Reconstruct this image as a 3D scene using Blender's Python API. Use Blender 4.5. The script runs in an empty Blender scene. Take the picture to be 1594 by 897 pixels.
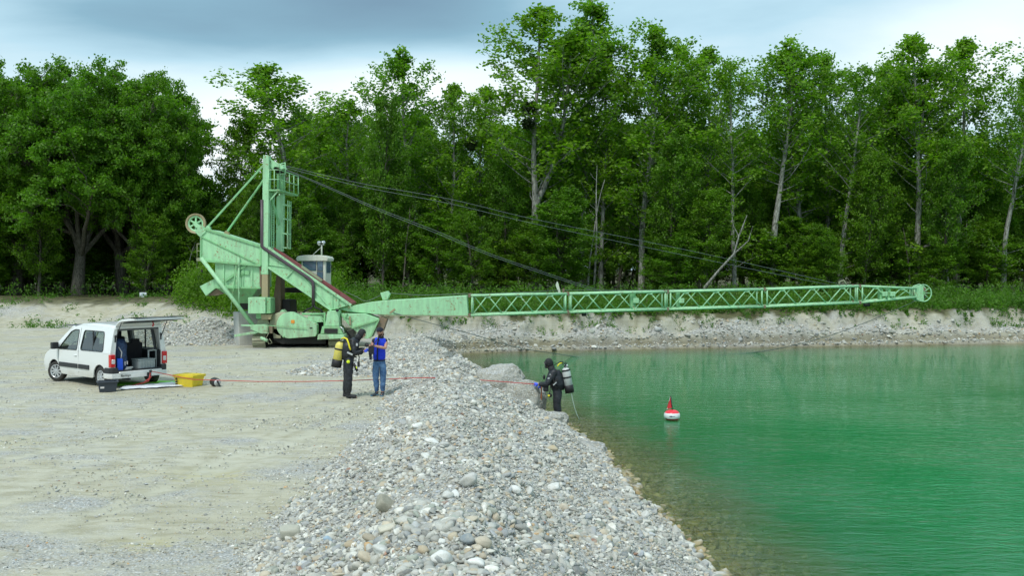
import bpy, bmesh, math, random
import numpy as np
from mathutils import Vector, Matrix, Euler

random.seed(7)
rng = np.random.default_rng(11)
PI = math.pi
R = math.radians

# ------------------------------------------------------------------ camera, sky, sun, exposure
scene = bpy.context.scene
COL = scene.collection
FPX, PW, PH = 1500.0, 1594.0, 897.0          # focal length and picture size in photograph pixels
CAMZ = 4.0                                    # eye height above the water (z = 0)
PITCH = math.atan((448.5 - 418.0) / FPX)
cam_d = bpy.data.cameras.new('camera')
cam_d.sensor_width = 36.0
cam_d.lens = 36.0 * FPX / PW
cam_d.clip_start = 0.1
cam_d.clip_end = 4000
cam = bpy.data.objects.new('camera', cam_d)
COL.objects.link(cam)
cam.location = (0, 0, CAMZ)
cam.rotation_euler = (PI / 2 - PITCH, 0, 0)
scene.camera = cam


def P(px, py, Y):
    """World point seen at photograph pixel (px, py) at distance Y in front of the eye."""
    dx, dy = (px - PW / 2) / FPX, (PH / 2 - py) / FPX
    d = Vector((dx, math.cos(PITCH) + dy * math.sin(PITCH), dy * math.cos(PITCH) - math.sin(PITCH)))
    return Vector((0, 0, CAMZ)) + d * (Y / d.y)


SUN_EL, SUN_AZ = R(56), R(205)               # azimuth clockwise from +Y: behind and left of the camera
scene.view_settings.view_transform = 'Standard'
scene.view_settings.look = 'None'
scene.view_settings.gamma = 1
scene.view_settings.exposure = 0.68
scene.render.film_transparent = False
scene.cycles.max_bounces = 6
scene.cycles.diffuse_bounces = 3
scene.cycles.glossy_bounces = 3
scene.cycles.transmission_bounces = 6
scene.cycles.transparent_max_bounces = 12
scene.cycles.caustics_reflective = False
scene.cycles.caustics_refractive = False
scene.cycles.use_denoising = True
scene.cycles.use_adaptive_sampling = True
scene.cycles.adaptive_threshold = 0.02

sun_d = bpy.data.lights.new('sun', 'SUN')
sun_d.energy = 1.5
sun_d.angle = R(12)
sun_d.color = (1.0, 0.97, 0.92)
sun = bpy.data.objects.new('sun', sun_d)
COL.objects.link(sun)
sdir = Vector((math.sin(SUN_AZ) * math.cos(SUN_EL), math.cos(SUN_AZ) * math.cos(SUN_EL), math.sin(SUN_EL)))
sun.rotation_euler = sdir.to_track_quat('Z', 'Y').to_euler()


class NT:
    """Small helper for node trees."""
    def __init__(s, tree):
        s.t = tree
        s.n = tree.nodes
        s.l = tree.links

    def new(s, typ, ins=None, **props):
        nd = s.n.new(typ)
        for k, v in props.items():
            setattr(nd, k, v)
        if ins:
            for k, v in ins.items():
                s.set(nd, k, v)
        return nd

    def set(s, nd, k, v):
        sock = nd.inputs[k]
        if hasattr(v, 'is_linked') or isinstance(v, bpy.types.NodeSocket):
            s.l.new(v, sock)
        elif isinstance(v, bpy.types.Node):
            s.l.new(v.outputs[0], sock)
        else:
            sock.default_value = v

    def noise(s, vec, scale, detail=4, rough=0.55, dist=0.0):
        nd = s.new('ShaderNodeTexNoise', {'Scale': scale, 'Detail': detail, 'Roughness': rough, 'Distortion': dist})
        if vec is not None:
            s.set(nd, 'Vector', vec)
        return nd.outputs['Fac']

    def ramp(s, fac, stops, interp='LINEAR'):
        nd = s.new('ShaderNodeValToRGB')
        cr = nd.color_ramp
        cr.interpolation = interp
        while len(cr.elements) < len(stops):
            cr.elements.new(0.5)
        for e, (p, c) in zip(cr.elements, stops):
            e.position = p
            e.color = (*c, 1) if not isinstance(c, (int, float)) else (c, c, c, 1)
        s.set(nd, 'Fac', fac)
        return nd.outputs['Color']

    def mix(s, fac, a, b, blend='MIX'):
        nd = s.new('ShaderNodeMix', data_type='RGBA', blend_type=blend)
        for i, v in ((0, fac), (6, a), (7, b)):
            if isinstance(v, tuple) and len(v) == 3:
                v = (*v, 1)
            if isinstance(v, bpy.types.NodeSocket):
                s.l.new(v, nd.inputs[i])
            else:
                nd.inputs[i].default_value = v
        return nd.outputs[2]

    def math(s, op, a, b=None, c=None, clamp=False):
        nd = s.new('ShaderNodeMath', operation=op, use_clamp=clamp)
        for i, v in enumerate((a, b, c)):
            if v is not None:
                s.set(nd, i, v)
        return nd.outputs[0]

    def mapping(s, vec, scale=(1, 1, 1), rot=(0, 0, 0), loc=(0, 0, 0)):
        return s.new('ShaderNodeMapping', {'Vector': vec, 'Scale': scale, 'Rotation': rot, 'Location': loc}).outputs[0]

    def bump(s, height, strength=0.5, dist=0.02, normal=None):
        nd = s.new('ShaderNodeBump', {'Height': height, 'Strength': strength, 'Distance': dist})
        if normal is not None:
            s.set(nd, 'Normal', normal)
        return nd.outputs[0]


# world: a Nishita sky almost wholly covered by soft grey-blue and white cloud
world = bpy.data.worlds.new('World')
scene.world = world
world.use_nodes = True
w = NT(world.node_tree)
w.n.clear()
sky = w.new('ShaderNodeTexSky', sky_type='NISHITA', sun_disc=False, sun_elevation=SUN_EL, sun_rotation=SUN_AZ,
            air_density=1.0, dust_density=1.5, ozone_density=1.0)
bg_sky = w.new('ShaderNodeBackground', {'Color': sky.outputs[0], 'Strength': 0.1})
tc = w.new('ShaderNodeTexCoord').outputs['Generated']
sep = w.new('ShaderNodeSeparateXYZ', {'Vector': tc})
# clouds lie in a flat layer: project the direction on a plane overhead
zz = w.math('MAXIMUM', w.math('ADD', sep.outputs[2], 0.10), 0.02)
u = w.math('DIVIDE', sep.outputs[0], zz)
v = w.math('DIVIDE', sep.outputs[1], zz)
uv = w.new('ShaderNodeCombineXYZ', {'X': u, 'Y': v}).outputs[0]
n1 = w.noise(w.mapping(uv, (0.42, 0.55, 1), (0, 0, 0.15), (3.1, 0.4, 0)), 1.0, 5, 0.5, 0.25)
n2 = w.noise(w.mapping(uv, (1.1, 1.3, 1), (0, 0, 0.5), (0.2, 5.4, 2)), 1.0, 6, 0.55, 0.3)


def lobe(az, el, raz, rel):
    """soft patch of sky round a direction (degrees), as a real cloud bank in the sky"""
    a = w.math('ARCTAN2', sep.outputs[0], sep.outputs[1])
    e = w.math('ARCSINE', sep.outputs[2])
    da = w.math('DIVIDE', w.math('SUBTRACT', a, R(az)), R(raz))
    de = w.math('DIVIDE', w.math('SUBTRACT', e, R(el)), R(rel))
    q = w.math('ADD', w.math('MULTIPLY', da, da), w.math('MULTIPLY', de, de))
    return w.math('POWER', 2.718, w.math('MULTIPLY', q, -1.0))


dark = lobe(-18, 14.0, 12, 3.6)
dark2 = lobe(-5, 15.6, 8, 2.8)
dark3 = lobe(8, 14.0, 12, 1.6)
bright = lobe(-16, 7.8, 8, 3.0)
bright3 = lobe(-5, 10.4, 8, 2.4)
bright2 = lobe(26, 11.5, 6, 3)
val = w.math('ADD', w.math('MULTIPLY', n1, 0.46), w.math('MULTIPLY', n2, 0.30))
val = w.math('ADD', val, 0.17)
for lb, k in ((dark, -0.23), (dark2, -0.20), (dark3, -0.06), (bright, 0.36), (bright3, 0.28), (bright2, 0.22)):
    val = w.math('ADD', val, w.math('MULTIPLY', lb, k))
ccol = w.ramp(val, [(0.18, (0.16, 0.27, 0.36)), (0.36, (0.22, 0.39, 0.49)), (0.52, (0.42, 0.62, 0.72)),
                    (0.68, (0.70, 0.83, 0.86)), (0.85, (0.86, 0.92, 0.93))])
bg_cloud = w.new('ShaderNodeBackground', {'Color': ccol, 'Strength': 0.80})
mixw = w.new('ShaderNodeMixShader', {0: 0.92, 1: bg_sky, 2: bg_cloud})
w.new('ShaderNodeOutputWorld', {'Surface': mixw})


# ------------------------------------------------------------------ general helpers
def link(o, parent=None):
    COL.objects.link(o)
    if parent is not None:
        o.parent = parent
    return o


def tag(o, label=None, cat=None, group=None, kind=None):
    if label: o['label'] = label
    if cat: o['category'] = cat
    if group: o['group'] = group
    if kind: o['kind'] = kind
    return o


def empty(name, loc=(0, 0, 0), rz=0.0, label=None, cat=None, group=None):
    o = bpy.data.objects.new(name, None)
    COL.objects.link(o)
    o.location = loc
    o.rotation_euler = (0, 0, rz)
    o.empty_display_size = 0.2
    return tag(o, label, cat, group)


def mat(name, color=(0.5, 0.5, 0.5), rough=0.6, metal=0.0, spec=0.5, build=None, coat=0.0):
    m = bpy.data.materials.new(name)
    m.use_nodes = True
    t = NT(m.node_tree)
    bsdf = t.n['Principled BSDF']
    bsdf.inputs['Base Color'].default_value = (*color, 1)
    bsdf.inputs['Roughness'].default_value = rough
    bsdf.inputs['Metallic'].default_value = metal
    bsdf.inputs['Specular IOR Level'].default_value = spec
    bsdf.inputs['Coat Weight'].default_value = coat
    if build:
        build(t, bsdf)
    return m


def objc(t):
    return t.new('ShaderNodeTexCoord').outputs['Object']


def worldpos(t):
    return t.new('ShaderNodeNewGeometry').outputs['Position']


def mesh_np(name, verts, faces, material=None, smooth=False, parent=None, fcol=None):
    """verts (n,3), faces (m,k) arrays -> one mesh object; fcol: per-face colour attribute"""
    verts = np.ascontiguousarray(verts, dtype=np.float32)
    faces = np.ascontiguousarray(faces, dtype=np.int32)
    me = bpy.data.meshes.new(name)
    m, k = faces.shape
    me.vertices.add(len(verts))
    me.vertices.foreach_set('co', verts.ravel())
    me.loops.add(m * k)
    me.loops.foreach_set('vertex_index', faces.ravel())
    me.polygons.add(m)
    me.polygons.foreach_set('loop_start', np.arange(0, m * k, k, dtype=np.int32))
    if smooth:
        me.polygons.foreach_set('use_smooth', np.ones(m, dtype=bool))
    me.update(calc_edges=True)
    if fcol is not None:
        a = me.attributes.new('tint', 'FLOAT', 'FACE')
        a.data.foreach_set('value', np.ascontiguousarray(fcol, dtype=np.float32))
    if material is not None:
        me.materials.append(material)
    o = bpy.data.objects.new(name, me)
    link(o, parent)
    return o


# --- numpy gradient noise
_perm = np.random.default_rng(5).permutation(256)
_perm = np.concatenate([_perm, _perm, _perm])
_gx = np.cos(np.arange(256) * 2.399963)
_gy = np.sin(np.arange(256) * 2.399963)


def perlin(x, y):
    xi, yi = np.floor(x).astype(int), np.floor(y).astype(int)
    xf, yf = x - xi, y - yi
    xi &= 255
    yi &= 255
    ux, uy = xf ** 3 * (xf * (xf * 6 - 15) + 10), yf ** 3 * (yf * (yf * 6 - 15) + 10)

    def g(ix, iy, dx, dy):
        h = _perm[_perm[ix & 255] + (iy & 255)]
        return _gx[h] * dx + _gy[h] * dy
    a = g(xi, yi, xf, yf); b = g(xi + 1, yi, xf - 1, yf)
    c = g(xi, yi + 1, xf, yf - 1); d = g(xi + 1, yi + 1, xf - 1, yf - 1)
    return (a + (b - a) * ux) * (1 - uy) + (c + (d - c) * ux) * uy


def fbm(x, y, scale, octv=4, gain=0.5, seed=0.0):
    s = 0; amp = 1.0
    x = x / scale + seed * 17.3; y = y / scale + seed * 9.7
    for _ in range(octv):
        s = s + perlin(x, y) * amp
        x = x * 2.03 + 5.1; y = y * 2.03 + 1.7; amp *= gain
    return s


def sstep(a, b, x):
    t = np.clip((x - a) / (b - a), 0, 1)
    return t * t * (3 - 2 * t)
# ------------------------------------------------------------------ terrain
# shore of the gravel-pit lake (z = 0): lake polygon, land lies outside
LAKE = np.array([(3.6, -60), (3.3, -5), (2.95, 6), (2.72, 10), (2.6, 12.5), (2.46, 14.6), (2.12, 17.5), (1.96, 20.5), (1.32, 24.2), (1.02, 25.7),
                 (0.62, 27.5), (0.15, 30), (-0.6, 34), (-1.6, 38), (-2.7, 41), (-3.2, 43.2), (-2.0, 45.3), (0.5, 46.3), (3.2, 46.9), (8, 47.9), (13.1, 48.8),
                 (20, 50.2), (27, 51.3), (45, 54.5), (90, 62), (200, 60), (200, -60)], float)


def lake_sd(x, y):
    """signed distance to the shore, + on land"""
    d = np.full(x.shape, 1e9)
    inside = np.zeros(x.shape, bool)
    n = len(LAKE)
    for i in range(n):
        ax, ay = LAKE[i]; bx, by = LAKE[(i + 1) % n]
        ex, ey = bx - ax, by - ay
        t = np.clip(((x - ax) * ex + (y - ay) * ey) / (ex * ex + ey * ey), 0, 1)
        d = np.minimum(d, np.hypot(x - ax - t * ex, y - ay - t * ey))
        c = ((ay > y) != (by > y)) & (x < (bx - ax) * (y - ay) / (by - ay + 1e-12) + ax)
        inside ^= c
    return np.where(inside, -d, d)


# y, left foot x, crest x, crest z
RIDGE = np.array([(-20, -4.0, -0.3, 2.3), (0, -3.3, -0.2, 2.25), (4, -3.1, -0.3, 2.1), (7, -2.9, -0.45, 1.86), (10.6, -2.95, -0.8, 1.66),
                  (13.4, -3.1, -0.95, 1.56), (17, -2.95, -1.2, 1.45), (21, -2.8, -1.4, 1.33), (25, -3.1, -1.55, 1.22), (28, -3.5, -1.62, 1.20),
                  (30.5, -3.3, -1.62, 1.10), (32.5, -3.2, -1.9, 0.80), (35, -3.4, -2.3, 0.55), (39, -3.8, -2.9, 0.45)], float)
BANK = np.array([(-120, 66), (-60, 60), (-32, 57.5), (-24, 56.5), (-17, 54.5), (-12, 50.5), (-8, 47.4), (-5, 46.6), (-2, 47.6), (3.2, 48.7), (13.1, 50.6),
                 (20, 52.0), (27, 53.2), (45, 56.5), (90, 64), (200, 80)], float)
# gravel heaps: x, y, top z, radius x, radius y, turn
PILES = [(-4.85, 31.8, 1.05, 2.5, 1.8, 0.0), (-4.0, 41.4, 1.15, 2.2, 4.0, -0.1), (-3.8, 35.0, 0.85, 1.6, 2.2, 0.0),
         (-14.0, 44.3, 1.74, 2.7, 2.2, 0.0), (-15.9, 44.4, 1.55, 2.4, 2.0, 0.0)]
CLODS = []
_C = [(-0.42, 26.9, 0.62, 0.62, 0.40, 1.12), (0.22, 25.6, 0.60, 0.75, 0.55, 0.70), (0.75, 24.6, 0.72, 0.6, 0.3, 0.36), (1.2, 20.6, 0.7, 0.6, 0.3, 0.52)]   # compacted lumps: x, y, rx, ry, -, top z


def terrain(x, y, parts=False):
    sd = lake_sd(x, y)
    wob = fbm(x, y, 1.6, 3, seed=1) * 0.35
    sdw = sd + wob * 0.35
    # plateau and plain
    by = np.interp(x, BANK[:, 0], BANK[:, 1]) + fbm(x, y * 0 + 3, 3.0, 4, 0.6, seed=2) * 0.9 + fbm(x, y, 1.2, 4, 0.6, seed=12) * 0.5
    # lower plain by the lake side is the slumped toe of the bank
    lowr = np.where(x > -4, 0.42, 0.6)
    lowr = 0.6 - 0.15 * sstep(-6, -1, x) * sstep(42, 45, y)
    plain = lowr + fbm(x, y, 7, 3, seed=3) * 0.06 + fbm(x, y, 1.1, 3, seed=4) * 0.022
    plat = 1.74 + 0.22 * sstep(-8, -20, x) + 0.35 * sstep(56, 66, y) * sstep(-17, -9, x) + fbm(x, y, 5, 3, seed=5) * 0.15
    left = sstep(-12, -17, x)
    wdt = 0.75 + 2.6 * left
    cut = sstep(by - wdt, by + wdt * 0.55, y)
    # talus in front of the steep face
    tal = sstep(by - 2.6, by - 0.1, y) * 0.75 * (0.6 + 1.3 * np.clip(fbm(x, y * 0.3, 3.2, 3, seed=6), -0.4, 1)) * (1 - left)
    h = plain + (plat - plain) * cut
    h = np.maximum(h, plain + tal * (1 - cut) + 0 * h)
    h = h - 0.12 * left * sstep(by - 6, by - 4.2, y) * (1 - sstep(by - 4.0, by - 3, y)) + 0.25 * left * sstep(by - 9, by - 5.5, y)
    # ruts / drag marks on the plain
    # heaps
    pile = np.zeros_like(h)
    for (cx, cy, tz, rx, ry, an) in PILES:
        dx, dy = x - cx, y - cy
        ca, sa = math.cos(an), math.sin(an)
        ex, ey = (dx * ca + dy * sa) / rx, (-dx * sa + dy * ca) / ry
        q = np.sqrt(ex * ex + ey * ey + 0.015) + fbm(x, y, 0.9, 3, seed=7) * 0.10
        hh = 0.6 + (tz - 0.6) * 1.12 * np.clip(1 - q, 0, 1)
        pile = np.maximum(pile, np.where(q < 1, hh, 0))
    h2 = np.maximum(h, pile)
    ispile = (pile > h + 0.01)
    # trench of darker sand to the right of the heap
    tr = np.exp(-(((x + 2.9 + (y - 33) * 0.16) / 0.38) ** 2) - ((y - 33.3) / 2.8) ** 2)
    h2 = h2 - 0.33 * tr
    # ridge
    xl = np.interp(y, RIDGE[:, 0], RIDGE[:, 1]) + fbm(y, y * 0 + 1.5, 1.3, 3, seed=8) * 0.35
    xc = np.interp(y, RIDGE[:, 0], RIDGE[:, 2]) + fbm(y, y * 0 + 4.5, 3.0, 2, seed=9) * 0.18
    zc = np.interp(y, RIDGE[:, 0], RIDGE[:, 3])
    tl = np.clip((x - xl) / (xc - xl), -0.5, 1)
    hl = 0.6 + (zc - 0.6) * (1.12 * tl)
    dr = x - xc
    dtot = dr + np.maximum(sdw, -0.5)
    tr_ = np.clip(dr / np.maximum(dtot, 0.3), 0, 1.2)
    hr = zc * (1.12 * (1 - tr_) * 0.9 + 0.0)
    hr = zc * 1.1 * (1 - tr_) ** 0.92
    hri = np.where(x < xc, hl, hr)
    # round the crest
    k = 0.12
    hri = np.minimum(hri, zc + 0.02 * fbm(x, y, 0.6, 2, seed=10))
    hri = hri + 0.04 * np.exp(-((x - xc) / 0.35) ** 2)
    rfade = 1 - sstep(37, 41, y)
    onr = (x > xl - 0.3) & (y < 41)
    hri = hri + (fbm(x, y, 1.3, 4, 0.55, seed=13) * 0.20 + fbm(x, y, 0.35, 3, seed=14) * 0.06) * sstep(0, 0.35, tl) * sstep(-0.1, 0.6, sd)
    hh = np.where(onr, np.maximum(hri * rfade, np.where(x > xc - 0.05, 0, h2)), h2)
    hh = np.where((x > xc) & (y > 30), np.maximum(hh, np.where(pile > 0, h2, 0)), hh)
    isridge = onr & (hri * rfade >= h2 - 0.005) & (y < 40)
    isridge |= onr & (x > xc)
    # compacted lumps near the water
    clod = np.zeros_like(h)
    for (cx, cy, rx, ry, _, tz) in CLODS:
        q2 = ((x - cx) / rx) ** 2 + ((y - cy) / ry) ** 2
        q2 = q2 + fbm(x, y, 0.4, 2, seed=15) * 0.25
        c = tz * np.clip(1 - q2 ** 1.6, 0, 1) ** 0.30 - 0.0
        clod = np.maximum(clod, c)
    isclod = clod > hh + 0.02
    hh = np.maximum(hh, clod)
    # small twin peaks at the far end of the crest
    for (cx, cy, rx, tz) in ((-2.3, 33.2, 0.42, 1.00), (-1.75, 31.4, 0.40, 1.20), (-1.2, 30.0, 0.45, 0.95)):
        q = np.hypot((x - cx) / rx, (y - cy) / (rx * 1.2))
        hh = np.maximum(hh, np.where(q < 1, tz - 0.5 * q ** 1.4, -9))
    # shore and lake bed
    shore = np.clip(sdw, -50, 50)
    lim = np.where(y > 40, 0.08 + np.clip(shore, 0, 9) * 0.55 + 0.42 * sstep(0.25, 0.5, shore), 0.02 + np.clip(shore, 0, 9) * 1.2)
    hland = np.minimum(hh, lim)
    bed = np.maximum(shore * 0.25 - 0.02, -3.5) + fbm(x, y, 0.8, 3, seed=16) * 0.05
    out = np.where(shore > 0, hland, np.minimum(bed, -0.01))
    rough = fbm(x, y, 0.16, 2, seed=17) * 0.012
    out = out + rough
    out = out + 0.0
    if parts:
        return out, dict(sd=sd, cut=cut, left=left, isridge=isridge & (sd > -0.3), ispile=ispile & (sd > 0), by=by, isclod=isclod, trench=tr, tal=tal)
    return out


def ground_z(x, y):
    return float(terrain(np.array([float(x)]), np.array([float(y)]))[0])


def axis(segs):
    out = [segs[0][0]]
    for a, b, st0, st1 in segs:
        p = a
        n = max(2, int(round((b - a) / ((st0 + st1) / 2))))
        t = np.linspace(0, 1, n + 1)[1:]
        s = np.interp(t, [0, 1], [st0, st1])
        c = np.cumsum(s); c = c / c[-1]
        out.extend(list(a + (b - a) * c))
    return np.array(out)


gxs = axis([(-700, -90, 80, 8), (-90, -32, 8, 0.5), (-32, -10, 0.3, 0.16), (-10, 4, 0.075, 0.075), (4, 30, 0.2, 0.3), (30, 90, 0.6, 8), (90, 700, 10, 80)])
gys = axis([(-300, -6, 60, 2), (-6, 5, 1, 0.1), (5, 33, 0.075, 0.085), (33, 47, 0.11, 0.13), (47, 60, 0.14, 0.2), (60, 110, 0.6, 5), (110, 900, 10, 90)])
GX, GY = np.meshgrid(gxs, gys, indexing='ij')
HZ, PT = terrain(GX, GY, True)
nx, ny = GX.shape
verts = np.stack([GX, GY, HZ], -1).reshape(-1, 3)
idx = np.arange(nx * ny).reshape(nx, ny)
quads = np.stack([idx[:-1, :-1], idx[1:, :-1], idx[1:, 1:], idx[:-1, 1:]], -1).reshape(-1, 4)
# vertex masks for the material
sd_ = PT['sd'].ravel()
a_grav = np.clip(np.maximum.reduce([PT['isridge'].astype(float), PT['ispile'] * 0.9, np.clip(PT['tal'], 0, 1) * 1.8 * (1 - PT['cut'])]), 0, 1)
a_grav = np.where(PT['isclod'], 0.35, a_grav).ravel()
a_grav = np.maximum(a_grav, 0.55 * np.clip(fbm(GX, GY * 1.8, 3.5, 4, 0.6, seed=21) * 1.5 + 0.15, 0, 1).ravel())
a_grav = np.where(PT['trench'].ravel() > 0.3, 0.1, a_grav)
# wheel tracks sweeping from the people towards the lower left corner
vx_, vy_ = verts[:, 0], verts[:, 1]
track = np.zeros(len(verts))
for (c0, c1, c2, wd) in ((-3.6, 0, 0.016, 0.24), (-5.3, 0, 0.016, 0.24), (-7.4, 0, 0.030, 0.20), (-9.0, 0, 0.030, 0.20), (-4.3, 0, 0.002, 0.18)):
    q = 24 - vy_
    xt = c0 - q * c1 * 0 - (q * 0.12 + q * q * c2 * 0.55) + np.sin(q * 0.3) * 0.1 + fbm(GX, GY, 1.6, 3, seed=51).ravel() * 0.22
    track = np.maximum(track, np.exp(-((vx_ - xt) / wd) ** 2) * sstep(-6, 0, q))
track = track * sstep(-0.35, 0.35, fbm(GX, GY, 3.2, 3, seed=52).ravel() + 0.08)
verts[:, 2] -= 0.03 * track * (a_grav < 0.8)
edge_ = np.clip(fbm(GX, GY * 1.5, 1.1, 3, seed=25).ravel(), -1, 1)
a_grav = np.clip(np.where(a_grav < 0.85, (a_grav * 0.8 + 0.16 + 0.30 * edge_ * (vy_ < 40)) * (1 - 0.85 * track), a_grav), 0, 1)
a_stain = np.exp(-(((vx_ + 5.0) / 0.75) ** 2 + ((vy_ - 15.7) / 0.55) ** 2)) + 0.9 * np.exp(-(((vx_ + 4.45) / 0.55) ** 2 + ((vy_ - 11.8) / 0.28) ** 2)) + 0.5 * np.exp(-(((vx_ + 9.4) / 1.2) ** 2 + ((vy_ - 18.8) / 0.5) ** 2))
a_stain = np.clip(a_stain * 1.5, 0, 1)
a_wet = (sstep(0.16, 0.02, verts[:, 2]) * 0.9 + 0.55 * sstep(0.2, 0.6, PT['trench'].ravel()))
a_wet = np.maximum(a_wet, 0.75 * (sstep(0.12, 0.2, verts[:, 2]) * sstep(0.62, 0.4, verts[:, 2])) * (verts[:, 1] > 43) * (sd_ > 0) * (sd_ < 1.1))
a_soil = np.clip((PT['cut'] * sstep(0.3, 0.9, GY - PT['by'] + 0.4 + fbm(GX, GY, 0.8, 2, seed=22) * 0.8)).ravel(), 0, 1)
a_soil = np.maximum(a_soil, sstep(61, 64, verts[:, 1]))


def ground_build(t, b):
    pos = worldpos(t)
    at = lambda n: t.new('ShaderNodeAttribute', attribute_name=n).outputs['Fac']
    grav, wet, soil = at('gravel'), at('wet'), at('soil')
    big = t.noise(pos, 0.35, 5, 0.6)
    med = t.noise(t.mapping(pos, (1, 2.2, 1)), 1.7, 6, 0.65)
    fine = t.noise(pos, 22, 5, 0.7)
    sand = t.ramp(big, [(0.3, (0.44, 0.415, 0.30)), (0.5, (0.52, 0.50, 0.38)), (0.7, (0.545, 0.54, 0.45))])
    sand = t.mix(t.ramp(med, [(0.38, 1.0), (0.56, 0.0)]), sand, (0.37, 0.35, 0.24))
    sand = t.mix(t.math('MULTIPLY', fine, 0.5), sand, (0.36, 0.34, 0.28))
    # stones of two sizes
    v1 = t.new('ShaderNodeTexVoronoi', {'Vector': t.mapping(pos, (1, 1, 1)), 'Scale': 24.0, 'Randomness': 1.0})
    v2 = t.new('ShaderNodeTexVoronoi', {'Vector': pos, 'Scale': 55.0, 'Randomness': 1.0})
    bw1 = t.new('ShaderNodeSeparateColor', {'Color': v1.outputs['Color']}).outputs[0]
    bw2 = t.new('ShaderNodeSeparateColor', {'Color': v2.outputs['Color']}).outputs[1]
    st = [(0.0, (0.26, 0.27, 0.26)), (0.3, (0.45, 0.46, 0.44)), (0.55, (0.56, 0.57, 0.55)), (0.75, (0.48, 0.42, 0.32)), (0.85, (0.30, 0.34, 0.37)), (1.0, (0.80, 0.80, 0.78))]
    c1 = t.mix(t.ramp(v1.outputs['Distance'], [(0.35, 0.0), (0.75, 0.8)]), t.ramp(bw1, st), (0.24, 0.23, 0.20))
    c2 = t.mix(t.ramp(v2.outputs['Distance'], [(0.35, 0.0), (0.8, 0.7)]), t.ramp(bw2, st), (0.28, 0.27, 0.23))
    stones = t.mix(t.ramp(t.noise(pos, 3.0, 3), [(0.42, 0.0), (0.6, 1.0)]), c2, c1)
    patch = t.ramp(t.math('ADD', t.math('MULTIPLY', t.noise(pos, 5.0, 5, 0.7), 0.5), t.math('MULTIPLY', grav, 0.62)), [(0.36, 0.0), (0.62, 1.0)])
    speck = t.ramp(v2.outputs['Distance'], [(0.15, 1.0), (0.4, 0.0)])
    sand = t.mix(t.math('MULTIPLY', t.math('MULTIPLY', speck, t.ramp(bw2, [(0.45, 0.0), (0.6, 1.0)])), 0.75), sand, c2)
    col = t.mix(patch, sand, stones)
    ruts = t.noise(t.mapping(pos, (1.0, 4.0, 1), (0, 0, R(-35))), 1.6, 6, 0.7)
    col = t.mix(t.ramp(ruts, [(0.34, 0.55), (0.46, 0.0)]), col, t.mix(1.0, col, (0.66, 0.62, 0.52), 'MULTIPLY'))
    # strata and stains on steep faces
    geo = t.new('ShaderNodeNewGeometry')
    nz = t.new('ShaderNodeSeparateXYZ', {'Vector': geo.outputs['Normal']}).outputs[2]
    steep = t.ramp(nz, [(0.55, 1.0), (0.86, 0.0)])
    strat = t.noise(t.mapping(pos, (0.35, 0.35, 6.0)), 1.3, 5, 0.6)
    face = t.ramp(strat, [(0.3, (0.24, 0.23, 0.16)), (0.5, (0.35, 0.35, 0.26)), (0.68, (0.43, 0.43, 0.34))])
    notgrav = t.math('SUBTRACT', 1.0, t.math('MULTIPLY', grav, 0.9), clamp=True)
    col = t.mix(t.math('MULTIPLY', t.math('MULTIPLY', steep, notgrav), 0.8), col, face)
    wetc = t.mix(1.0, col, (0.42, 0.38, 0.30), 'MULTIPLY')
    col = t.mix(wet, col, wetc)
    soilc = t.ramp(t.noise(pos, 2.0, 4), [(0.35, (0.05, 0.05, 0.025)), (0.6, (0.12, 0.12, 0.06))])
    col = t.mix(soil, col, soilc)
    col = t.mix(t.math('MULTIPLY', at('stain'), t.ramp(t.noise(t.mapping(pos, (1, 2.5, 1)), 3.0, 4, 0.7), [(0.42, 0.0), (0.58, 1.0)])), col, (0.43, 0.40, 0.25))
    # lake bed: stones under algae
    zc = t.new('ShaderNodeSeparateXYZ', {'Vector': pos}).outputs[2]
    under = t.ramp(zc, [(0.0, 1.0), (0.02, 0.0)])
    col = t.mix(t.ramp(t.math('ADD', zc, 0.5), [(0.44, 0.9), (0.5, 0.0)]), col, t.mix(1.0, col, (0.80, 0.70, 0.40), 'MULTIPLY'))
    trk = at('track')
    col = t.mix(t.ramp(trk, [(0.05, 0.0), (0.22, 0.22), (0.45, 0.0)]), col, (0.31, 0.30, 0.22))
    col = t.mix(t.math('MULTIPLY', t.ramp(trk, [(0.25, 0.0), (0.85, 0.40)]), t.ramp(t.noise(pos, 2.2, 4, 0.6), [(0.3, 0.4), (0.6, 1.0)])), col, (0.53, 0.53, 0.44))
    t.set(b, 'Base Color', col)
    b.inputs['Roughness'].default_value = 0.95
    b.inputs['Specular IOR Level'].default_value = 0.15
    hgt = t.math('ADD', t.math('MULTIPLY', fine, 0.5), t.math('MULTIPLY', t.math('SUBTRACT', 1.0, v1.outputs['Distance']), patch))
    hgt = t.math('ADD', hgt, t.math('MULTIPLY', med, 1.5))
    t.set(b, 'Normal', t.bump(hgt, 0.8, 0.025))


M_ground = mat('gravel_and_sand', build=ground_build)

fc_x = GX[:-1, :-1].ravel(); fc_y = GY[:-1, :-1].ravel()
fsd = PT['sd'][:-1, :-1].ravel()
fr = PT['isridge'][:-1, :-1].ravel(); fp = PT['ispile'][:-1, :-1].ravel()
fcut = (PT['by'] - GY)[:-1, :-1].ravel()
cls = np.zeros(len(quads), int)                       # 0 ground
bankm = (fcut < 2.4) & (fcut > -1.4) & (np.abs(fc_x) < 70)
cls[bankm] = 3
cls[fp] = 2
cls[fr & (fc_y < 38.5)] = 1
cls[fsd < -0.05] = 4
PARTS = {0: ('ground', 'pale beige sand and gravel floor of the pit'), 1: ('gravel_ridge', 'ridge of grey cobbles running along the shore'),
         3: ('bank', 'eroded sandy bank below the trees'), 4: ('lake_bed', 'brown stony bottom under the shallow water')}
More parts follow.
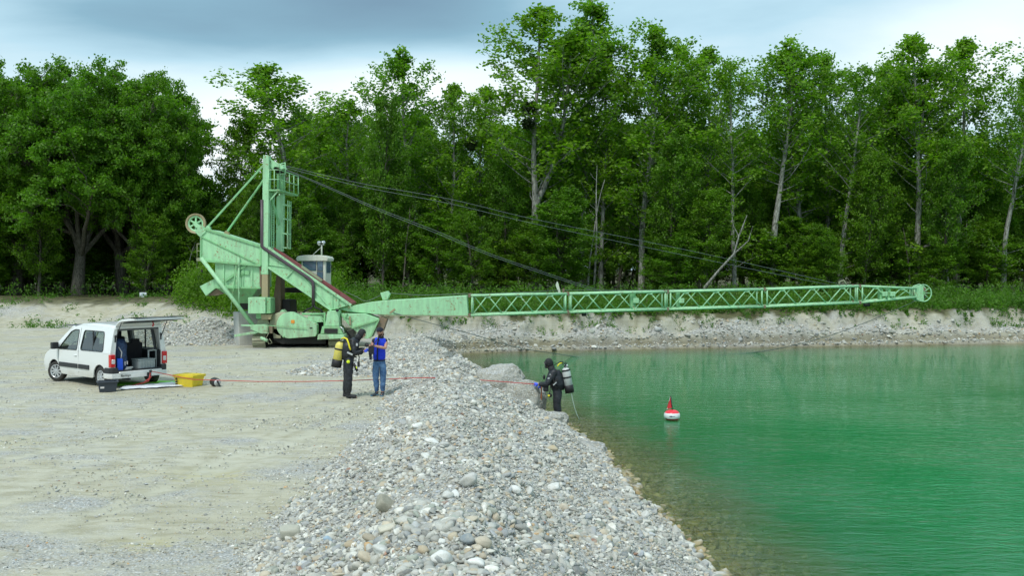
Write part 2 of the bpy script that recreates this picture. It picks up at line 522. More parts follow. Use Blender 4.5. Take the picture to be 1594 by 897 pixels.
# heaps are separated into the near one, the middle one and the far one behind the van
pile_far = (cls == 2) & (fc_x < -9)
pile_near = (cls == 2) & (fc_x > -9)
cls[pile_far] = 5
cls[pile_near] = 6
PARTS[5] = ('gravel_heap', 'low grey gravel heap behind the open van tailgate')
PARTS[6] = ('gravel_heap', 'long gravel heap behind the two men, reaching back to the bank')


def submesh(name, fmask):
    q = quads[fmask]
    used, inv = np.unique(q, return_inverse=True)
    o = mesh_np(name, verts[used], inv.reshape(-1, 4), M_ground, smooth=True)
    for nm, arr in (('gravel', a_grav), ('wet', a_wet), ('soil', a_soil), ('stain', a_stain), ('track', track)):
        a = o.data.attributes.new(nm, 'FLOAT', 'POINT')
        a.data.foreach_set('value', arr[used].astype(np.float32))
    return o


TER = {}
for c, (nm, lb) in PARTS.items():
    o = submesh(nm, cls == c)
    tag(o, lb, kind='structure')
    TER[c] = o

# ------------------------------------------------------------------ water
wx = axis([(-6, 12, 0.25, 0.25), (12, 60, 0.8, 3), (60, 210, 10, 20)])
wy = axis([(-80, 5, 20, 0.5), (5, 56, 0.25, 0.25), (56, 68, 2, 2)])
WX, WY = np.meshgrid(wx, wy, indexing='ij')
wsd = lake_sd(WX, WY)
wv = np.stack([WX, WY, np.zeros_like(WX)], -1).reshape(-1, 3)
wi = np.arange(WX.size).reshape(WX.shape)
wq = np.stack([wi[:-1, :-1], wi[1:, :-1], wi[1:, 1:], wi[:-1, 1:]], -1).reshape(-1, 4)
keep = (wsd[:-1, :-1].ravel() < 1.0)
wq = wq[keep]
depth = np.clip(-terrain(WX, WY), 0, 4).ravel()


def water_build(t, b):
    pos = worldpos(t)
    dep = t.new('ShaderNodeAttribute', attribute_name='depth').outputs['Fac']
    dn = t.math('ADD', dep, t.math('MULTIPLY', t.math('SUBTRACT', t.noise(pos, 0.9, 4, 0.6), 0.5), t.math('MULTIPLY', dep, 0.9)))
    turb = t.math('SUBTRACT', 1.0, t.math('POWER', 2.718, t.math('MULTIPLY', dn, -2.0)), clamp=True)
    # ripples: small wind waves crossing a slow swell
    n1 = t.noise(t.mapping(pos, (1.3, 3.4, 1), (0, 0, R(12))), 1.0, 3, 0.55, 0.4)
    n2 = t.noise(t.mapping(pos, (3.0, 8.5, 1), (0, 0, R(-6))), 1.0, 4, 0.6, 0.3)
    n3 = t.noise(t.mapping(pos, (9, 20, 1), (0, 0, R(9))), 1.0, 3, 0.6)
    h = t.math('ADD', t.math('MULTIPLY', n1, 1.0), t.math('ADD', t.math('MULTIPLY', n2, 0.58), t.math('MULTIPLY', n3, 0.10)))
    gust = t.ramp(t.noise(t.mapping(pos, (0.10, 0.16, 1)), 1.0, 3, 0.5), [(0.30, 0.32), (0.70, 1.15)])
    nrm = t.new('ShaderNodeBump', {'Height': h, 'Strength': t.math('MULTIPLY', gust, 0.8), 'Distance': 0.042}).outputs[0]
    body = t.ramp(t.noise(pos, 0.13, 3), [(0.35, (0.006, 0.180, 0.050)), (0.65, (0.014, 0.215, 0.072))])
    body = t.mix(t.ramp(dn, [(0.05, 1.0), (0.55, 0.0)]), body, (0.16, 0.19, 0.080))
    deepd = t.new('ShaderNodeBsdfDiffuse', {'Color': body, 'Normal': nrm})
    clear = t.new('ShaderNodeBsdfTransparent', {'Color': (0.80, 0.86, 0.66, 1)})
    inner = t.new('ShaderNodeMixShader', {0: turb, 1: clear, 2: deepd})
    fr = t.new('ShaderNodeFresnel', {'IOR': 1.333, 'Normal': nrm})
    fr = t.math('MULTIPLY', fr.outputs[0], 0.90)
    gl = t.new('ShaderNodeBsdfGlossy', {'Color': (1, 1, 1, 1), 'Roughness': 0.025, 'Normal': nrm})
    out = t.new('ShaderNodeMixShader', {0: fr, 1: inner, 2: gl})
    t.l.new(out.outputs[0], t.n['Material Output'].inputs['Surface'])
    t.n.remove(b)


M_water = mat('green_water', build=water_build)
used, inv = np.unique(wq, return_inverse=True)
water = mesh_np('water', wv[used], inv.reshape(-1, 4), M_water, smooth=True)
a = water.data.attributes.new('depth', 'FLOAT', 'POINT')
a.data.foreach_set('value', depth[used].astype(np.float32))
tag(water, 'green rippled lake water', kind='structure')

# ------------------------------------------------------------------ stones
PAL = np.array([(0.50, 0.51, 0.49), (0.60, 0.61, 0.58), (0.72, 0.73, 0.70), (0.40, 0.41, 0.40), (0.32, 0.35, 0.37), (0.25, 0.26, 0.26),
                (0.52, 0.44, 0.32), (0.56, 0.50, 0.40), (0.36, 0.40, 0.36), (0.42, 0.26, 0.20), (0.80, 0.80, 0.77), (0.44, 0.47, 0.50), (0.55, 0.36, 0.18)])
PALW = np.array([24, 20, 8, 17, 8, 6, 5, 8, 7, 0.5, 4, 9, 0.7]); PALW = PALW / PALW.sum()


def stone_build(attr_type):
    def f(t, b):
        if attr_type == 'OBJECT':
            base = t.new('ShaderNodeObjectInfo').outputs['Color']
        else:
            base = t.new('ShaderNodeAttribute', attribute_name='scol', attribute_type='INSTANCER').outputs['Color']
        pos = worldpos(t)
        n = t.noise(pos, 60, 5, 0.7)
        n2 = t.noise(pos, 14, 4, 0.6, 0.5)
        col = t.mix(t.ramp(n, [(0.35, 0.35), (0.6, 0.0)]), base, t.mix(1.0, base, (0.62, 0.60, 0.56), 'MULTIPLY'))
        col = t.mix(t.ramp(n2, [(0.45, 0.0), (0.62, 0.45)]), col, (0.46, 0.44, 0.36))
        z = t.new('ShaderNodeSeparateXYZ', {'Vector': pos}).outputs[2]
        wetm = t.ramp(t.math('ADD', z, 0.5), [(0.53, 1.0), (0.56, 0.0)])
        col = t.mix(wetm, col, t.mix(1.0, col, (0.72, 0.62, 0.40), 'MULTIPLY'))
        t.set(b, 'Base Color', col)
        t.set(b, 'Roughness', t.ramp(wetm, [(0.0, 0.85), (1.0, 0.35)]))
        b.inputs['Specular IOR Level'].default_value = 0.3
        t.set(b, 'Normal', t.bump(n, 0.4, 0.004))
    return f


M_stone_i = mat('river_stone_scattered', build=stone_build('INSTANCER'))
M_stone_o = mat('river_stone', build=stone_build('OBJECT'))


def scatter_tree(name, subdiv, nvar, material):
    ng = bpy.data.node_groups.new(name, 'GeometryNodeTree')
    ng.interface.new_socket('Geometry', in_out='INPUT', socket_type='NodeSocketGeometry')
    ng.interface.new_socket('Geometry', in_out='OUTPUT', socket_type='NodeSocketGeometry')
    t = NT(ng)
    gi = t.new('NodeGroupInput'); go = t.new('NodeGroupOutput')
    join = t.new('GeometryNodeGeometryToInstance')
    for k in range(nvar):
        ico = t.new('GeometryNodeMeshIcoSphere', {'Radius': 0.5, 'Subdivisions': subdiv})
        pos = t.new('GeometryNodeInputPosition')
        nz = t.new('ShaderNodeTexNoise', {'Scale': 1.25, 'Detail': 1.5, 'Roughness': 0.5}, noise_dimensions='4D')
        t.set(nz, 'Vector', pos.outputs[0]); nz.inputs['W'].default_value = 3.7 * k
        sub = t.new('ShaderNodeVectorMath', operation='SUBTRACT'); t.set(sub, 0, nz.outputs['Color']); sub.inputs[1].default_value = (0.5, 0.5, 0.5)
        scl = t.new('ShaderNodeVectorMath', operation='SCALE'); t.set(scl, 0, sub.outputs[0]); scl.inputs['Scale'].default_value = 0.95
        sp = t.new('GeometryNodeSetPosition'); t.set(sp, 'Geometry', ico.outputs[0]); t.set(sp, 'Offset', scl.outputs[0])
        ss = t.new('GeometryNodeSetShadeSmooth'); t.set(ss, 'Geometry', sp.outputs[0])
        sm = t.new('GeometryNodeSetMaterial'); t.set(sm, 'Geometry', ss.outputs[0]); sm.inputs['Material'].default_value = material
        t.l.new(sm.outputs[0], join.inputs[0])
    inst = t.new('GeometryNodeInstanceOnPoints')
    t.set(inst, 'Points', gi.outputs[0]); t.set(inst, 'Instance', join.outputs[0])
    inst.inputs['Pick Instance'].default_value = True
    rv = t.new('FunctionNodeRandomValue', data_type='INT')
    rv.inputs[4].default_value = 0; rv.inputs[5].default_value = nvar - 1
    t.l.new(rv.outputs[2], inst.inputs['Instance Index'])
    for nm, sock in (('rot', 'Rotation'), ('scl', 'Scale')):
        na = t.new('GeometryNodeInputNamedAttribute', data_type='FLOAT_VECTOR'); na.inputs['Name'].default_value = nm
        if sock == 'Rotation':
            e2r = t.new('FunctionNodeEulerToRotation'); t.l.new(na.outputs[0], e2r.inputs[0]); t.l.new(e2r.outputs[0], inst.inputs[sock])
        else:
            t.l.new(na.outputs[0], inst.inputs[sock])
    t.l.new(inst.outputs[0], go.inputs[0])
    return ng


NG_small = scatter_tree('scatter_small', 2, 7, M_stone_i)


def scatter_stones(name, x, y, size, label, sink=0.15, parent=None):
    n = len(x)
    z = terrain(x, y)
    me = bpy.data.meshes.new(name)
    me.vertices.add(n)
    me.vertices.foreach_set('co', np.stack([x, y, z + size * (0.25 - sink)], -1).astype(np.float32).ravel())
    rot = np.stack([rng.normal(0, 0.4, n), rng.normal(0, 0.4, n), rng.uniform(0, 6.28, n)], -1)
    scl = np.stack([size * rng.uniform(0.9, 1.35, n), size * rng.uniform(0.7, 1.0, n), size * rng.uniform(0.4, 0.75, n)], -1)
    col = PAL[rng.choice(len(PAL), n, p=PALW)] * rng.uniform(0.66, 1.10, (n, 1)) * np.array([1.0, 0.985, 0.94])
    col = np.concatenate([np.clip(col, 0, 0.85), np.ones((n, 1))], 1)
    for nm, ty, key, arr in (('rot', 'FLOAT_VECTOR', 'vector', rot), ('scl', 'FLOAT_VECTOR', 'vector', scl), ('scol', 'FLOAT_COLOR', 'color', col)):
        a = me.attributes.new(nm, ty, 'POINT')
        a.data.foreach_set(key, arr.astype(np.float32).ravel())
    o = bpy.data.objects.new(name, me)
    link(o, parent)
    md = o.modifiers.new('scatter', 'NODES')
    md.node_group = NG_small
    return tag(o, label, kind='stuff')


def ridge_pts(n, y0, y1, lo=-0.25, shore=0.5):
    y = rng.uniform(y0, y1, n * 2)
    xl = np.interp(y, RIDGE[:, 0], RIDGE[:, 1])
    x = xl + lo + rng.uniform(0, 1, n * 2) * (3.8 - xl - lo)
    sd = lake_sd(x, y)
    k = (sd > -shore) | (rng.uniform(0, 1, len(x)) < 0.02)
    return x[k], y[k]


def sizes(n, mn, med, sg, mx):
    return np.clip(med * np.exp(rng.normal(0, sg, n)), mn, mx)


pts = []
for n, y0, y1, mn, med, sg, mx in ((60000, 5.5, 13.5, 0.010, 0.025, 0.55, 0.085), (30000, 13.5, 21, 0.022, 0.040, 0.45, 0.10), (24000, 21, 34, 0.028, 0.045, 0.45, 0.14)):
    x, y = ridge_pts(n, y0, y1)
    s = sizes(len(x), mn, med, sg, mx)
    # clumps of bigger cobbles and patches of fine gravel
    m = fbm(x, y, 0.9, 3, seed=31)
    s = s * np.clip(1 + m * 1.2, 0.55, 1.6)
    # ragged left foot
    xl = np.interp(y, RIDGE[:, 0], RIDGE[:, 1]) + fbm(y, y * 0 + 1.5, 1.3, 3, seed=8) * 0.35
    k = (x > xl + 0.02) | (rng.uniform(0, 1, len(x)) < np.exp((x - xl) * 6) * 0.7)
    # sandy streaks where fewer stones lie
    k &= (fbm(x, y * 0.6, 1.2, 3, seed=33) > -0.38) | (rng.uniform(0, 1, len(x)) < 0.45)
    pts.append((x[k], y[k], s[k]))
x, y, s = [np.concatenate(c) for c in zip(*pts)]
scatter_stones('gravel', x, y, s, 'loose pebbles and small cobbles covering the ridge', parent=TER[1])

# stones on the heaps, on the talus under the bank
pts = []
for (cx, cy, tz, rx, ry, an) in PILES:
    n = int(2600 * rx * ry / (2 if cy < 36 else 3.2))
    r = np.sqrt(rng.uniform(0, 1.1, n)); th = rng.uniform(0, 6.28, n)
    px_, py_ = r * np.cos(th) * rx, r * np.sin(th) * ry
    x = cx + px_ * math.cos(an) - py_ * math.sin(an); y = cy + px_ * math.sin(an) + py_ * math.cos(an)
    k = lake_sd(x, y) > 0.1
    pts.append((x[k], y[k], sizes(k.sum(), 0.03, 0.055, 0.42, 0.2)))
x, y, s = [np.concatenate(c) for c in zip(*pts)]
k = x > -9
scatter_stones('gravel', x[k], y[k], s[k], 'stones lying on the long heap', parent=TER[6])
scatter_stones('gravel', x[~k], y[~k], s[~k], 'stones lying on the far heap', parent=TER[5])
n = 16000
x = rng.uniform(-5, 32, n)
by_ = np.interp(x, BANK[:, 0], BANK[:, 1])
y = by_ - rng.uniform(0.2, 2.6, n) ** 1.0
cl = np.clip(fbm(x, y * 0.3, 3.2, 3, seed=6) * 1.4 + 0.45, 0.05, 1)
sdv = lake_sd(x, y)
k = (sdv > 0.0) & (rng.uniform(0, 1, n) < np.maximum(cl, (sdv < 0.5) * 0.9))
scatter_stones('gravel', x[k], y[k], sizes(k.sum(), 0.03, 0.06, 0.5, 0.36), 'stones fallen below the sandy bank', parent=TER[3])
# pebbles strewn on the sandy floor
n = 60000
y = 8.5 + 30 * rng.uniform(0, 1, n) ** 1.6
x = -3.0 - rng.uniform(0, 1, n) ** 1.3 * (2 + y * 0.55)
m = fbm(x, y * 1.6, 2.6, 4, 0.6, seed=21) + 0.6 * np.exp(-(np.abs(x + 3.0)) / 0.8)
k = rng.uniform(-0.25, 0.75, n) < m
scatter_stones('pebbles', x[k], y[k], sizes(k.sum(), 0.008, 0.015, 0.45, 0.05) * (0.8 + y[k] / 40), 'small pebbles strewn over the sandy floor', parent=TER[0])
# stones under the shallow water
n = 9000
t_ = rng.uniform(0, 1, n)
y = rng.uniform(7, 34, n)
xs = np.interp(y, LAKE[1:15, 1], LAKE[1:15, 0])
x = xs + np.abs(rng.normal(0, 1, n)) * 0.75 - 0.1
scatter_stones('gravel', x, y, sizes(n, 0.03, 0.07, 0.5, 0.2), 'stones on the lake bottom beside the shore', parent=TER[4])

# the 300 stones that show largest, each an object of its own
STONE_MESH = []
for kk in range(10):
    bm = bmesh.new()
    bmesh.ops.create_icosphere(bm, subdivisions=3, radius=0.5)
    from mathutils import noise as mnoise
    for v_ in bm.verts:
        d = mnoise.noise_vector(v_.co * 1.7 + Vector((kk * 7.3, 0, 3))) * 0.16 + mnoise.noise_vector(v_.co * 4 + Vector((kk, 9, 3))) * 0.03
        v_.co += d
        if kk % 3 == 0:                                  # a few broken, flat-sided stones
            v_.co.x = min(v_.co.x, 0.33)
            v_.co.z = min(v_.co.z, 0.30)
    for f in bm.faces: f.smooth = True
    me = bpy.data.meshes.new('stone')
    bm.to_mesh(me); bm.free()
    me.materials.append(M_stone_o)
    STONE_MESH.append(me)


def put_stone(x, y, s, col=None, parent=None, shape=None, flat=None, sink=0.2, rz=None, label=None):
    o = bpy.data.objects.new('stone', random.choice(STONE_MESH) if shape is None else STONE_MESH[shape])
    link(o, parent)
    fz = flat if flat else random.uniform(0.45, 0.75)
    o.location = (x, y, ground_z(x, y) + s * fz * (0.5 - sink))
    o.scale = (s * random.uniform(1.0, 1.35), s * random.uniform(0.75, 1.0), s * fz)
    o.rotation_euler = (random.gauss(0, 0.3), random.gauss(0, 0.3), random.uniform(0, 6.28) if rz is None else rz)
    c = col if col is not None else PAL[rng.choice(len(PAL), p=PALW)]
    o.color = (*[float(q) for q in c], 1)
    if label: o['label'] = label
    return o


def pix_on_ground(px, py):
    """where the ray through a photograph pixel meets the terrain"""
    Y = np.arange(5, 60, 0.05)
    a, b = P(px, py, 1.0), P(px, py, 2.0)
    d = b - a
    x_, y_, z_ = a.x + d.x * (Y - 1), Y, a.z + d.z * (Y - 1)
    hit = np.nonzero(z_ < terrain(x_, y_))[0]
    i = hit[0] if len(hit) else -1
    return float(x_[i]), float(y_[i])


WHITE, TAN, BLUE = (0.74, 0.75, 0.72), (0.52, 0.46, 0.36), (0.33, 0.38, 0.43)
special = [(742, 888, 0.15, (0.80, 0.80, 0.76)), (449, 838, 0.27, (0.43, 0.43, 0.36)), (600, 796, 0.24, (0.30, 0.29, 0.23)), (605, 833, 0.24, (0.60, 0.58, 0.48)),
           (753, 856, 0.14, TAN), (672, 691, 0.16, WHITE), (650, 672, 0.14, WHITE), (728, 853, 0.12, (0.25, 0.29, 0.31)), (802, 770, 0.13, WHITE), (855, 678, 0.2, (0.52, 0.50, 0.42)),
           (510, 846, 0.10, (0.33, 0.45, 0.55)), (690, 789, 0.08, (0.30, 0.20, 0.17)), (860, 705, 0.18, (0.50, 0.42, 0.28)), (730, 757, 0.2, (0.55, 0.55, 0.52)), (688, 880, 0.15, WHITE), (593, 870, 0.14, (0.62, 0.64, 0.62))]
for (a_, b_, s_, c_) in special:
    x_, y_ = pix_on_ground(a_, b_)
    put_stone(x_, y_, s_, c_, TER[1], shape=1 if s_ < 0.2 else None, sink=0.12)
cnt = 0
while cnt < 280:
    y_ = 6.3 + 15 * random.random() ** 1.7
    xl_ = float(np.interp(y_, RIDGE[:, 0], RIDGE[:, 1]))
    x_ = random.uniform(xl_ + 0.05, 2.9)
    if float(lake_sd(np.array([x_]), np.array([y_]))[0]) < 0.0: continue
    put_stone(x_, y_, min(0.17, 0.062 * math.exp(random.gauss(0, 0.30)) * (0.9 + y_ / 35)), None, TER[1])
    cnt += 1

# compacted lumps of sand and gravel between the ridge and the diver
for (px_, py_, Y_, r3, lb) in ((779, 595, 26.4, (0.66, 0.58, 0.47), 'rounded grey lump of packed gravel crossed by the red line'), (814, 629, 25.7, (0.60, 0.6, 0.63), 'steep lump of packed gravel left of the wading diver'),
                               (853, 655, 24.7, (0.52, 0.42, 0.24), 'low packed lump at the feet of the wading diver'), (918, 712, 20.9, (0.46, 0.5, 0.34), 'brownish packed lump at the water edge below the diver')):
    bm = bmesh.new(); bmesh.ops.create_icosphere(bm, subdivisions=5, radius=1.0)
    for v_ in bm.verts:
        c_ = v_.co.copy()
        k_ = 1 + 0.22 * mnoise.noise(c_ * 1.3 + Vector((px_, 0, 0))) + 0.10 * mnoise.noise(c_ * 3.1 + Vector((py_, 3, 0))) + 0.05 * mnoise.noise(c_ * 7) + 0.03 * mnoise.noise(c_ * 17)
        sq = lambda q, p_: math.copysign(abs(q) ** p_, q)
        v_.co = Vector((sq(c_.x, 0.85) * r3[0], sq(c_.y, 0.85) * r3[1], sq(c_.z, 0.8) * r3[2])) * k_
    for f_ in bm.faces: f_.smooth = True
    me = bpy.data.meshes.new('gravel_lump'); bm.to_mesh(me); bm.free(); me.materials.append(M_ground)
    a = me.attributes.new('gravel', 'FLOAT', 'POINT'); a.data.foreach_set('value', np.full(len(me.vertices), 0.72, dtype=np.float32))
    o = bpy.data.objects.new('gravel_lump', me); link(o); o.location = P(px_, py_, Y_)
    tag(o, lb, 'lump', 'packed gravel lumps at the shore')
# ------------------------------------------------------------------ trees
def leaf_build(dark, light, hue=None):
    def f(t, b):
        tint = t.new('ShaderNodeAttribute', attribute_name='tint').outputs['Fac']
        oi = t.new('ShaderNodeObjectInfo').outputs['Random']
        tf = t.math('ADD', t.math('MULTIPLY', tint, 0.62), t.math('MULTIPLY', t.math('SUBTRACT', t.noise(objc(t), 0.55, 3, 0.6), 0.32), 1.15), clamp=True)  # clump noise widens leaf tone, putting crown shadows and highlights into the colour
        col = t.mix(tf, dark, light)
        col = t.mix(t.math('MULTIPLY', oi, 0.45), col, t.mix(1.0, col, (1.35, 1.1, 0.7), 'MULTIPLY'))
        t.set(b, 'Base Color', col)
        b.inputs['Roughness'].default_value = 0.5
        b.inputs['Specular IOR Level'].default_value = 0.35
        tr = t.new('ShaderNodeBsdfTranslucent', {'Color': t.mix(1.0, col, (1.3, 1.7, 0.5), 'MULTIPLY')})
        mx = t.new('ShaderNodeMixShader', {0: 0.42, 1: b, 2: tr})
        t.l.new(mx.outputs[0], t.n['Material Output'].inputs['Surface'])
    return f


M_leaf_pop = mat('poplar_leaf', build=leaf_build((0.038, 0.105, 0.006), (0.215, 0.410, 0.026)))
M_leaf_oak = mat('broad_leaf', build=leaf_build((0.018, 0.064, 0.004), (0.165, 0.350, 0.018)))
M_leaf_dark = mat('understorey_leaf', build=leaf_build((0.016, 0.058, 0.004), (0.165, 0.340, 0.018)))  # leaf colour lowered a little to carry the shade under the tall trees
M_weed = mat('weed_leaf', build=leaf_build((0.030, 0.095, 0.010), (0.120, 0.270, 0.030)))
M_mistle = mat('mistletoe_leaf', build=leaf_build((0.010, 0.025, 0.006), (0.030, 0.055, 0.015)))


def bark_build(c1, c2):
    def f(t, b):
        p = objc(t)
        n = t.noise(t.mapping(p, (6, 6, 1.2)), 2.0, 6, 0.65)
        t.set(b, 'Base Color', t.ramp(n, [(0.38, c1), (0.62, c2)]))
        b.inputs['Roughness'].default_value = 0.95
        b.inputs['Specular IOR Level'].default_value = 0.1
        t.set(b, 'Normal', t.bump(n, 0.8, 0.03))
    return f


M_bark_pale = mat('pale_bark', build=bark_build((0.11, 0.11, 0.09), (0.38, 0.39, 0.35)))
M_bark_dark = mat('dark_bark', build=bark_build((0.05, 0.045, 0.035), (0.16, 0.15, 0.12)))


class Tubes:
    def __init__(s):
        s.v = []; s.f = []; s.n = 0

    def add(s, pts, r0, r1, sides=6, power=1.0, cap=False):
        pts = np.asarray(pts, float)
        m = len(pts)
        tg = np.gradient(pts, axis=0)
        tg /= np.linalg.norm(tg, axis=1, keepdims=True) + 1e-9
        ref = np.array([0.31, 0.95, 0.05]) if abs(tg[0][2]) > 0.8 else np.array([0.03, 0.02, 1.0])
        a = np.cross(tg, ref); a /= np.linalg.norm(a, axis=1, keepdims=True) + 1e-9
        b = np.cross(tg, a)
        rr = r0 + (r1 - r0) * np.linspace(0, 1, m) ** power
        th = np.arange(sides) * 2 * PI / sides
        ring = pts[:, None, :] + rr[:, None, None] * (np.cos(th)[None, :, None] * a[:, None, :] + np.sin(th)[None, :, None] * b[:, None, :])
        s.v.append(ring.reshape(-1, 3))
        i = np.arange(m - 1)[:, None] * sides + np.arange(sides)[None, :]
        j = np.arange(m - 1)[:, None] * sides + (np.arange(sides)[None, :] + 1) % sides
        q = np.stack([i, j, j + sides, i + sides], -1).reshape(-1, 4) + s.n
        s.f.append(q)
        s.n += m * sides

    def arrays(s):
        return np.concatenate(s.v), np.concatenate(s.f)


def leaf_quads(cent, size, nbias=0.5, rg=rng, aspect=0.72, zdroop=0.0):
    """one folded-free pointed quad per centre; returns verts, faces"""
    n = len(cent)
    d = rg.normal(0, 1, (n, 3)); d[:, 2] -= zdroop
    d /= np.linalg.norm(d, axis=1, keepdims=True)
    nr = rg.normal(0, 1, (n, 3)); nr[:, 2] += nbias * 2
    sd = np.cross(d, nr); sd /= np.linalg.norm(sd, axis=1, keepdims=True) + 1e-9
    s = (size * rg.uniform(0.7, 1.25, n))[:, None]
    a = cent - d * s * 0.5
    c = cent + d * s * 0.5
    m = cent - d * s * 0.08
    b = m + sd * s * aspect * 0.5
    e = m - sd * s * aspect * 0.5
    v = np.stack([a, b, c, e], 1).reshape(-1, 3)
    f = np.arange(n * 4).reshape(n, 4)
    return v, f


def curve_pts(p0, d0, L, n, up=0.0, wob=0.1, rg=rng):
    pts = [np.array(p0, float)]
    d = np.array(d0, float); d /= np.linalg.norm(d)
    for i in range(n):
        d = d + rg.normal(0, wob, 3) + np.array([0, 0, up])
        d /= np.linalg.norm(d)
        pts.append(pts[-1] + d * L / n)
    return np.array(pts)


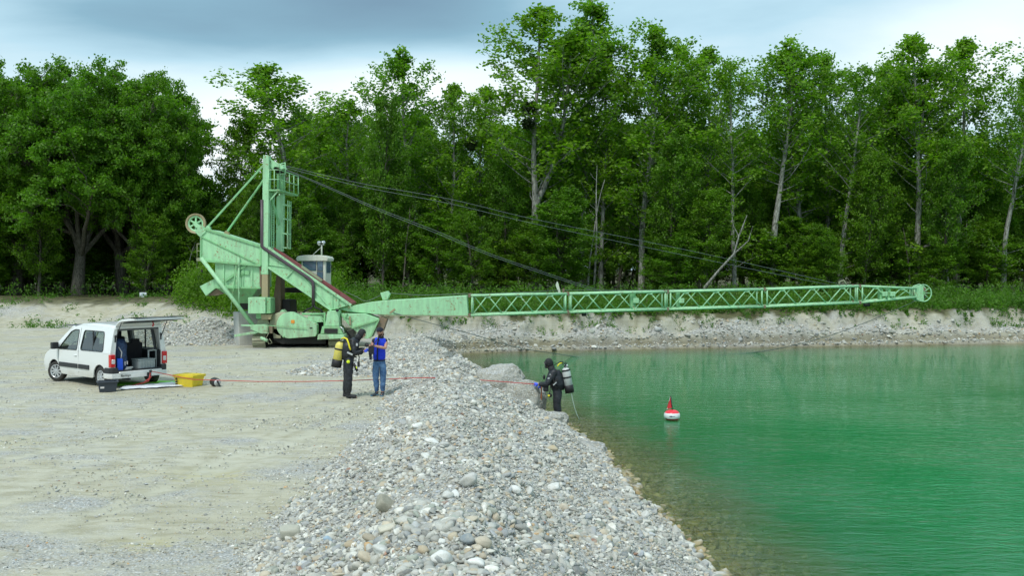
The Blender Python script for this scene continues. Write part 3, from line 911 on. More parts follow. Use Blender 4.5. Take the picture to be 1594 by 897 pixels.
def tree_meshes(kind, seed):
    """returns (trunk arrays, crown arrays, tints) for a tree 20 m tall"""
    rg = np.random.default_rng(seed)
    T = Tubes()
    clusters = []   # centre, spread, count

    def branch(p0, d0, L, r, up, nsub, dens, spread, first=0.3):
        n = 5
        pts = curve_pts(p0, d0, L, n, up, 0.10, rg)
        T.add(pts, r, r * 0.25, 5)
        for k in range(nsub):
            t = first + (1 - first) * (k + rg.uniform(0.2, 0.9)) / nsub
            i = min(int(t * n), n - 1)
            q = pts[i] + (pts[i + 1] - pts[i]) * (t * n - i)
            dd = (pts[i + 1] - pts[i]); dd /= np.linalg.norm(dd)
            sd = rg.normal(0, 0.75, 3); sd[2] = abs(sd[2]) * 0.6 - 0.1
            ds = dd * 0.6 + sd
            l2 = L * rg.uniform(0.22, 0.42) * (1.15 - 0.5 * t)
            sp = curve_pts(q, ds, l2, 3, up * 0.8, 0.15, rg)
            if r > 0.02:
                T.add(sp, r * 0.35, 0.008, 3)
            for w_ in sp[1:]:
                clusters.append((w_, spread, dens))
        clusters.append((pts[-1], spread, dens))

    if kind in ('poplar', 'poplar_sparse', 'poplar_fork'):
        lean = rg.normal(0, 0.04, 2)
        H = 20.0
        trunk = curve_pts((0, 0, 0), (lean[0], lean[1], 1), H * 0.93, 16, 0.02, 0.035, rg)
        T.add(trunk, 0.21, 0.03, 9, 0.9)
        stems = [(trunk, 0.30 if kind != 'poplar_sparse' else 0.42)]
        if kind == 'poplar_fork':
            i = 5
            s2 = curve_pts(trunk[i], (0.35, 0.1, 1), H * 0.55, 10, 0.10, 0.03, rg)
            T.add(s2, 0.15, 0.03, 7)
            stems.append((s2, 0.25))
        nb = {'poplar': 62, 'poplar_sparse': 44, 'poplar_fork': 40}[kind]
        for tr, t0 in stems:
            m = len(tr) - 1
            for k in range(nb):
                t = t0 + (1 - t0) * ((k + rg.uniform(0, 1)) / nb)
                i = min(int(t * m), m - 1)
                q = tr[i] + (tr[i + 1] - tr[i]) * (t * m - i)
                u = (t - t0) / (1 - t0)
                L = (0.9 + 3.0 * math.sin(PI * min(1, u * 0.80 + 0.20)) ** 0.8) * rg.uniform(0.5, 1.2)
                L *= 1 - 0.72 * max(0, u - 0.70) / 0.30
                if u > 0.8 and rg.uniform() < 0.35: continue
                az = k * 2.4 + rg.uniform(-0.5, 0.5)
                el = R(rg.uniform(22, 50) + 6 * u)
                branch(q, (math.cos(az) * math.cos(el), math.sin(az) * math.cos(el), math.sin(el)), L, 0.034 * (1.3 - u), 0.06, 5,
                       {'poplar': 13, 'poplar_sparse': 10, 'poplar_fork': 12}[kind], 0.22)
        # a few low twigs
        for k in range(9):
            t = rg.uniform(0.12, t0)
            i = int(t * 16); az = rg.uniform(0, 6.28)
            branch(trunk[i], (math.cos(az), math.sin(az), 0.5), rg.uniform(1.0, 2.4), 0.03, 0.05, 3, 7, 0.25)
        size = 0.215
    elif kind == 'dome':
        H = 20.0
        ln = 0.16
        trunk = curve_pts((0, 0, 0), (ln, 0.02, 1), 6.5, 7, 0.0, 0.05, rg)
        T.add(trunk, 0.62, 0.34, 12)
        nc = 135
        mains = []
        for k in [q for q in range(nc) if q % 15 == 4] + [q for q in range(nc) if q % 15 != 4]:
            ga = k * 2.39996
            zz = 1 - 1.55 * (k + 0.5) / nc                     # from the top down past the widest part
            sh = rg.uniform(0.55, 1.16)
            rr = math.sqrt(max(0, 1 - zz * zz)) * 8.2 * sh
            tgt = np.array([ln * 8 + rr * math.cos(ga), rr * math.sin(ga), 11.6 + zz * (8.0 if zz > 0 else 9.0) * sh])
            main = k % 15 == 4
            if main or not mains: base = trunk[rg.integers(4, 8)]
            else:
                mp = np.concatenate([m_[2:] for m_ in mains]); base = mp[np.argmin(np.linalg.norm(mp - (tgt * 0.62 + trunk[7] * 0.38), axis=1))]
            mid = base * 0.45 + tgt * 0.55 + np.array([0, 0, 0.8]) + rg.normal(0, 0.4, 3)
            tt = np.linspace(0, 1, 7)[:, None]
            limb = base * (1 - tt) ** 2 + mid * 2 * tt * (1 - tt) + tgt * tt ** 2 + rg.normal(0, 0.07, (7, 3))
            if main: mains.append(limb)
            T.add(limb, 0.26 if main else 0.05, 0.05 if main else 0.025, 6)
            out = (tgt - np.array([ln * 6, 0, 8.0])); out /= np.linalg.norm(out)
            nb = 7
            for j in range(nb):
                d = out * 0.7 + rg.normal(0, 0.75, 3); d[2] *= 0.6
                branch(tgt - out * rg.uniform(0, 1.6), d, rg.uniform(1.0, 2.1), 0.035, 0.0, 4, 11, 0.24)
        size = 0.235
    elif kind == 'broad':
        H = 20.0
        trunk = curve_pts((0, 0, 0), (rg.normal(0, 0.1), 0, 1), 5.5, 6, 0.0, 0.06, rg)
        T.add(trunk, 0.55, 0.34, 12)
        nl = 10
        for k in range(nl):
            az = k * 2 * PI / nl * 1.0 + rg.uniform(-0.3, 0.3) if k < nl - 2 else rg.uniform(0, 6.28)
            el = R(rg.uniform(30, 60)) if k < nl - 2 else R(82)
            L = rg.uniform(9.5, 12.0) * (0.92 if k < nl - 2 else 1.15)
            i = rg.integers(3, 6)
            limb = curve_pts(trunk[i], (math.cos(az) * math.cos(el), math.sin(az) * math.cos(el), math.sin(el)), L, 8, 0.05, 0.09, rg)
            T.add(limb, 0.24, 0.05, 7)
            for j in range(16):
                t = 0.22 + 0.78 * (j + rg.uniform(0, 1)) / 16
                ii = min(int(t * 8), 7)
                q = limb[ii] + (limb[ii + 1] - limb[ii]) * (t * 8 - ii)
                dd = limb[ii + 1] - limb[ii]; dd /= np.linalg.norm(dd)
                ds = dd * 0.4 + rg.normal(0, 0.7, 3)
                branch(q, ds, rg.uniform(2.2, 4.0) * (1.1 - 0.35 * t), 0.06, 0.03, 5, 14, 0.36)
        # low skirt
        for k in range(24):
            az = rg.uniform(0, 6.28)
            i = rg.integers(2, 6)
            branch(trunk[i], (math.cos(az), math.sin(az), rg.uniform(-0.1, 0.6)), rg.uniform(3.0, 5.5), 0.06, -0.01, 6, 12, 0.4)
        size = 0.25
    elif kind == 'bushy':
        H = 20.0
        trunk = curve_pts((0, 0, 0), (0, 0, 1), H * 0.92, 12, 0.02, 0.05, rg)
        T.add(trunk, 0.26, 0.03, 7)
        nb = 80
        for k in range(nb):
            t = 0.10 + 0.90 * (k + rg.uniform(0, 1)) / nb
            i = min(int(t * 12), 11)
            q = trunk[i] + (trunk[i + 1] - trunk[i]) * (t * 12 - i)
            L = (2.0 + 3.0 * math.sin(PI * min(1, t * 0.9 + 0.1)) * rg.uniform(0.6, 1.2))
            az = k * 2.4 + rg.uniform(-0.5, 0.5); el = R(rg.uniform(10, 50) + 15 * t)
            branch(q, (math.cos(az) * math.cos(el), math.sin(az) * math.cos(el), math.sin(el)), L, 0.035, 0.05, 5, 15, 0.27)
        size = 0.27
    cc = np.array([c[0] for c in clusters]); sp = np.array([c[1] for c in clusters]); ct = np.array([c[2] for c in clusters])
    ct = np.maximum(1, (ct * rg.uniform(0.5, 1.4, len(ct))).astype(int))
    rep = np.repeat(np.arange(len(cc)), ct)
    cent = cc[rep] + rg.normal(0, 1, (len(rep), 3)) * sp[rep][:, None] * np.array([1, 1, 0.75])
    zmax = np.percentile(cent[:, 2], 99.97)
    cent[:, 2] *= 20.0 / zmax
    for q in T.v: q[:, 2] *= 20.0 / zmax
    v, f = leaf_quads(cent, size, 0.35, rg)
    ctint = rg.uniform(0, 1, len(cc))
    tint = np.clip(0.55 * ctint[rep] + 0.45 * rg.uniform(0, 1, len(rep)), 0, 1)
    return T.arrays(), (v, f, tint)


PROTO = {}


def proto(key, kind, seed, leafm, barkm):
    (tv, tf), (cv, cf, ct) = tree_meshes(kind, seed)
    tr = mesh_np('trunk', tv, tf, barkm, smooth=True)
    cr = mesh_np('crown', cv, cf, leafm, fcol=ct)
    PROTO[key] = (tr.data, cr.data)
    bpy.data.objects.remove(tr); bpy.data.objects.remove(cr)


for i in range(4): proto('pop%d' % i, 'poplar', 40 + i, M_leaf_pop, M_bark_pale)
for i in range(2): proto('spa%d' % i, 'poplar_sparse', 60 + i, M_leaf_pop, M_bark_pale)
proto('fork0', 'poplar_fork', 71, M_leaf_pop, M_bark_pale)
for i in range(3): proto('broad%d' % i, 'dome', 80 + i, M_leaf_oak, M_bark_dark)
for i in range(4): proto('bush%d' % i, 'bushy', 90 + i, M_leaf_dark, M_bark_dark)


def tree(key, x, y, H, wid, name, label, group=None, rz=None, lean=(0, 0)):
    root = empty(name, (x, y, ground_z(x, y) - 0.1), random.uniform(0, 6.28) if rz is None else rz, label, 'tree', group)
    root.rotation_euler[0], root.rotation_euler[1] = lean
    s = H / 20.0
    root.scale = (s * wid, s * wid, s)
    for nm, me in zip(('trunk', 'crown'), PROTO[key]):
        link(bpy.data.objects.new(nm, me), root)
    return root


def tree_px(px, pytop, Y, key, wid, name, label, group=None, rz=None, lean=(0, 0)):
    p = P(px, 450, Y)
    top = P(px, pytop, Y).z
    return tree(key, p.x, Y, top - ground_z(p.x, Y), wid, name, label, group, rz, lean)


GF = 'tall trees along the front edge of the wood'
FRONT = [
    (22, 92, 67, 'broad0', 1.0, 'broadleaf_tree', 'dense broad tree cut by the left edge of the picture', 0.3),
    (120, 96, 64, 'broad1', 0.95, 'broadleaf_tree', 'massive broad tree with dark leaning trunk above the white van', 1.2),
    (195, 84, 68, 'broad2', 0.95, 'broadleaf_tree', 'tallest broad tree of the left group, right of the leaning dark trunk', 2.6),
    (75, 100, 70, 'broad1', 0.95, 'broadleaf_tree', 'broad tree filling the left wood top, second from the edge', 4.0),
    (222, 118, 66, 'broad2', 0.62, 'broadleaf_tree', 'broad tree forming the right shoulder of the left group', 5.2),
    (262, 190, 65, 'bush0', 0.9, 'broadleaf_tree', 'lower tree on the right flank of the broad left group, beside the sky gap', None),
    (365, 166, 69, 'bush1', 0.78, 'broadleaf_tree', 'loose round tree behind the hopper, between the sky gap and the mast', None),
    (488, 96, 68, 'pop0', 1.35, 'poplar_tree', 'wide poplar standing behind the mast and its cab', None),
    (548, 150, 71, 'spa0', 1.0, 'poplar_tree', 'thin poplar with nearly bare branches right of the cab', None),
    (596, 150, 66, 'bush2', 0.62, 'broadleaf_tree', 'narrow dense dark tree above the solid foot of the boom', None),
    (652, 76, 70, 'pop1', 1.0, 'poplar_tree', 'tall poplar with a rounded top, left of a lower pair', None),
    (700, 126, 68, 'pop2', 0.95, 'poplar_tree', 'poplar just right of the round-topped one, lower by half a crown', None),
    (748, 130, 71, 'pop3', 0.95, 'poplar_tree', 'lower poplar left of the bright gap beside the tallest tree', None),
    (832, 2, 67, 'fork0', 1.15, 'poplar_tree', 'tallest poplar with pale forked trunk and mistletoe balls', 0.0),
    (903, 16, 71, 'pop0', 1.0, 'poplar_tree', 'poplar touching the right side of the tallest forked one', None),
    (935, 60, 69, 'pop2', 0.8, 'poplar_tree', 'poplar with two crooked grey stems right of the tallest pair', None),
    (998, 28, 67, 'pop1', 1.05, 'poplar_tree', 'tall poplar with straight pale trunk above the boom middle', None),
    (1056, 62, 70, 'pop3', 0.95, 'poplar_tree', 'poplar second to the right of the straight pale trunk tree', None),
    (1098, 68, 72, 'pop2', 0.9, 'poplar_tree', 'poplar with full crown behind the thin white trunk', None),
    (1143, 92, 66, 'spa1', 0.85, 'poplar_tree', 'slender poplar with thin white leaning trunk by the fallen branch', None),
    (1203, 54, 67, 'spa0', 1.15, 'poplar_tree', 'poplar with the thickest grey trunk where the upper cable ends', None),
    (1248, 62, 70, 'pop1', 0.95, 'poplar_tree', 'poplar right behind the thick grey trunk tree', None),
    (1290, 86, 72, 'pop0', 0.85, 'poplar_tree', 'poplar between the thick grey trunk and the slanting one', None),
    (1302, 96, 66, 'spa1', 0.95, 'poplar_tree', 'poplar with a slanting white trunk above the boom head', None),
    (1352, 94, 70, 'pop3', 0.95, 'poplar_tree', 'poplar just right of the slanting white trunk', None),
    (1388, 112, 72, 'bush3', 0.75, 'broadleaf_tree', 'full dark green tree left of the tall tree over the boom tip', None),
    (1430, 48, 66, 'fork0', 1.05, 'poplar_tree', 'tall forked poplar standing behind the boom tip', 1.0),
    (1488, 56, 69, 'pop2', 1.0, 'poplar_tree', 'tall full poplar right of the boom tip, left of the sky gap', None),
    (1563, 90, 66, 'spa0', 0.95, 'poplar_tree', 'slim poplar with straight pale trunk right of the sky gap', None),
    (1625, 100, 68, 'pop1', 1.0, 'poplar_tree', 'poplar cut by the right edge of the picture', None),
]
for (px, pt, Y, key, wid, nm, lb, rz) in FRONT:
    lean = (0, 0)
    if 'slanting' in lb: lean = (0, R(5))
    if 'thin white leaning' in lb: lean = (0, R(-3))
    if nm == 'poplar_tree': wid *= 1.30
    tree_px(px, pt, Y, key, wid, nm, lb, GF, 0.0 if lean != (0, 0) else rz, lean)

# lower trees filling the wood's edge under the poplar crowns
UNDER = [
    (60, 235, 63.5, 0, 'low dark tree at the far left edge of the wood'), (210, 330, 62.5, 1, 'light green young tree above the van tailgate'),
    (280, 300, 66, 2, 'young tree left of the pulley wheel'), (330, 290, 70, 3, 'tree showing between pulley wheel and stay bars'),
    (435, 250, 72, 0, 'tree behind the mast ladder'), (470, 300, 64.5, 1, 'dark young tree right behind the white cab'),
    (640, 240, 66, 2, 'dark tree over the solid boom foot'), (733, 320, 63.5, 3, 'bright green low tree with cables passing before it'),
    (790, 240, 68, 0, 'tree filling the bright gap left of the forked trunk'), (868, 290, 64.5, 1, 'dark low tree right of the forked trunk'),
    (960, 240, 69, 2, 'tree between two tall poplars above the boom middle'), (1046, 205, 65, 3, 'bright leafy tree right of the straight pale trunk'),
    (1085, 290, 64, 0, 'low tree left of the fallen white branch'), (1170, 260, 69, 1, 'dark tree right of the thin white trunk'),
    (1240, 300, 72, 2, 'dark tree behind the thick grey trunk'), (1290, 345, 63.5, 3, 'low bright ivy-like tree on the slanting trunk foot'),
    (1345, 235, 65.5, 0, 'dense tree beside the slanting trunk'), (1395, 260, 67, 1, 'dark tree left of the boom tip'),
    (1465, 215, 65, 2, 'bright green tree above the boom tip'), (1520, 250, 70, 3, 'dark tree under the sky gap on the right'),
    (1592, 260, 68, 0, 'dark tree at the right edge behind the slim trunk'), (385, 270, 66, 2, 'dark tree seen through the stay bars'),
    (530, 280, 68, 3, 'tree behind the thin bare stemmed poplar')]
for (px, pt, Y, k, lb) in UNDER:
    if px == 210: px = 225
    tree_px(px, pt, Y, 'bush%d' % k, 0.9 + 0.45 * (pt > 280), 'young_tree', lb, 'lower trees between the tall ones')

# the depth of the wood
random.seed(21)
for row, (Y, hmin, hmax) in enumerate(((75, 9, 14), (79, 11, 16), (84, 12, 16.5), (90, 12, 17), (98, 13, 18), (108, 14, 19))):
    half = Y * 0.62
    step = 4.6 if row < 4 else 5.5
    x = -half
    while x < half:
        xx = x + random.uniform(-1.3, 1.3); yy = Y + random.uniform(-1.5, 1.5)
        hh = random.uniform(hmin, hmax)
        pxx = PW / 2 + FPX * xx / yy
        if 285 < pxx < 425: hh = min(hh, 8.5)                     # open sky low behind the hopper
        if 1508 < pxx < 1550: hh = min(hh, 11)
        if pxx < 285: hh = min(hh, 14)
        k = random.choice(['bush0', 'bush1', 'bush2', 'bush3', 'bush1', 'pop2'])
        tree(k, xx, yy, hh, random.uniform(0.95, 1.35) * 14 / hh * 0.9, 'wood_tree', 'dark tree deep in the wood behind the front trunks', 'trees inside the wood')
        x += step

# shrubs closing the foot of the wood
for i in range(74):
    y_ = 64.5 + (i % 5) * 3.1 + random.uniform(-1, 1)
    x_ = -44 + 88 * ((i * 0.618) % 1) + random.uniform(-1, 1)
    if abs(PW / 2 + FPX * x_ / y_ - 1143) < 14: continue
    if 95 < PW / 2 + FPX * x_ / y_ < 165 and y_ < 72: continue
    tree('bush%d' % (i % 4), x_, y_, random.uniform(3.5, 6.5), random.uniform(1.5, 2.3), 'wood_shrub', 'leafy shrub growing between the trunks at the foot of the wood', 'shrubs at the foot of the wood')

for i in range(34):
    y_ = 68 + (i % 4) * 3.0
    x_ = -46 + 34 * ((i * 0.618) % 1)
    tree('bush%d' % (i % 4), x_, y_, random.uniform(3.5, 6.0), random.uniform(1.9, 2.6), 'wood_shrub', 'dark shrub behind the broad trees above the van', 'shrubs behind the broad trees')

# bare thin trunks standing between the front trees
STL = ['thin grey stem in the sky gap between the stay bars', 'thin stem left of the leaning dark trunk above the van', 'grey stem above the left end of the solid boom foot', 'thin stem above the right part of the solid boom foot',
       'upper crooked grey stem left of the tall straight pale trunk', 'lower crooked grey stem left of the tall straight pale trunk', 'thin stem just right of the thick grey trunk', 'thin stem halfway between thick grey and slanting trunks',
       'thin stem left of the fallen pale branch', 'thin stem right of the slanting white trunk', 'thin stem left of the trunk behind the boom tip', 'short stem just right of the boom tip wheel', 'longer stem right of the boom tip wheel',
       'thin stem under the right sky gap', 'left one of two thin stems behind the gravel heap thicket', 'right one of two thin stems behind the gravel heap thicket', 'thin stem behind the first lattice joint of the boom', 'thin stem right of the pale forked trunk',
       'thin stem between the straight pale trunk and the fallen branch', 'thin stem directly left of the boom tip']
ST = [(375, 300, 68), (120, 300, 66), (625, 320, 65), (672, 340, 70), (925, 255, 65.5), (913, 270, 65), (1246, 250, 68), (1270, 290, 72), (1113, 330, 70), (1330, 340, 70),
      (1372, 300, 67), (1455, 330, 68), (1478, 300, 66), (1500, 340, 69), (290, 380, 64), (300, 395, 64), (710, 350, 66), (845, 330, 71), (1050, 350, 72), (1415, 350, 65)]
for i, (px, pt, Y) in enumerate(ST):
    b0 = P(px, 460, Y); z0 = ground_z(b0.x, Y)
    top = P(px + random.uniform(-12, 12), pt, Y)
    root = empty('bare_tree', (b0.x, Y, z0), 0, STL[i], 'tree', 'thin stems among the trees')
    T = Tubes()
    H = top.z - z0
    pts = curve_pts((0, 0, -0.1), (random.uniform(-0.12, 0.12), 0, 1), H, 9, 0.0, 0.05)
    T.add(pts, random.uniform(0.06, 0.11), 0.02, 6)
    for k in range(6):
        j = random.randint(3, 8); az = random.uniform(0, 6.28)
        T.add(curve_pts(pts[j], (math.cos(az), math.sin(az), 0.9), random.uniform(0.5, 1.4), 4, 0.05, 0.12), 0.015, 0.006, 4)
    v_, f_ = T.arrays()
    mesh_np('trunk', v_, f_, random.choice([M_bark_pale, M_bark_dark]), True, root)

# fallen pale branch
T = Tubes()
pp = [P(1096, 449, 62), P(1120, 420, 61.6), P(1143, 395, 61.3), P(1150, 368, 61.2), P(1163, 335, 61.1)]
T.add([tuple(p) for p in pp], 0.10, 0.03, 6)
T.add([tuple(P(1143, 395, 61.3)), tuple(P(1165, 375, 61.0)), tuple(P(1172, 352, 60.9))], 0.05, 0.01, 5)
T.add([tuple(P(1150, 368, 61.2)), tuple(P(1141, 350, 61.2)), tuple(P(1139, 330, 61.2))], 0.04, 0.01, 5)
o = mesh_np('dead_branch', *T.arrays(), M_bark_pale, True)
tag(o, 'bare pale branch leaning out of the wood above the boom', 'branch')
for (px, py, Y, r_, lb) in ((824, 168, 66.5, 0.55, 'upper dark mistletoe ball in the tallest forked poplar'), (822, 193, 66.4, 0.48, 'lower dark mistletoe ball in the tallest forked poplar'),
                            (735, 226, 67.5, 0.42, 'dark mistletoe ball in the poplar left of the bright gap'), (1432, 164, 65.5, 0.4, 'dark mistletoe ball high in the tree over the boom tip')):
    c = np.array(P(px, py, Y))
    d = rng.normal(0, 1, (700, 3)); d /= np.linalg.norm(d, axis=1, keepdims=True)
    v_, f_ = leaf_quads(c + d * r_ * rng.uniform(0.3, 1, (700, 1)), 0.14)
    tag(mesh_np('mistletoe', v_, f_, M_mistle, fcol=rng.uniform(0, 1, len(f_))), lb, 'mistletoe', 'mistletoe balls in the poplars')


# ------------------------------------------------------------------ weeds
def plants(name, x, y, h, label, leaves=16, leafsize=0.16, spread=0.16, material=None, parent=None):
    """upright leafy weeds: stem blades with leaves up the stem"""
    n = len(x)
    z = terrain(x, y)
    rep = np.repeat(np.arange(n), leaves)
    t = rng.uniform(0.05, 1, len(rep))
    lean = rng.normal(0, 0.15, (n, 2))
    hh = h[rep]
    cx = x[rep] + lean[rep, 0] * hh * t + rng.normal(0, 1, len(rep)) * spread * hh * (1.1 - t * 0.7)
    cy = y[rep] + lean[rep, 1] * hh * t + rng.normal(0, 1, len(rep)) * spread * hh * (1.1 - t * 0.7)
    cz = z[rep] + hh * t
    v, f = leaf_quads(np.stack([cx, cy, cz], -1), leafsize, 0.2, aspect=0.42)
    pt = rng.uniform(0, 1, n)
    o = mesh_np(name, v, f, material or M_weed, fcol=np.clip(0.6 * pt[rep] + 0.4 * rng.uniform(0, 1, len(rep)), 0, 1), parent=parent)
    return tag(o, label, kind='stuff')


n = 9000
x = rng.uniform(-40, 40, n)
byx = np.interp(x, BANK[:, 0], BANK[:, 1])
y = byx + 0.3 + rng.uniform(0, 1, n) ** 1.5 * (65 - byx)
k = ~((x < -14.2) & (y < 60.5)) & ~((x < -17.5) & (rng.uniform(0, 1, n) < 0.85))
x, y, byx = x[k], y[k], byx[k]
m = fbm(x, y, 3.0, 3, seed=41)
h = np.clip(0.80 + 0.75 * m + rng.normal(0, 0.25, len(x)), 0.2, 1.9)
h *= np.where(x > -2, 0.85, 1.0) * (0.6 + 0.6 * sstep(0, 3, y - byx))
plants('undergrowth', x, y, h, 'green weeds and nettles between bank and wood')
n = 2600
x = rng.uniform(-19.5, -10.5, n); y = rng.uniform(51, 61, n)
k = (y > np.interp(x, [-20, -18.5, -13, -10], [57, 54, 50.5, 49]))
plants('undergrowth', x[k], y[k], rng.uniform(0.7, 1.9, k.sum()) * np.where(y[k] > 54, 1.25, 0.9), 'dark bushy thicket left of the machine', leaves=26, leafsize=0.17, spread=0.22, material=M_leaf_dark)
n = 1500
x = rng.uniform(-36, -15, n); y = rng.uniform(51.5, 60.5, n)
k = fbm(x, y * 0.7, 1.7, 3, seed=44) > 0.16
plants('weeds', x[k], y[k], rng.uniform(0.12, 0.42, k.sum()), 'low weed tufts on the sandy slope behind the van', leaves=12, leafsize=0.12, spread=0.5)
n = 900
x = rng.uniform(-5, 32, n); y = np.interp(x, BANK[:, 0], BANK[:, 1]) - rng.uniform(-0.9, 0.5, n)
k = fbm(x, y, 1.7, 3, seed=46) > 0.0
plants('weeds', x[k], y[k], rng.uniform(0.15, 0.4, k.sum()), 'weed tufts hanging over the sandy face', leaves=14, leafsize=0.11, spread=0.4)
# ------------------------------------------------------------------ mesh builder for machines and objects
WLOC = {}


class MB:
    """collects boxes, prisms, tubes in one coordinate frame; build() links ONE mesh object"""
    def __init__(s):
        s.bm = bmesh.new()

    def poly(s, pts3, thick):
        """prism from a planar outline (list of Vector) pushed along a thickness vector"""
        th = Vector(thick)
        a = [s.bm.verts.new(p) for p in pts3]
        b = [s.bm.verts.new(Vector(p) + th) for p in pts3]
        n = len(a)
        s.bm.faces.new(a[::-1]); s.bm.faces.new(b)
        for i in range(n):
            j = (i + 1) % n
            s.bm.faces.new((a[i], a[j], b[j], b[i]))
        return s

    def box(s, c, size, rot=None):
        c = Vector(c); hx, hy, hz = [q / 2 for q in size]
        m = rot.to_matrix() if rot is not None else Matrix.Identity(3)
        vs = [s.bm.verts.new(c + m @ Vector((x, y, z))) for x in (-hx, hx) for y in (-hy, hy) for z in (-hz, hz)]
        for f in ((0, 1, 3, 2), (4, 6, 7, 5), (0, 4, 5, 1), (2, 3, 7, 6), (0, 2, 6, 4), (1, 5, 7, 3)):
            s.bm.faces.new([vs[i] for i in f])
        return s

    def bar(s, a, b, w, h=None, up=None):
        """rectangular bar from a to b"""
        a, b = Vector(a), Vector(b)
        d = (b - a)
        L = d.length
        q = d.to_track_quat('X', 'Z')
        return s.box((a + b) / 2, (L, w, h or w), q.to_euler())

    def tube(s, pts, r, sides=8, r1=None, cap=True):
        pts = [Vector(p) for p in pts]
        rings = []
        n = len(pts)
        prev = None
        for i, p in enumerate(pts):
            t = (pts[min(i + 1, n - 1)] - pts[max(i - 1, 0)]).normalized()
            if prev is None:
                ref = Vector((0, 0, 1)) if abs(t.z) < 0.9 else Vector((0, 1, 0))
                a = t.cross(ref).normalized()
            else:
                a = (prev - t * prev.dot(t)).normalized()
            prev = a
            b = t.cross(a)
            rr = r if r1 is None else r + (r1 - r) * i / (n - 1)
            rings.append([s.bm.verts.new(p + (a * math.cos(k * 2 * PI / sides) + b * math.sin(k * 2 * PI / sides)) * rr) for k in range(sides)])
        for i in range(n - 1):
            for k in range(sides):
                j = (k + 1) % sides
                f = s.bm.faces.new((rings[i][k], rings[i][j], rings[i + 1][j], rings[i + 1][k]))
                f.smooth = True
        if cap:
            s.bm.faces.new(rings[0][::-1]); s.bm.faces.new(rings[-1])
        return s

    def lathe(s, prof, c, axis=(0, 0, 1), seg=24, smooth=True):
        """revolve profile [(radius, height)] round an axis through c"""
        ax = Vector(axis).normalized()
        ref = Vector((0, 0, 1)) if abs(ax.z) < 0.9 else Vector((1, 0, 0))
        a = ax.cross(ref).normalized(); b = ax.cross(a)
        c = Vector(c)
        rings = []
        for (r, h) in prof:
            if r < 1e-5:
                rings.append([s.bm.verts.new(c + ax * h)])
            else:
                rings.append([s.bm.verts.new(c + ax * h + (a * math.cos(k * 2 * PI / seg) + b * math.sin(k * 2 * PI / seg)) * r) for k in range(seg)])
        for i in range(len(rings) - 1):
            p, q = rings[i], rings[i + 1]
            for k in range(seg):
                j = (k + 1) % seg
                if len(p) == 1 and len(q) == 1: continue
                if len(p) == 1: f = s.bm.faces.new((p[0], q[k], q[j]))
                elif len(q) == 1: f = s.bm.faces.new((p[k], p[j], q[0]))
                else: f = s.bm.faces.new((p[k], p[j], q[j], q[k]))
                f.smooth = smooth
        return s

    def quad(s, *p):
        s.bm.faces.new([s.bm.verts.new(q) for q in p])
        return s

    def build(s, name, m, parent=None, bevel=0.0, label=None, smooth=None, matrix=None, seg=1):
        bmesh.ops.recalc_face_normals(s.bm, faces=s.bm.faces)
        if bevel > 0:
            es = [e for e in s.bm.edges if len(e.link_faces) == 2 and e.calc_face_angle(0) > 0.6]
            bmesh.ops.bevel(s.bm, geom=es, offset=bevel, segments=seg, profile=0.7, affect='EDGES', clamp_overlap=True)
        if smooth is not None:
            for f in s.bm.faces: f.smooth = smooth
        off = WLOC.get(parent.name, Vector((0, 0, 0))) if parent is not None else Vector((0, 0, 0))
        if off.length > 0:
            bmesh.ops.translate(s.bm, verts=s.bm.verts, vec=-off)
        me = bpy.data.meshes.new(name)
        s.bm.to_mesh(me); s.bm.free()
        me.materials.append(m)
        o = bpy.data.objects.new(name, me)
        link(o, parent)
        if parent is not None: WLOC[o.name] = off.copy()
        if label: o['label'] = label
        if smooth:
            pass
        return o


def root(name, loc, label, cat, group=None, world_coords=True, rz=0.0):
    o = empty(name, loc, rz, label, cat, group)
    if world_coords: WLOC[o.name] = Vector(loc)
    return o


def paint_build(col, rust=0.5, dirt=0.5, scale=1.0):
    def f(t, b):
        p = objc(t)
        n1 = t.noise(p, 1.7 * scale, 6, 0.7)
        n2 = t.noise(t.mapping(p, (3, 3, 0.5)), 2.2 * scale, 5, 0.6)
        n3 = t.noise(p, 9 * scale, 5, 0.75)
        c = t.mix(t.ramp(n2, [(0.40, 0.0), (0.66, 0.6 * dirt)]), col, tuple(q * 0.62 + 0.03 for q in col))
        c = t.mix(t.ramp(n1, [(0.35, 0.25), (0.6, 0.0)]), c, tuple(min(1, q * 1.18) for q in col))
        rm = t.math('MULTIPLY', t.ramp(n3, [(0.56, 0.0), (0.62, 1.0)]), t.ramp(n1, [(0.46, 0.0), (0.58, rust)]))
        c = t.mix(rm, c, t.mix(n2, (0.20, 0.09, 0.03), (0.34, 0.20, 0.09)))
        zw = t.new('ShaderNodeSeparateXYZ', {'Vector': worldpos(t)}).outputs[2]
        mud = t.math('MULTIPLY', t.ramp(t.math('MULTIPLY', zw, 0.25), [(0.22, 0.65), (0.50, 0.0)]), t.ramp(n2, [(0.35, 0.1), (0.6, 1.0)]))
        c = t.mix(mud, c, (0.25, 0.23, 0.16))
        strk = t.noise(t.mapping(p, (9, 9, 0.35)), 1.0, 4, 0.6)
        c = t.mix(t.math('MULTIPLY', t.ramp(strk, [(0.60, 0.0), (0.72, 0.55)]), t.ramp(n1, [(0.40, 0.2), (0.6, 1.0)])), c, (0.26, 0.22, 0.13))
        t.set(b, 'Base Color', c)
        t.set(b, 'Roughness', t.ramp(n1, [(0.3, 0.45), (0.7, 0.7)]))
        t.set(b, 'Normal', t.bump(n1, 0.25, 0.01))
    return f


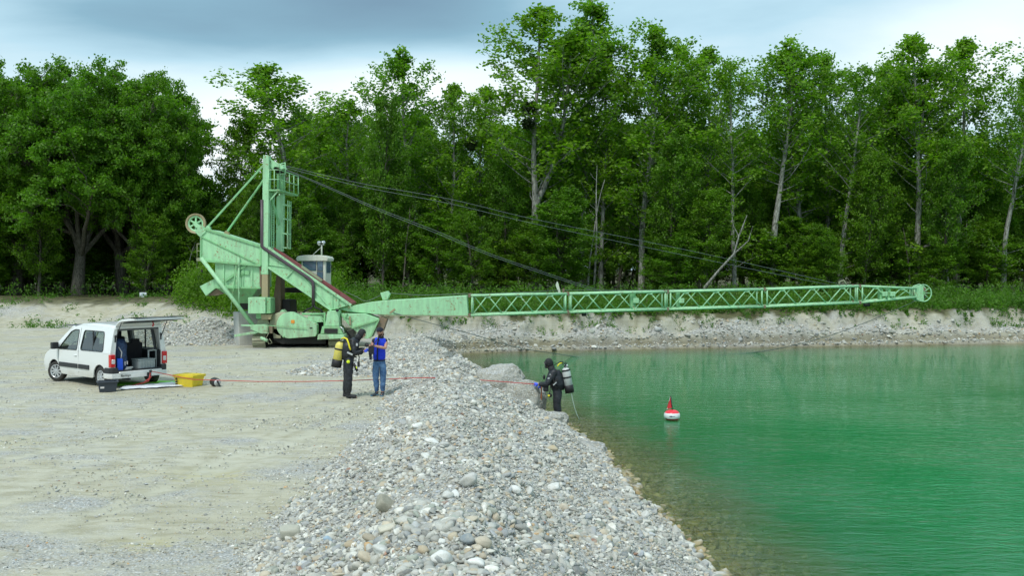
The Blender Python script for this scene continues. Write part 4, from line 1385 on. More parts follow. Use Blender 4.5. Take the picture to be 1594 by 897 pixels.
MINT = (0.36, 0.67, 0.38)
M_mint = mat('mint_paint', build=paint_build(MINT, 0.9, 1.2))
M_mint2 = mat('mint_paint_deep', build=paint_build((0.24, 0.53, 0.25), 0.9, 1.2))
M_rust = mat('rusty_steel', build=paint_build((0.20, 0.14, 0.09), 0.9, 1.0))
M_tan = mat('stained_tan_steel', build=paint_build((0.36, 0.30, 0.17), 0.8, 1.0))
M_tansoft = mat('worn_greenish_steel', build=paint_build((0.30, 0.32, 0.20), 0.8, 1.0))
M_black = mat('black_rubber', (0.012, 0.012, 0.013), 0.6)
M_dark = mat('dark_greasy_steel', (0.025, 0.024, 0.022), 0.6, 0.3)
M_pipe = mat('brown_violet_pipe', (0.07, 0.05, 0.06), 0.45)
M_belt = mat('red_conveyor_belt', build=paint_build((0.22, 0.05, 0.05), 0.3, 0.8))
M_orange = mat('orange_paint', (0.75, 0.28, 0.03), 0.5)
M_cable = mat('steel_cable', (0.14, 0.17, 0.16), 0.5, 0.5)
M_cabw = mat('off_white_cab_paint', build=paint_build((0.66, 0.68, 0.58), 0.2, 0.6))
M_steelb = mat('bright_steel', (0.6, 0.62, 0.62), 0.3, 0.8)


def glass_build(tint, alpha):
    def f(t, b):
        tr = t.new('ShaderNodeBsdfTransparent', {'Color': (*tint, 1)})
        gl = t.new('ShaderNodeBsdfGlossy', {'Roughness': 0.02})
        di = t.new('ShaderNodeBsdfDiffuse', {'Color': (tint[0] * 0.1, tint[1] * 0.1, tint[2] * 0.1, 1)})
        lw = t.new('ShaderNodeLayerWeight', {'Blend': 0.5}).outputs['Facing']
        fr = t.math('ADD', t.math('MULTIPLY', t.math('POWER', lw, 3.0), 0.6), 0.05)
        m0 = t.new('ShaderNodeMixShader', {0: alpha, 1: tr, 2: di})
        m1 = t.new('ShaderNodeMixShader', {0: t.math('ADD', t.math('MULTIPLY', fr, 1.3), 0.04, clamp=True), 1: m0, 2: gl})
        t.l.new(m1.outputs[0], t.n['Material Output'].inputs['Surface'])
    return f


M_glass = mat('tinted_glass', build=glass_build((0.50, 0.60, 0.54), 0.15))
M_glass_clear = mat('clear_glass', build=glass_build((0.75, 0.82, 0.78), 0.08))


def concrete_build(t, b):
    p = objc(t)
    n = t.noise(t.mapping(p, (1, 1, 0.7)), 1.6, 6, 0.7)
    z = t.new('ShaderNodeSeparateXYZ', {'Vector': p}).outputs[2]
    c = t.ramp(n, [(0.3, (0.34, 0.35, 0.33)), (0.6, (0.50, 0.51, 0.48))])
    c = t.mix(t.ramp(t.math('ADD', t.math('MULTIPLY', z, -0.5), t.noise(p, 2.5, 3)), [(0.2, 0.0), (0.75, 0.55)]), c, (0.38, 0.33, 0.22))
    t.set(b, 'Base Color', c)
    b.inputs['Roughness'].default_value = 0.9
    t.set(b, 'Normal', t.bump(t.noise(p, 20, 5, 0.7), 0.3, 0.01))


M_concrete = mat('weathered_concrete', build=concrete_build)

# ------------------------------------------------------------------ the mint green scraper crane
YM = 42.0
mz = 0.6
mach = root('dredging_crane', (P(465, 541, YM).x, YM, mz), 'mint green crawler gravel dredger with hopper, mast and long lattice boom', 'crane')


def X(px, py=450, Y=YM):
    p = P(px, py, Y)
    return p


def pp(pts, Y=YM, y0=None):
    """outline taken at the crane's own distance, placed in the upright plane y = y0"""
    out = []
    for (a, b) in pts:
        q = P(a, b, Y)
        out.append(Vector((q.x, YM if y0 is None else y0, q.z)))
    return out


def plate(name, pts, y0, y1, m=None, parent=None, bevel=0.012, label=None):
    mb = MB(); mb.poly(pp(pts, y0=y0), (0, y1 - y0, 0))
    return mb.build(name, m or M_mint, parent or mach, bevel, label)


def rib(mb, a, b, y0, w=0.07, d=0.05):
    pa, pb = pp([a, b], y0=y0 - d / 2)
    mb.bar(pa, pb, d, w) if abs(pa.x - pb.x) > abs(pa.z - pb.z) else mb.bar(pa, pb, d, w)
    return mb


F0 = 41.3      # near face of the superstructure
F1 = 43.3      # far face
# hopper: upper trough, middle box, funnel
hop = plate('hopper', [(320.8, 368), (328, 357.5), (414, 385), (414, 414), (320.8, 405.8)], F0, F1)
mb = MB()
rib(mb, (327, 357.2), (414, 384.6), F0, 0.10, 0.06); rib(mb, (321, 369), (412.5, 413.4), F0, 0.05, 0.05); rib(mb, (320.6, 405.8), (413, 413.6), F0, 0.09, 0.08)
rib(mb, (321.2, 369), (321.2, 405), F0, 0.07, 0.05); rib(mb, (412.8, 385), (412.8, 413), F0, 0.08, 0.06)
mb.build('stiffener', M_mint2, hop, 0.006)
box = plate('hopper_box', [(341.3, 408.2), (411.8, 414.2), (412, 448), (341.5, 447.4)], F0 + 0.1, F1 - 0.1)
for xx in (355, 371, 384.5, 398.5):
    mb = MB(); rib(mb, (xx, 409 + (xx - 341) * 0.085), (xx, 447.5), F0 + 0.1, 0.05, 0.05); mb.build('rib', M_mint, box, 0.004)
mb = MB(); rib(mb, (341.5, 447.3), (412, 448), F0 + 0.1, 0.08, 0.10); mb.build('flange', M_mint2, box, 0.006)
mb = MB(); rib(mb, (411.5, 414), (411.8, 448), F0 + 0.08, 0.07, 0.06); mb.build('edge_strip', M_rust, box, 0.004, 'rusty edge strip')
mb = MB(); rib(mb, (358, 437), (372, 427), F0 + 0.05, 0.10, 0.05); rib(mb, (378, 420), (390, 413.5), F0 + 0.05, 0.10, 0.05); mb.build('brace', M_mint2, box, 0.005)
mb = MB(); q = pp([(391, 425)], y0=F0 + 0.06)[0]; mb.box(q, (0.2, 0.05, 0.17)); mb.build('inspection_hatch', M_mint2, box, 0.01)
mb = MB(); q = pp([(382, 425.5)], y0=F0 + 0.08)[0]; mb.lathe([(0.0, -0.05), (0.13, -0.05), (0.15, 0), (0.15, 0.03)], q, (0, 1, 0), 16); mb.build('round_hatch', M_mint2, box)
# funnel: a pyramid narrowing downwards
mb = MB()
top = [Vector((p.x, y, p.z)) for (a, y) in (((342, 447.8), F0 + .15), ((406.5, 448.2), F0 + .15), ((406.5, 448.2), F1 - .15), ((342, 447.8), F1 - .15)) for p in [P(a[0], a[1], YM)]]
bot = [Vector((p.x, y, p.z)) for (a, y) in (((372.5, 472.5), 42.0), ((386.5, 472.5), 42.0), ((386.5, 472.5), 42.6), ((372.5, 472.5), 42.6)) for p in [P(a[0], a[1], YM)]]
vt = [mb.bm.verts.new(v) for v in top]; vb = [mb.bm.verts.new(v) for v in bot]
mb.bm.faces.new(vt); mb.bm.faces.new(vb[::-1])
for i in range(4): mb.bm.faces.new((vt[i], vt[(i + 1) % 4], vb[(i + 1) % 4], vb[i]))
mb.build('funnel', M_mint2, mach, 0.01)
plate('funnel_gate', [(373.5, 472), (385.5, 472), (384, 482), (376, 482)], 42.0, 42.6, M_dark)
ch = MB(); ch.poly(pp([(315.3, 445.8), (340.5, 432.8), (341.3, 447.3), (325, 460.6)], y0=F0 + 0.3), (0, 0.9, 0)); ch.build('chute', M_mint, mach, 0.012)
plate('chute_lip', [(326.5, 459.5), (341.5, 447.8), (350, 448.5), (347, 457), (335, 460.5)], F0 + 0.45, F0 + 1.1, M_rust)
# pulley on its arm
mb = MB(); mb.poly(pp([(311.5, 361.7), (320.8, 352), (329.3, 361.7), (320.3, 370.5)], y0=F0 - 0.05), (0, 0.9, 0)); arm = mb.build('arm_head', M_mint, mach, 0.012)
c = P(309, 348.7, YM); c.y = F0 + 0.35
wh = MB(); r_ = 0.435
wh.lathe([(r_, -0.06), (r_ - 0.035, -0.03), (r_ - 0.035, 0.03), (r_, 0.06), (r_ - 0.10, 0.06), (r_ - 0.10, -0.06), (r_, -0.06)], c, (0, 1, 0), 36)
pw = wh.build('pulley_wheel', M_tan, mach)
mb = MB(); mb.lathe([(r_ - 0.10, -0.04), (r_ - 0.17, -0.04), (r_ - 0.17, 0.04), (r_ - 0.10, 0.04)], c, (0, 1, 0), 36); mb.build('web', M_mint, pw)
for k in range(6):
    a = k * PI / 3 + 0.5
    mb = MB(); mb.bar(c, c + Vector((math.cos(a), 0, math.sin(a))) * (r_ - 0.13), 0.05, 0.07); mb.build('spoke', M_mint, pw, 0.005)
mb = MB(); mb.lathe([(0, -0.12), (0.10, -0.12), (0.10, 0.12), (0, 0.12)], c, (0, 1, 0), 16); mb.build('hub', M_mint2, pw)
for dy in (-0.17, 0.17):
    mb = MB(); e = P(322, 361, YM); e.y = c.y + dy
    s_ = c + Vector((0, dy, 0)); mb.bar(s_, e, 0.04, 0.17); mb.build('fork_arm', M_mint, arm, 0.006)
# service basket left of the hopper
bk = MB()
cor = [(311.5, 380), (321, 380), (311.5, 402), (321, 402), (311.5, 391), (321, 391)]
for yy in (F0 + 0.3, F0 + 1.3):
    c_ = pp(cor, y0=yy)
    for i, j in ((0, 1), (2, 3), (4, 5), (0, 2)): bk.tube([c_[i], c_[j]], 0.016, 5)
for (a, b) in ((311.5, 380), (311.5, 391), (311.5, 402)):
    p0, p1 = pp([(a, b)], y0=F0 + 0.3)[0], pp([(a, b)], y0=F0 + 1.3)[0]; bk.tube([p0, p1], 0.016, 5)
bk.poly(pp([(310.5, 402), (321, 402), (321, 406.5), (310.5, 406.5)], y0=F0 + 0.3), (0, 1.0, 0))
bk.build('basket', M_tansoft, mach)
# struts from the hopper
mb = MB(); mb.tube([pp([(322.5, 402)], y0=F0 - 0.12)[0], pp([(402, 505.5)], y0=F0 - 0.12)[0]], 0.085, 10); mb.build('strut', M_mint, mach)
mb = MB(); mb.tube([pp([(379.5, 401)], y0=F0 - 0.05)[0], pp([(379.5, 483)], y0=F0 - 0.05)[0]], 0.035, 8); mb.tube([pp([(379.5, 402)], y0=F0 - 0.05)[0], pp([(379.5, 416)], y0=F0 - 0.05)[0]], 0.06, 8); mb.build('hanger_rod', M_mint, mach)
mb = MB(); mb.tube([pp([(375.5, 413)], y0=F0 - 0.08)[0], pp([(367.5, 482)], y0=F0 - 0.08)[0]], 0.02, 6); mb.build('hanger_rod', M_mint2, mach)
# mast
mast = plate('mast', [(416.8, 245), (426, 245), (424.2, 427), (414.3, 427)], F0 - 0.1, F0 + 0.28)
plate('mast_base', [(414.5, 427), (424, 427), (424, 462), (414.5, 462)], F0 - 0.09, F0 + 0.27, M_tan, mast, label='rusty tan lower end of the mast')
for k in range(16):
    if k < 6 or k > 13:
        mb = MB(); q = pp([(413.6, 387 + k * 2.6)], y0=F0 - 0.03)[0]; mb.lathe([(0, -0.03), (0.028, -0.03), (0.028, 0.03), (0, 0.03)], q, (1, 0, 0), 6); mb.build('bolt', M_mint2, mast)
col2 = plate('rear_column', [(429.5, 306), (440, 300), (438.5, 392), (428.5, 392)], F0 + 0.8, F0 + 1.15)
plate('mast_panel', [(430, 271), (440.5, 271), (440.5, 298), (430, 298)], F0 + 0.8, F0 + 0.9, M_mint2, mast)
mb = MB(); mb.bar(pp([(424.5, 300)], y0=F0 + 0.2)[0], pp([(434, 350)], y0=F0 + 0.8)[0], 0.06, 0.08); mb.build('diagonal', M_mint2, mast)
ld = MB()
for xx in (425.2, 428.6): ld.bar(pp([(xx, 300)], y0=F0 + 0.5)[0], pp([(xx - 0.8, 391)], y0=F0 + 0.5)[0], 0.04, 0.04)
lad = ld.build('ladder', M_mint, mast)
for k in range(24):
    mb = MB(); zz = 302 + k * 3.7; mb.tube([pp([(425.2 - k * 0.03, zz)], y0=F0 + 0.5)[0], pp([(428.6 - k * 0.03, zz)], y0=F0 + 0.5)[0]], 0.014, 5); mb.build('rung', M_mint, lad)
# safety cage
cg = MB()
for k, py in enumerate((318, 340, 363, 385)):
    for (y_, d) in ((F0 + 0.75, 0), (F0 + 1.35, 0)):
        cg.bar(pp([(439, py)], y0=y_)[0], pp([(447.5, py + 1.5)], y0=y_)[0], 0.025, 0.05)
    cg.bar(pp([(447.5, py + 1.5)], y0=F0 + 0.75)[0], pp([(447.5, py + 1.5)], y0=F0 + 1.35)[0], 0.025, 0.05)
for y_ in (F0 + 0.75, F0 + 1.05, F0 + 1.35): cg.bar(pp([(447.7, 312)], y0=y_)[0], pp([(446.8, 387)], y0=y_)[0], 0.025, 0.03)
cg.build('ladder_cage', M_mint, mast)
# platform, turned away to the right
A_ = P(425.6, 297, YM); A_.y = F0 - 0.1
B_ = P(442.6, 297, YM); B_.y = F0 - 0.1
zD = A_.z
C_ = Vector((B_.x + 0.12, F0 + 2.9, zD)); D_ = Vector((A_.x + 0.3, F0 + 2.9, zD))
mb = MB(); mb.poly([A_, B_, C_, D_], (0, 0, -0.07)); pf = mb.build('platform', M_mint2, mast, 0.006)
edge = [(A_, B_), (B_, C_)]
for (a, b) in edge:
    for hh in (0.42, 0.83):
        mb = MB(); mb.tube([a + Vector((0, 0, hh)), b + Vector((0, 0, hh))], 0.02, 6); mb.build('rail', M_mint, pf)
    n_ = 2 if a is A_ else 4
    for k in range(n_ + 1):
        q = a.lerp(b, k / n_)
        mb = MB(); mb.tube([q, q + Vector((0, 0, 0.85))], 0.02, 6); mb.build('rail_post', M_mint, pf)
mb = MB(); mb.bar(B_ + Vector((-0.1, 0.05, -0.08)), pp([(425, 315)], y0=F0 + 0.05)[0], 0.05, 0.05); mb.bar(pp([(427, 300)], y0=F0 + 1.6)[0], pp([(438, 316)], y0=F0 + 1.0)[0], 0.05, 0.05); mb.build('platform_bracket', M_mint, mast, 0.004)
# rope head at the mast top
plate('head_plate', [(426, 249), (431, 253), (440, 257), (441, 263), (433, 262), (430, 266), (426, 262)], F0 + 0.05, F0 + 0.12, M_mint, mast)
hs = plate('rope_head', [(436, 256), (443, 257), (447, 264), (443, 266), (434, 262)], F0 + 0.1, F0 + 0.8, M_mint, mast)
mb = MB(); q = pp([(437, 264)], y0=F0 + 0.25)[0]; mb.lathe([(0, -0.05), (0.17, -0.05), (0.12, 0), (0.17, 0.05), (0, 0.05)], q, (0, 1, 0), 20); mb.lathe([(0, 0.35), (0.17, 0.35), (0.12, 0.4), (0.17, 0.45), (0, 0.45)], q, (0, 1, 0), 20); mb.build('sheave', M_dark, hs)
mb = MB()
for py in (255.5, 259): mb.tube([pp([(441, py)], y0=F0 + 0.3)[0], pp([(447, py)], y0=F0 + 0.3)[0]], 0.02, 6)
mb.tube([pp([(447, 254)], y0=F0 + 0.3)[0], pp([(448, 272)], y0=F0 + 0.3)[0]], 0.02, 6); mb.tube([pp([(433, 272)], y0=F0 + 0.3)[0], pp([(448, 272)], y0=F0 + 0.3)[0]], 0.02, 6); mb.build('head_rail', M_mint, mast)
# stay bars
for (a, b, y_) in (((330, 354.5), (416.5, 258), F0 + 0.1), ((347, 360.5), (416.5, 280.5), F0 + 1.3)):
    mb = MB(); mb.bar(pp([a], y0=y_)[0], pp([b], y0=F0 + 0.15)[0], 0.07, 0.08); mb.build('stay_bar', M_mint2, mach, 0.008)
plate('stay_foot', [(326, 359), (330, 352), (334, 354), (336, 362)], F0 + 0.0, F0 + 0.2)
plate('stay_foot', [(341, 364), (346, 358), (350, 361), (353, 368)], F0 + 1.2, F0 + 1.4, M_tan)
# conveyor: side plate, far side plate, belt, rollers, pipe
conv = plate('conveyor', [(423.8, 386), (550, 474), (521, 482), (505, 473), (423.8, 416)], F0 + 0.0, F0 + 0.10)
plate('far_side_plate', [(423.8, 386), (550, 474), (521, 482), (423.8, 416)], F1 - 0.5, F1 - 0.4, M_mint2, conv)
mb = MB(); rib(mb, (423.8, 386), (551, 474.5), F0, 0.10, 0.10); rib(mb, (424, 416), (521, 482), F0, 0.09, 0.08)
for (a, b) in (((425, 412), (462, 417)), ((452, 432), (463, 420)), ((470, 422), (520, 480)), ((522, 456), (522, 481)), ((531, 461), (531, 480)), ((534, 465), (546, 475))): rib(mb, a, b, F0, 0.05, 0.05)
mb.build('stiffener', M_mint, conv, 0.005)
mb = MB(); mb.poly([Vector((p.x, F0 + 0.15, p.z)) for p in pp([(429, 388.5), (551, 471), (551, 474), (429, 391.5)])], (0, 1.2, 0)); mb.build('conveyor_belt', M_belt, conv)
mb = MB(); rib(mb, (431, 386.5), (472, 414), F0 + 0.2, 0.07, 0.06); rib(mb, (505, 437), (533, 456), F0 + 0.2, 0.10, 0.06); mb.build('belt_cover', M_belt, conv, 0.004)
mb = MB(); rib(mb, (474, 415), (506, 438), F0 + 0.2, 0.10, 0.06); mb.build('belt_cover', M_tansoft, conv, 0.004, 'olive coloured stretch of belt cover')
mb = MB(); mb.tube([pp([q], y0=F0 - 0.1)[0] for q in ((415.2, 313), (415.0, 384), (418, 387), (487, 433.5), (492.5, 438.5), (493.6, 445), (493.6, 474))], 0.07, 8); mb.build('pipe', M_pipe, mach)
mb = MB()
mb.tube([pp([q], y0=F0 - 0.1)[0] for q in ((493.6, 473), (491, 478.5), (484, 480.5), (478, 486))], 0.04, 6); mb.tube([pp([q], y0=F0 - 0.1)[0] for q in ((493.6, 473), (497, 478.5), (504, 480.5), (508, 486))], 0.04, 6)
mb.build('hose', M_black, mach)
plate('pipe_end', [(322, 420), (324, 420), (324, 424), (322, 424)], F0 - 0.1, F0, M_dark)
# cab behind the conveyor
YC = 43.4
def pc(pts, y0):
    return [Vector((P(a, b, YC + 0.3).x, y0, P(a, b, YC + 0.3).z)) for (a, b) in pts]
mb = MB(); mb.poly(pc([(471.5, 405.5), (509, 405.5), (509, 448), (471.5, 448)], YC), (0, 1.3, 0)); cab = mb.build('cab', M_cabw, mach, 0.05, seg=3)
mb = MB(); mb.poly(pc([(463.7, 402.5), (466.5, 399), (478, 397.4), (500, 397.4), (510.5, 399.5), (513, 402.5), (512, 406.5), (465, 406.5)], YC - 0.12), (0, 1.55, 0)); mb.build('roof', M_cabw, cab, 0.03, seg=2)
for pts in ([(474.3, 406.8), (493.8, 406.8), (493.8, 421), (474.3, 421)], [(496.2, 406.8), (504.4, 406.8), (504.4, 421.6), (496.2, 421.6)], [(496, 423.6), (504.6, 423.6), (504.6, 434), (496, 434)]):
    mb = MB(); mb.poly(pc([(a - 0.5, b - 0.5) if i == 0 else ((a + 0.5, b - 0.5) if i == 1 else ((a + 0.5, b + 0.5) if i == 2 else (a - 0.5, b + 0.5))) for i, (a, b) in enumerate(pts)], YC - 0.015), (0, 0.02, 0)); fr = mb.build('window_frame', M_dark, cab, 0.0)
    mb = MB(); mb.poly(pc(pts, YC - 0.022), (0, 0.01, 0)); mb.build('pane', mat('cab_glass', (0.10, 0.16, 0.22), 0.06, 0.0, 1.0) if 'cab_glass' not in bpy.data.materials else bpy.data.materials['cab_glass'], fr)
for pts in ([(506.5, 407.5), (506.5, 422)],):
    mb = MB(); q = pc([(509.2, 407.5), (509.2, 425)], 0); mb.poly([Vector((q[0].x, YC + 0.15, q[0].z)), Vector((q[0].x, YC + 1.1, q[0].z)), Vector((q[1].x, YC + 1.1, q[1].z)), Vector((q[1].x, YC + 0.15, q[1].z))], (0.012, 0, 0)); mb.build('pane', bpy.data.materials['cab_glass'], cab)
mb = MB(); q = pc([(500, 397.5), (500, 381)], YC + 0.4); mb.tube(q, 0.035, 8); mb.tube([pc([(486, 397)], YC + 0.4)[0], pc([(499, 385)], YC + 0.4)[0]], 0.014, 5); an = mb.build('lamp_mast', M_cabw, cab)
for (a, b, dx) in ((496.5, 378.5, -1), (503, 378, 1)):
    mb = MB(); q = pc([(a, b)], YC + 0.35)[0]; mb.lathe([(0, 0.10), (0.07, 0.08), (0.10, -0.02), (0.10, -0.06), (0, -0.06)], q, (dx * 0.7, 0.5, 0.5), 14); mb.build('spotlight', M_steelb, cab)
# machinery body
plate('tool_box', [(397.8, 462), (424, 461.8), (424, 486.5), (397.8, 486.5)], F0 - 0.5, F0 + 0.4, bevel=0.015)
plate('tool_box', [(424.3, 462), (431, 463), (431, 486.5), (424.3, 486.5)], F0 - 0.4, F0 + 0.4, M_mint2)
plate('pillar', [(430.5, 420), (436, 420), (436, 486), (427, 500), (420, 500)], F0 + 0.8, F0 + 1.6, M_rust)
plate('tank', [(437, 467), (449, 468), (451, 490), (437, 500)], F0 + 1.0, F0 + 2.2, M_dark)
plate('crossbeam', [(432, 449), (480, 449), (480, 457), (432, 457)], F1, F1 + 0.4, M_dark)
plate('bracket', [(407, 487), (415, 487), (415, 495), (407, 495)], F0 - 0.2, F0 + 0.5, M_mint2)
plate('bracket', [(415.5, 488), (432, 488), (430, 496), (416, 496)], F0 - 0.3, F0 + 0.5, M_tan)
plate('turntable', [(409, 496), (424, 496), (427, 504), (407, 504)], F0 - 0.1, F0 + 1.4, M_tansoft)
plate('counter_box', [(401, 504), (422, 503), (427, 506), (427, 517), (417, 517), (401, 510.5)], F0 - 0.45, F0 + 0.5)
plate('mount', [(427.2, 505), (433, 505), (433, 517), (427.2, 517)], F0 - 0.3, F0 + 0.5, M_rust)
# gearbox behind and the tear-drop chain guard
mb = MB(); q = pp([(445, 503)], y0=F0 + 0.1)[0]; mb.lathe([(0, -0.2), (0.50, -0.2), (0.52, -0.15), (0.52, 0.5), (0, 0.5)], q, (0, 1, 0), 32); mb.build('gearbox', M_tansoft, mach)
plate('gearbox_foot', [(431, 510), (443, 510), (444, 525), (433, 525)], F0 - 0.1, F0 + 0.6, M_tansoft)
plate('hood', [(438, 488), (445, 481), (451, 487), (446, 492)], F0 + 0.0, F0 + 0.5, M_mint)
cen = P(461, 504, YM)
pts3 = []
rr = 20 / FPX * YM
for k in range(27):
    a = R(75) + R(206) * k / 26
    pts3.append(Vector((cen.x + rr * math.cos(a), F0 - 0.55, cen.z + rr * math.sin(a))))
pts3 += [Vector((p.x, F0 - 0.55, p.z)) for p in pp([(499.5, 521), (502, 517), (502, 503.5), (499.5, 501)])]
mb = MB(); mb.poly(pts3, (0, 0.45, 0)); dg = mb.build('drive_guard', M_mint, mach, 0.02, seg=2)
mb = MB(); q = pp([(466, 498.5)], y0=F0 - 0.56)[0]; mb.box(q, (0.15, 0.02, 0.14)); mb.build('warning_plate', M_orange, dg, 0.004)
mb = MB(); mb.bar(pp([(428, 504)], y0=F0 - 0.6)[0], pp([(487, 508.5)], y0=F0 - 0.6)[0], 0.02, 0.03); mb.build('rod', M_mint2, dg)
mb = MB(); q = pp([(493.5, 508)], y0=F0 - 0.56)[0]; mb.box(q, (0.11, 0.03, 0.04)); mb.build('latch', M_dark, dg)
mb = MB(); mb.lathe([(0, -0.02), (0.05, -0.02), (0.05, 0.02), (0, 0.02)], pp([(452, 521)], y0=F0 - 0.56)[0], (0, 1, 0), 10); mb.build('bolt', M_mint2, dg)
# frame with pipes to the right of the guard
plate('engine_box', [(485, 491), (506, 491), (510, 500), (500, 500.5), (488, 497)], F0 - 0.2, F0 + 0.8)
mb = MB(); mb.tube([pp([(477, 487.5)], y0=F0 - 0.2)[0], pp([(512, 487.5)], y0=F0 - 0.2)[0]], 0.045, 8); mb.bar(pp([(511.5, 485)], y0=F0 - 0.2)[0], pp([(511.5, 510)], y0=F0 - 0.2)[0], 0.07, 0.07)
mb.bar(pp([(506, 491)], y0=F0 - 0.2)[0], pp([(511, 497)], y0=F0 - 0.2)[0], 0.04, 0.04); mb.build('pipe_frame', M_mint2, mach)
plate('machine_bed', [(432, 520), (512, 520), (512, 534), (445, 534), (432, 528)], F0 + 0.0, F1, M_dark)
plate('engine_block', [(496, 499), (517, 499), (517, 520), (496, 520)], F0 + 0.2, F1 - 0.2, M_dark)
# boom pedestal
plate('pedestal', [(518, 483), (534, 481.5), (535.5, 505.4), (514, 505.4)], F0 - 0.5, F0 + 0.3)
plate('pedestal_top', [(510.5, 505.6), (536, 505.6), (542, 517), (508, 517)], F0 - 0.6, F0 + 0.4, M_mint2)
mb = MB(); q0, q1 = pp([(514, 509), (534, 516)], y0=F0 - 0.63); mb.box(((q0.x + q1.x) / 2, F0 - 0.61, (q0.z + q1.z) / 2), (q1.x - q0.x, 0.04, q0.z - q1.z)); mb.build('opening', M_dark, mach)  # flat dark plate on the face, its colour standing for a shaded hollow
plate('pedestal_base', [(505, 517.5), (544, 517.5), (544, 523.5), (504, 525.5)], F0 - 0.7, F0 + 0.6)
mb = MB(); mb.tube([pp([q], y0=F0 - 0.5)[0] for q in ((536, 506), (541, 509), (543, 516))], 0.03, 6); mb.build('hose', M_steelb, mach)
mb = MB(); q = pp([(533, 481.5)], y0=F0 - 0.55)[0]; mb.lathe([(0, -0.06), (0.055, -0.06), (0.055, 0.1), (0, 0.1)], q, (0, 1, 0), 14); mb.build('pivot_pin', M_dark, mach)
# green skirt / scraper bucket under the boom foot, with its wear plate
bu = plate('scraper_bucket', [(536, 487), (572, 487.5), (594, 495.5), (581, 524), (574, 526), (552, 509)], F0 - 0.1, F0 + 0.9)
mb = MB(); rib(mb, (553, 509), (592, 497), F0 - 0.1, 0.07, 0.08); rib(mb, (594, 495.5), (580, 525), F0 - 0.1, 0.07, 0.06); rib(mb, (537, 489), (553, 509), F0 - 0.1, 0.06, 0.06); rib(mb, (540, 497), (546, 487), F0 - 0.1, 0.05, 0.05)
rib(mb, (543, 492), (553, 497), F0 - 0.1, 0.04, 0.04); mb.build('stiffener', M_mint2, bu, 0.005)
mb = MB(); rib(mb, (549.5, 491), (550.5, 505), F0 - 0.12, 0.07, 0.04); mb.build('rust_strip', M_tan, bu, 0.004, 'rusty brown strip')
plate('wear_plate', [(594.5, 492), (606, 496), (599, 515), (591, 520), (590, 503)], F0 + 0.0, F0 + 0.5, M_rust, bu, label='bare rusty plate at the right end')
mb = MB()
for k in range(2): mb.tube([pp([q], y0=F0 + 0.1 + 0.12 * k)[0] for q in ((541 + k, 513 + k), (545 + k, 519), (549 + k, 525 + k), (552, 533))], 0.022, 6)
mb.build('hose', M_black, mach)
# undercarriage and crawlers, running away from the eye
for (c0, c1) in ((395.5, 415.5), (513.5, 533)):
    p0, p1 = P(c0, 540, 41.3), P(c1, 540, 41.3)
    cxm = (p0.x + p1.x) / 2; wd = p1.x - p0.x
    rt = 0.33
    mb = MB()
    prof = []
    Lc = 3.3; yf = 41.0
    for k in range(13): a = -PI / 2 - PI * k / 12; prof.append((yf + rt + rt * 0.93 * math.cos(a) , rt + rt * 0.93 * math.sin(a)))
    for k in range(13): a = PI / 2 - PI * k / 12; prof.append((yf + rt + Lc + rt * 0.93 * math.cos(a), rt + rt * 0.93 * math.sin(a)))
    gz = 0.58
    mb.poly([Vector((cxm - wd * 0.36, y_, gz + z_)) for (y_, z_) in prof], (wd * 0.72, 0, 0))
    trk = mb.build('crawler', M_dark, mach, 0.0)
    # shoes round the loop
    per = 2 * Lc + 2 * PI * rt
    ns = 42
    shoe = None
    for k in range(ns):
        s_ = k / ns * per
        if s_ < Lc: y_, z_, an_ = yf + rt + s_, 2 * rt, 0
        elif s_ < Lc + PI * rt: a = (s_ - Lc) / rt; y_, z_, an_ = yf + rt + Lc + rt * math.sin(a), rt + rt * math.cos(a), -a
        elif s_ < 2 * Lc + PI * rt: y_, z_, an_ = yf + rt + Lc - (s_ - Lc - PI * rt), 0, PI
        else: a = (s_ - 2 * Lc - PI * rt) / rt; y_, z_, an_ = yf + rt - rt * math.sin(a), rt - rt * math.cos(a), PI - a
        if shoe is None:
            mb = MB(); mb.box((0, 0, 0), (wd, per / ns * 0.90, 0.045)); mb.box((0, 0.03, 0.035), (wd, 0.025, 0.03))
            o = mb.build('track_shoe', M_tansoft, None, 0.004)
            shoe = o.data; o.parent = trk
        else:
            o = bpy.data.objects.new('track_shoe', shoe); link(o, trk)
        o.location = Vector((cxm, y_, gz + z_)) - Vector(mach.location)
        o.rotation_euler = (an_, 0, 0)
plate('undercarriage', [(416, 520), (513, 520), (513, 531), (416, 531)], 41.9, 43.9, M_dark)
mb = MB(); mb.tube([pp([(418, 523)], y0=F0 - 0.6)[0], pp([(429, 527)], y0=F0 - 0.7)[0]], 0.07, 10); mb.build('hydraulic_ram', M_mint, mach)
mb = MB(); mb.tube([pp([q], y0=F0 - 0.7)[0] for q in ((431, 515), (427, 523), (431, 532), (436, 530), (432, 524))], 0.014, 5); mb.build('rope_loop', M_tansoft, mach)
plate('beam', [(442, 528), (448, 528), (450, 533), (500, 535), (505, 537), (442, 537)], 43.5, 43.9, M_cabw)
for (a, b, w_) in (((376, 520.5), (414, 514), 0.11), ((386, 504.5), (402, 505), 0.07)):
    mb = MB(); mb.bar(pp([a], y0=F0 - 0.35)[0], pp([b], y0=F0 - 0.35)[0], w_, w_); mb.build('side_arm', M_mint, mach, 0.008)

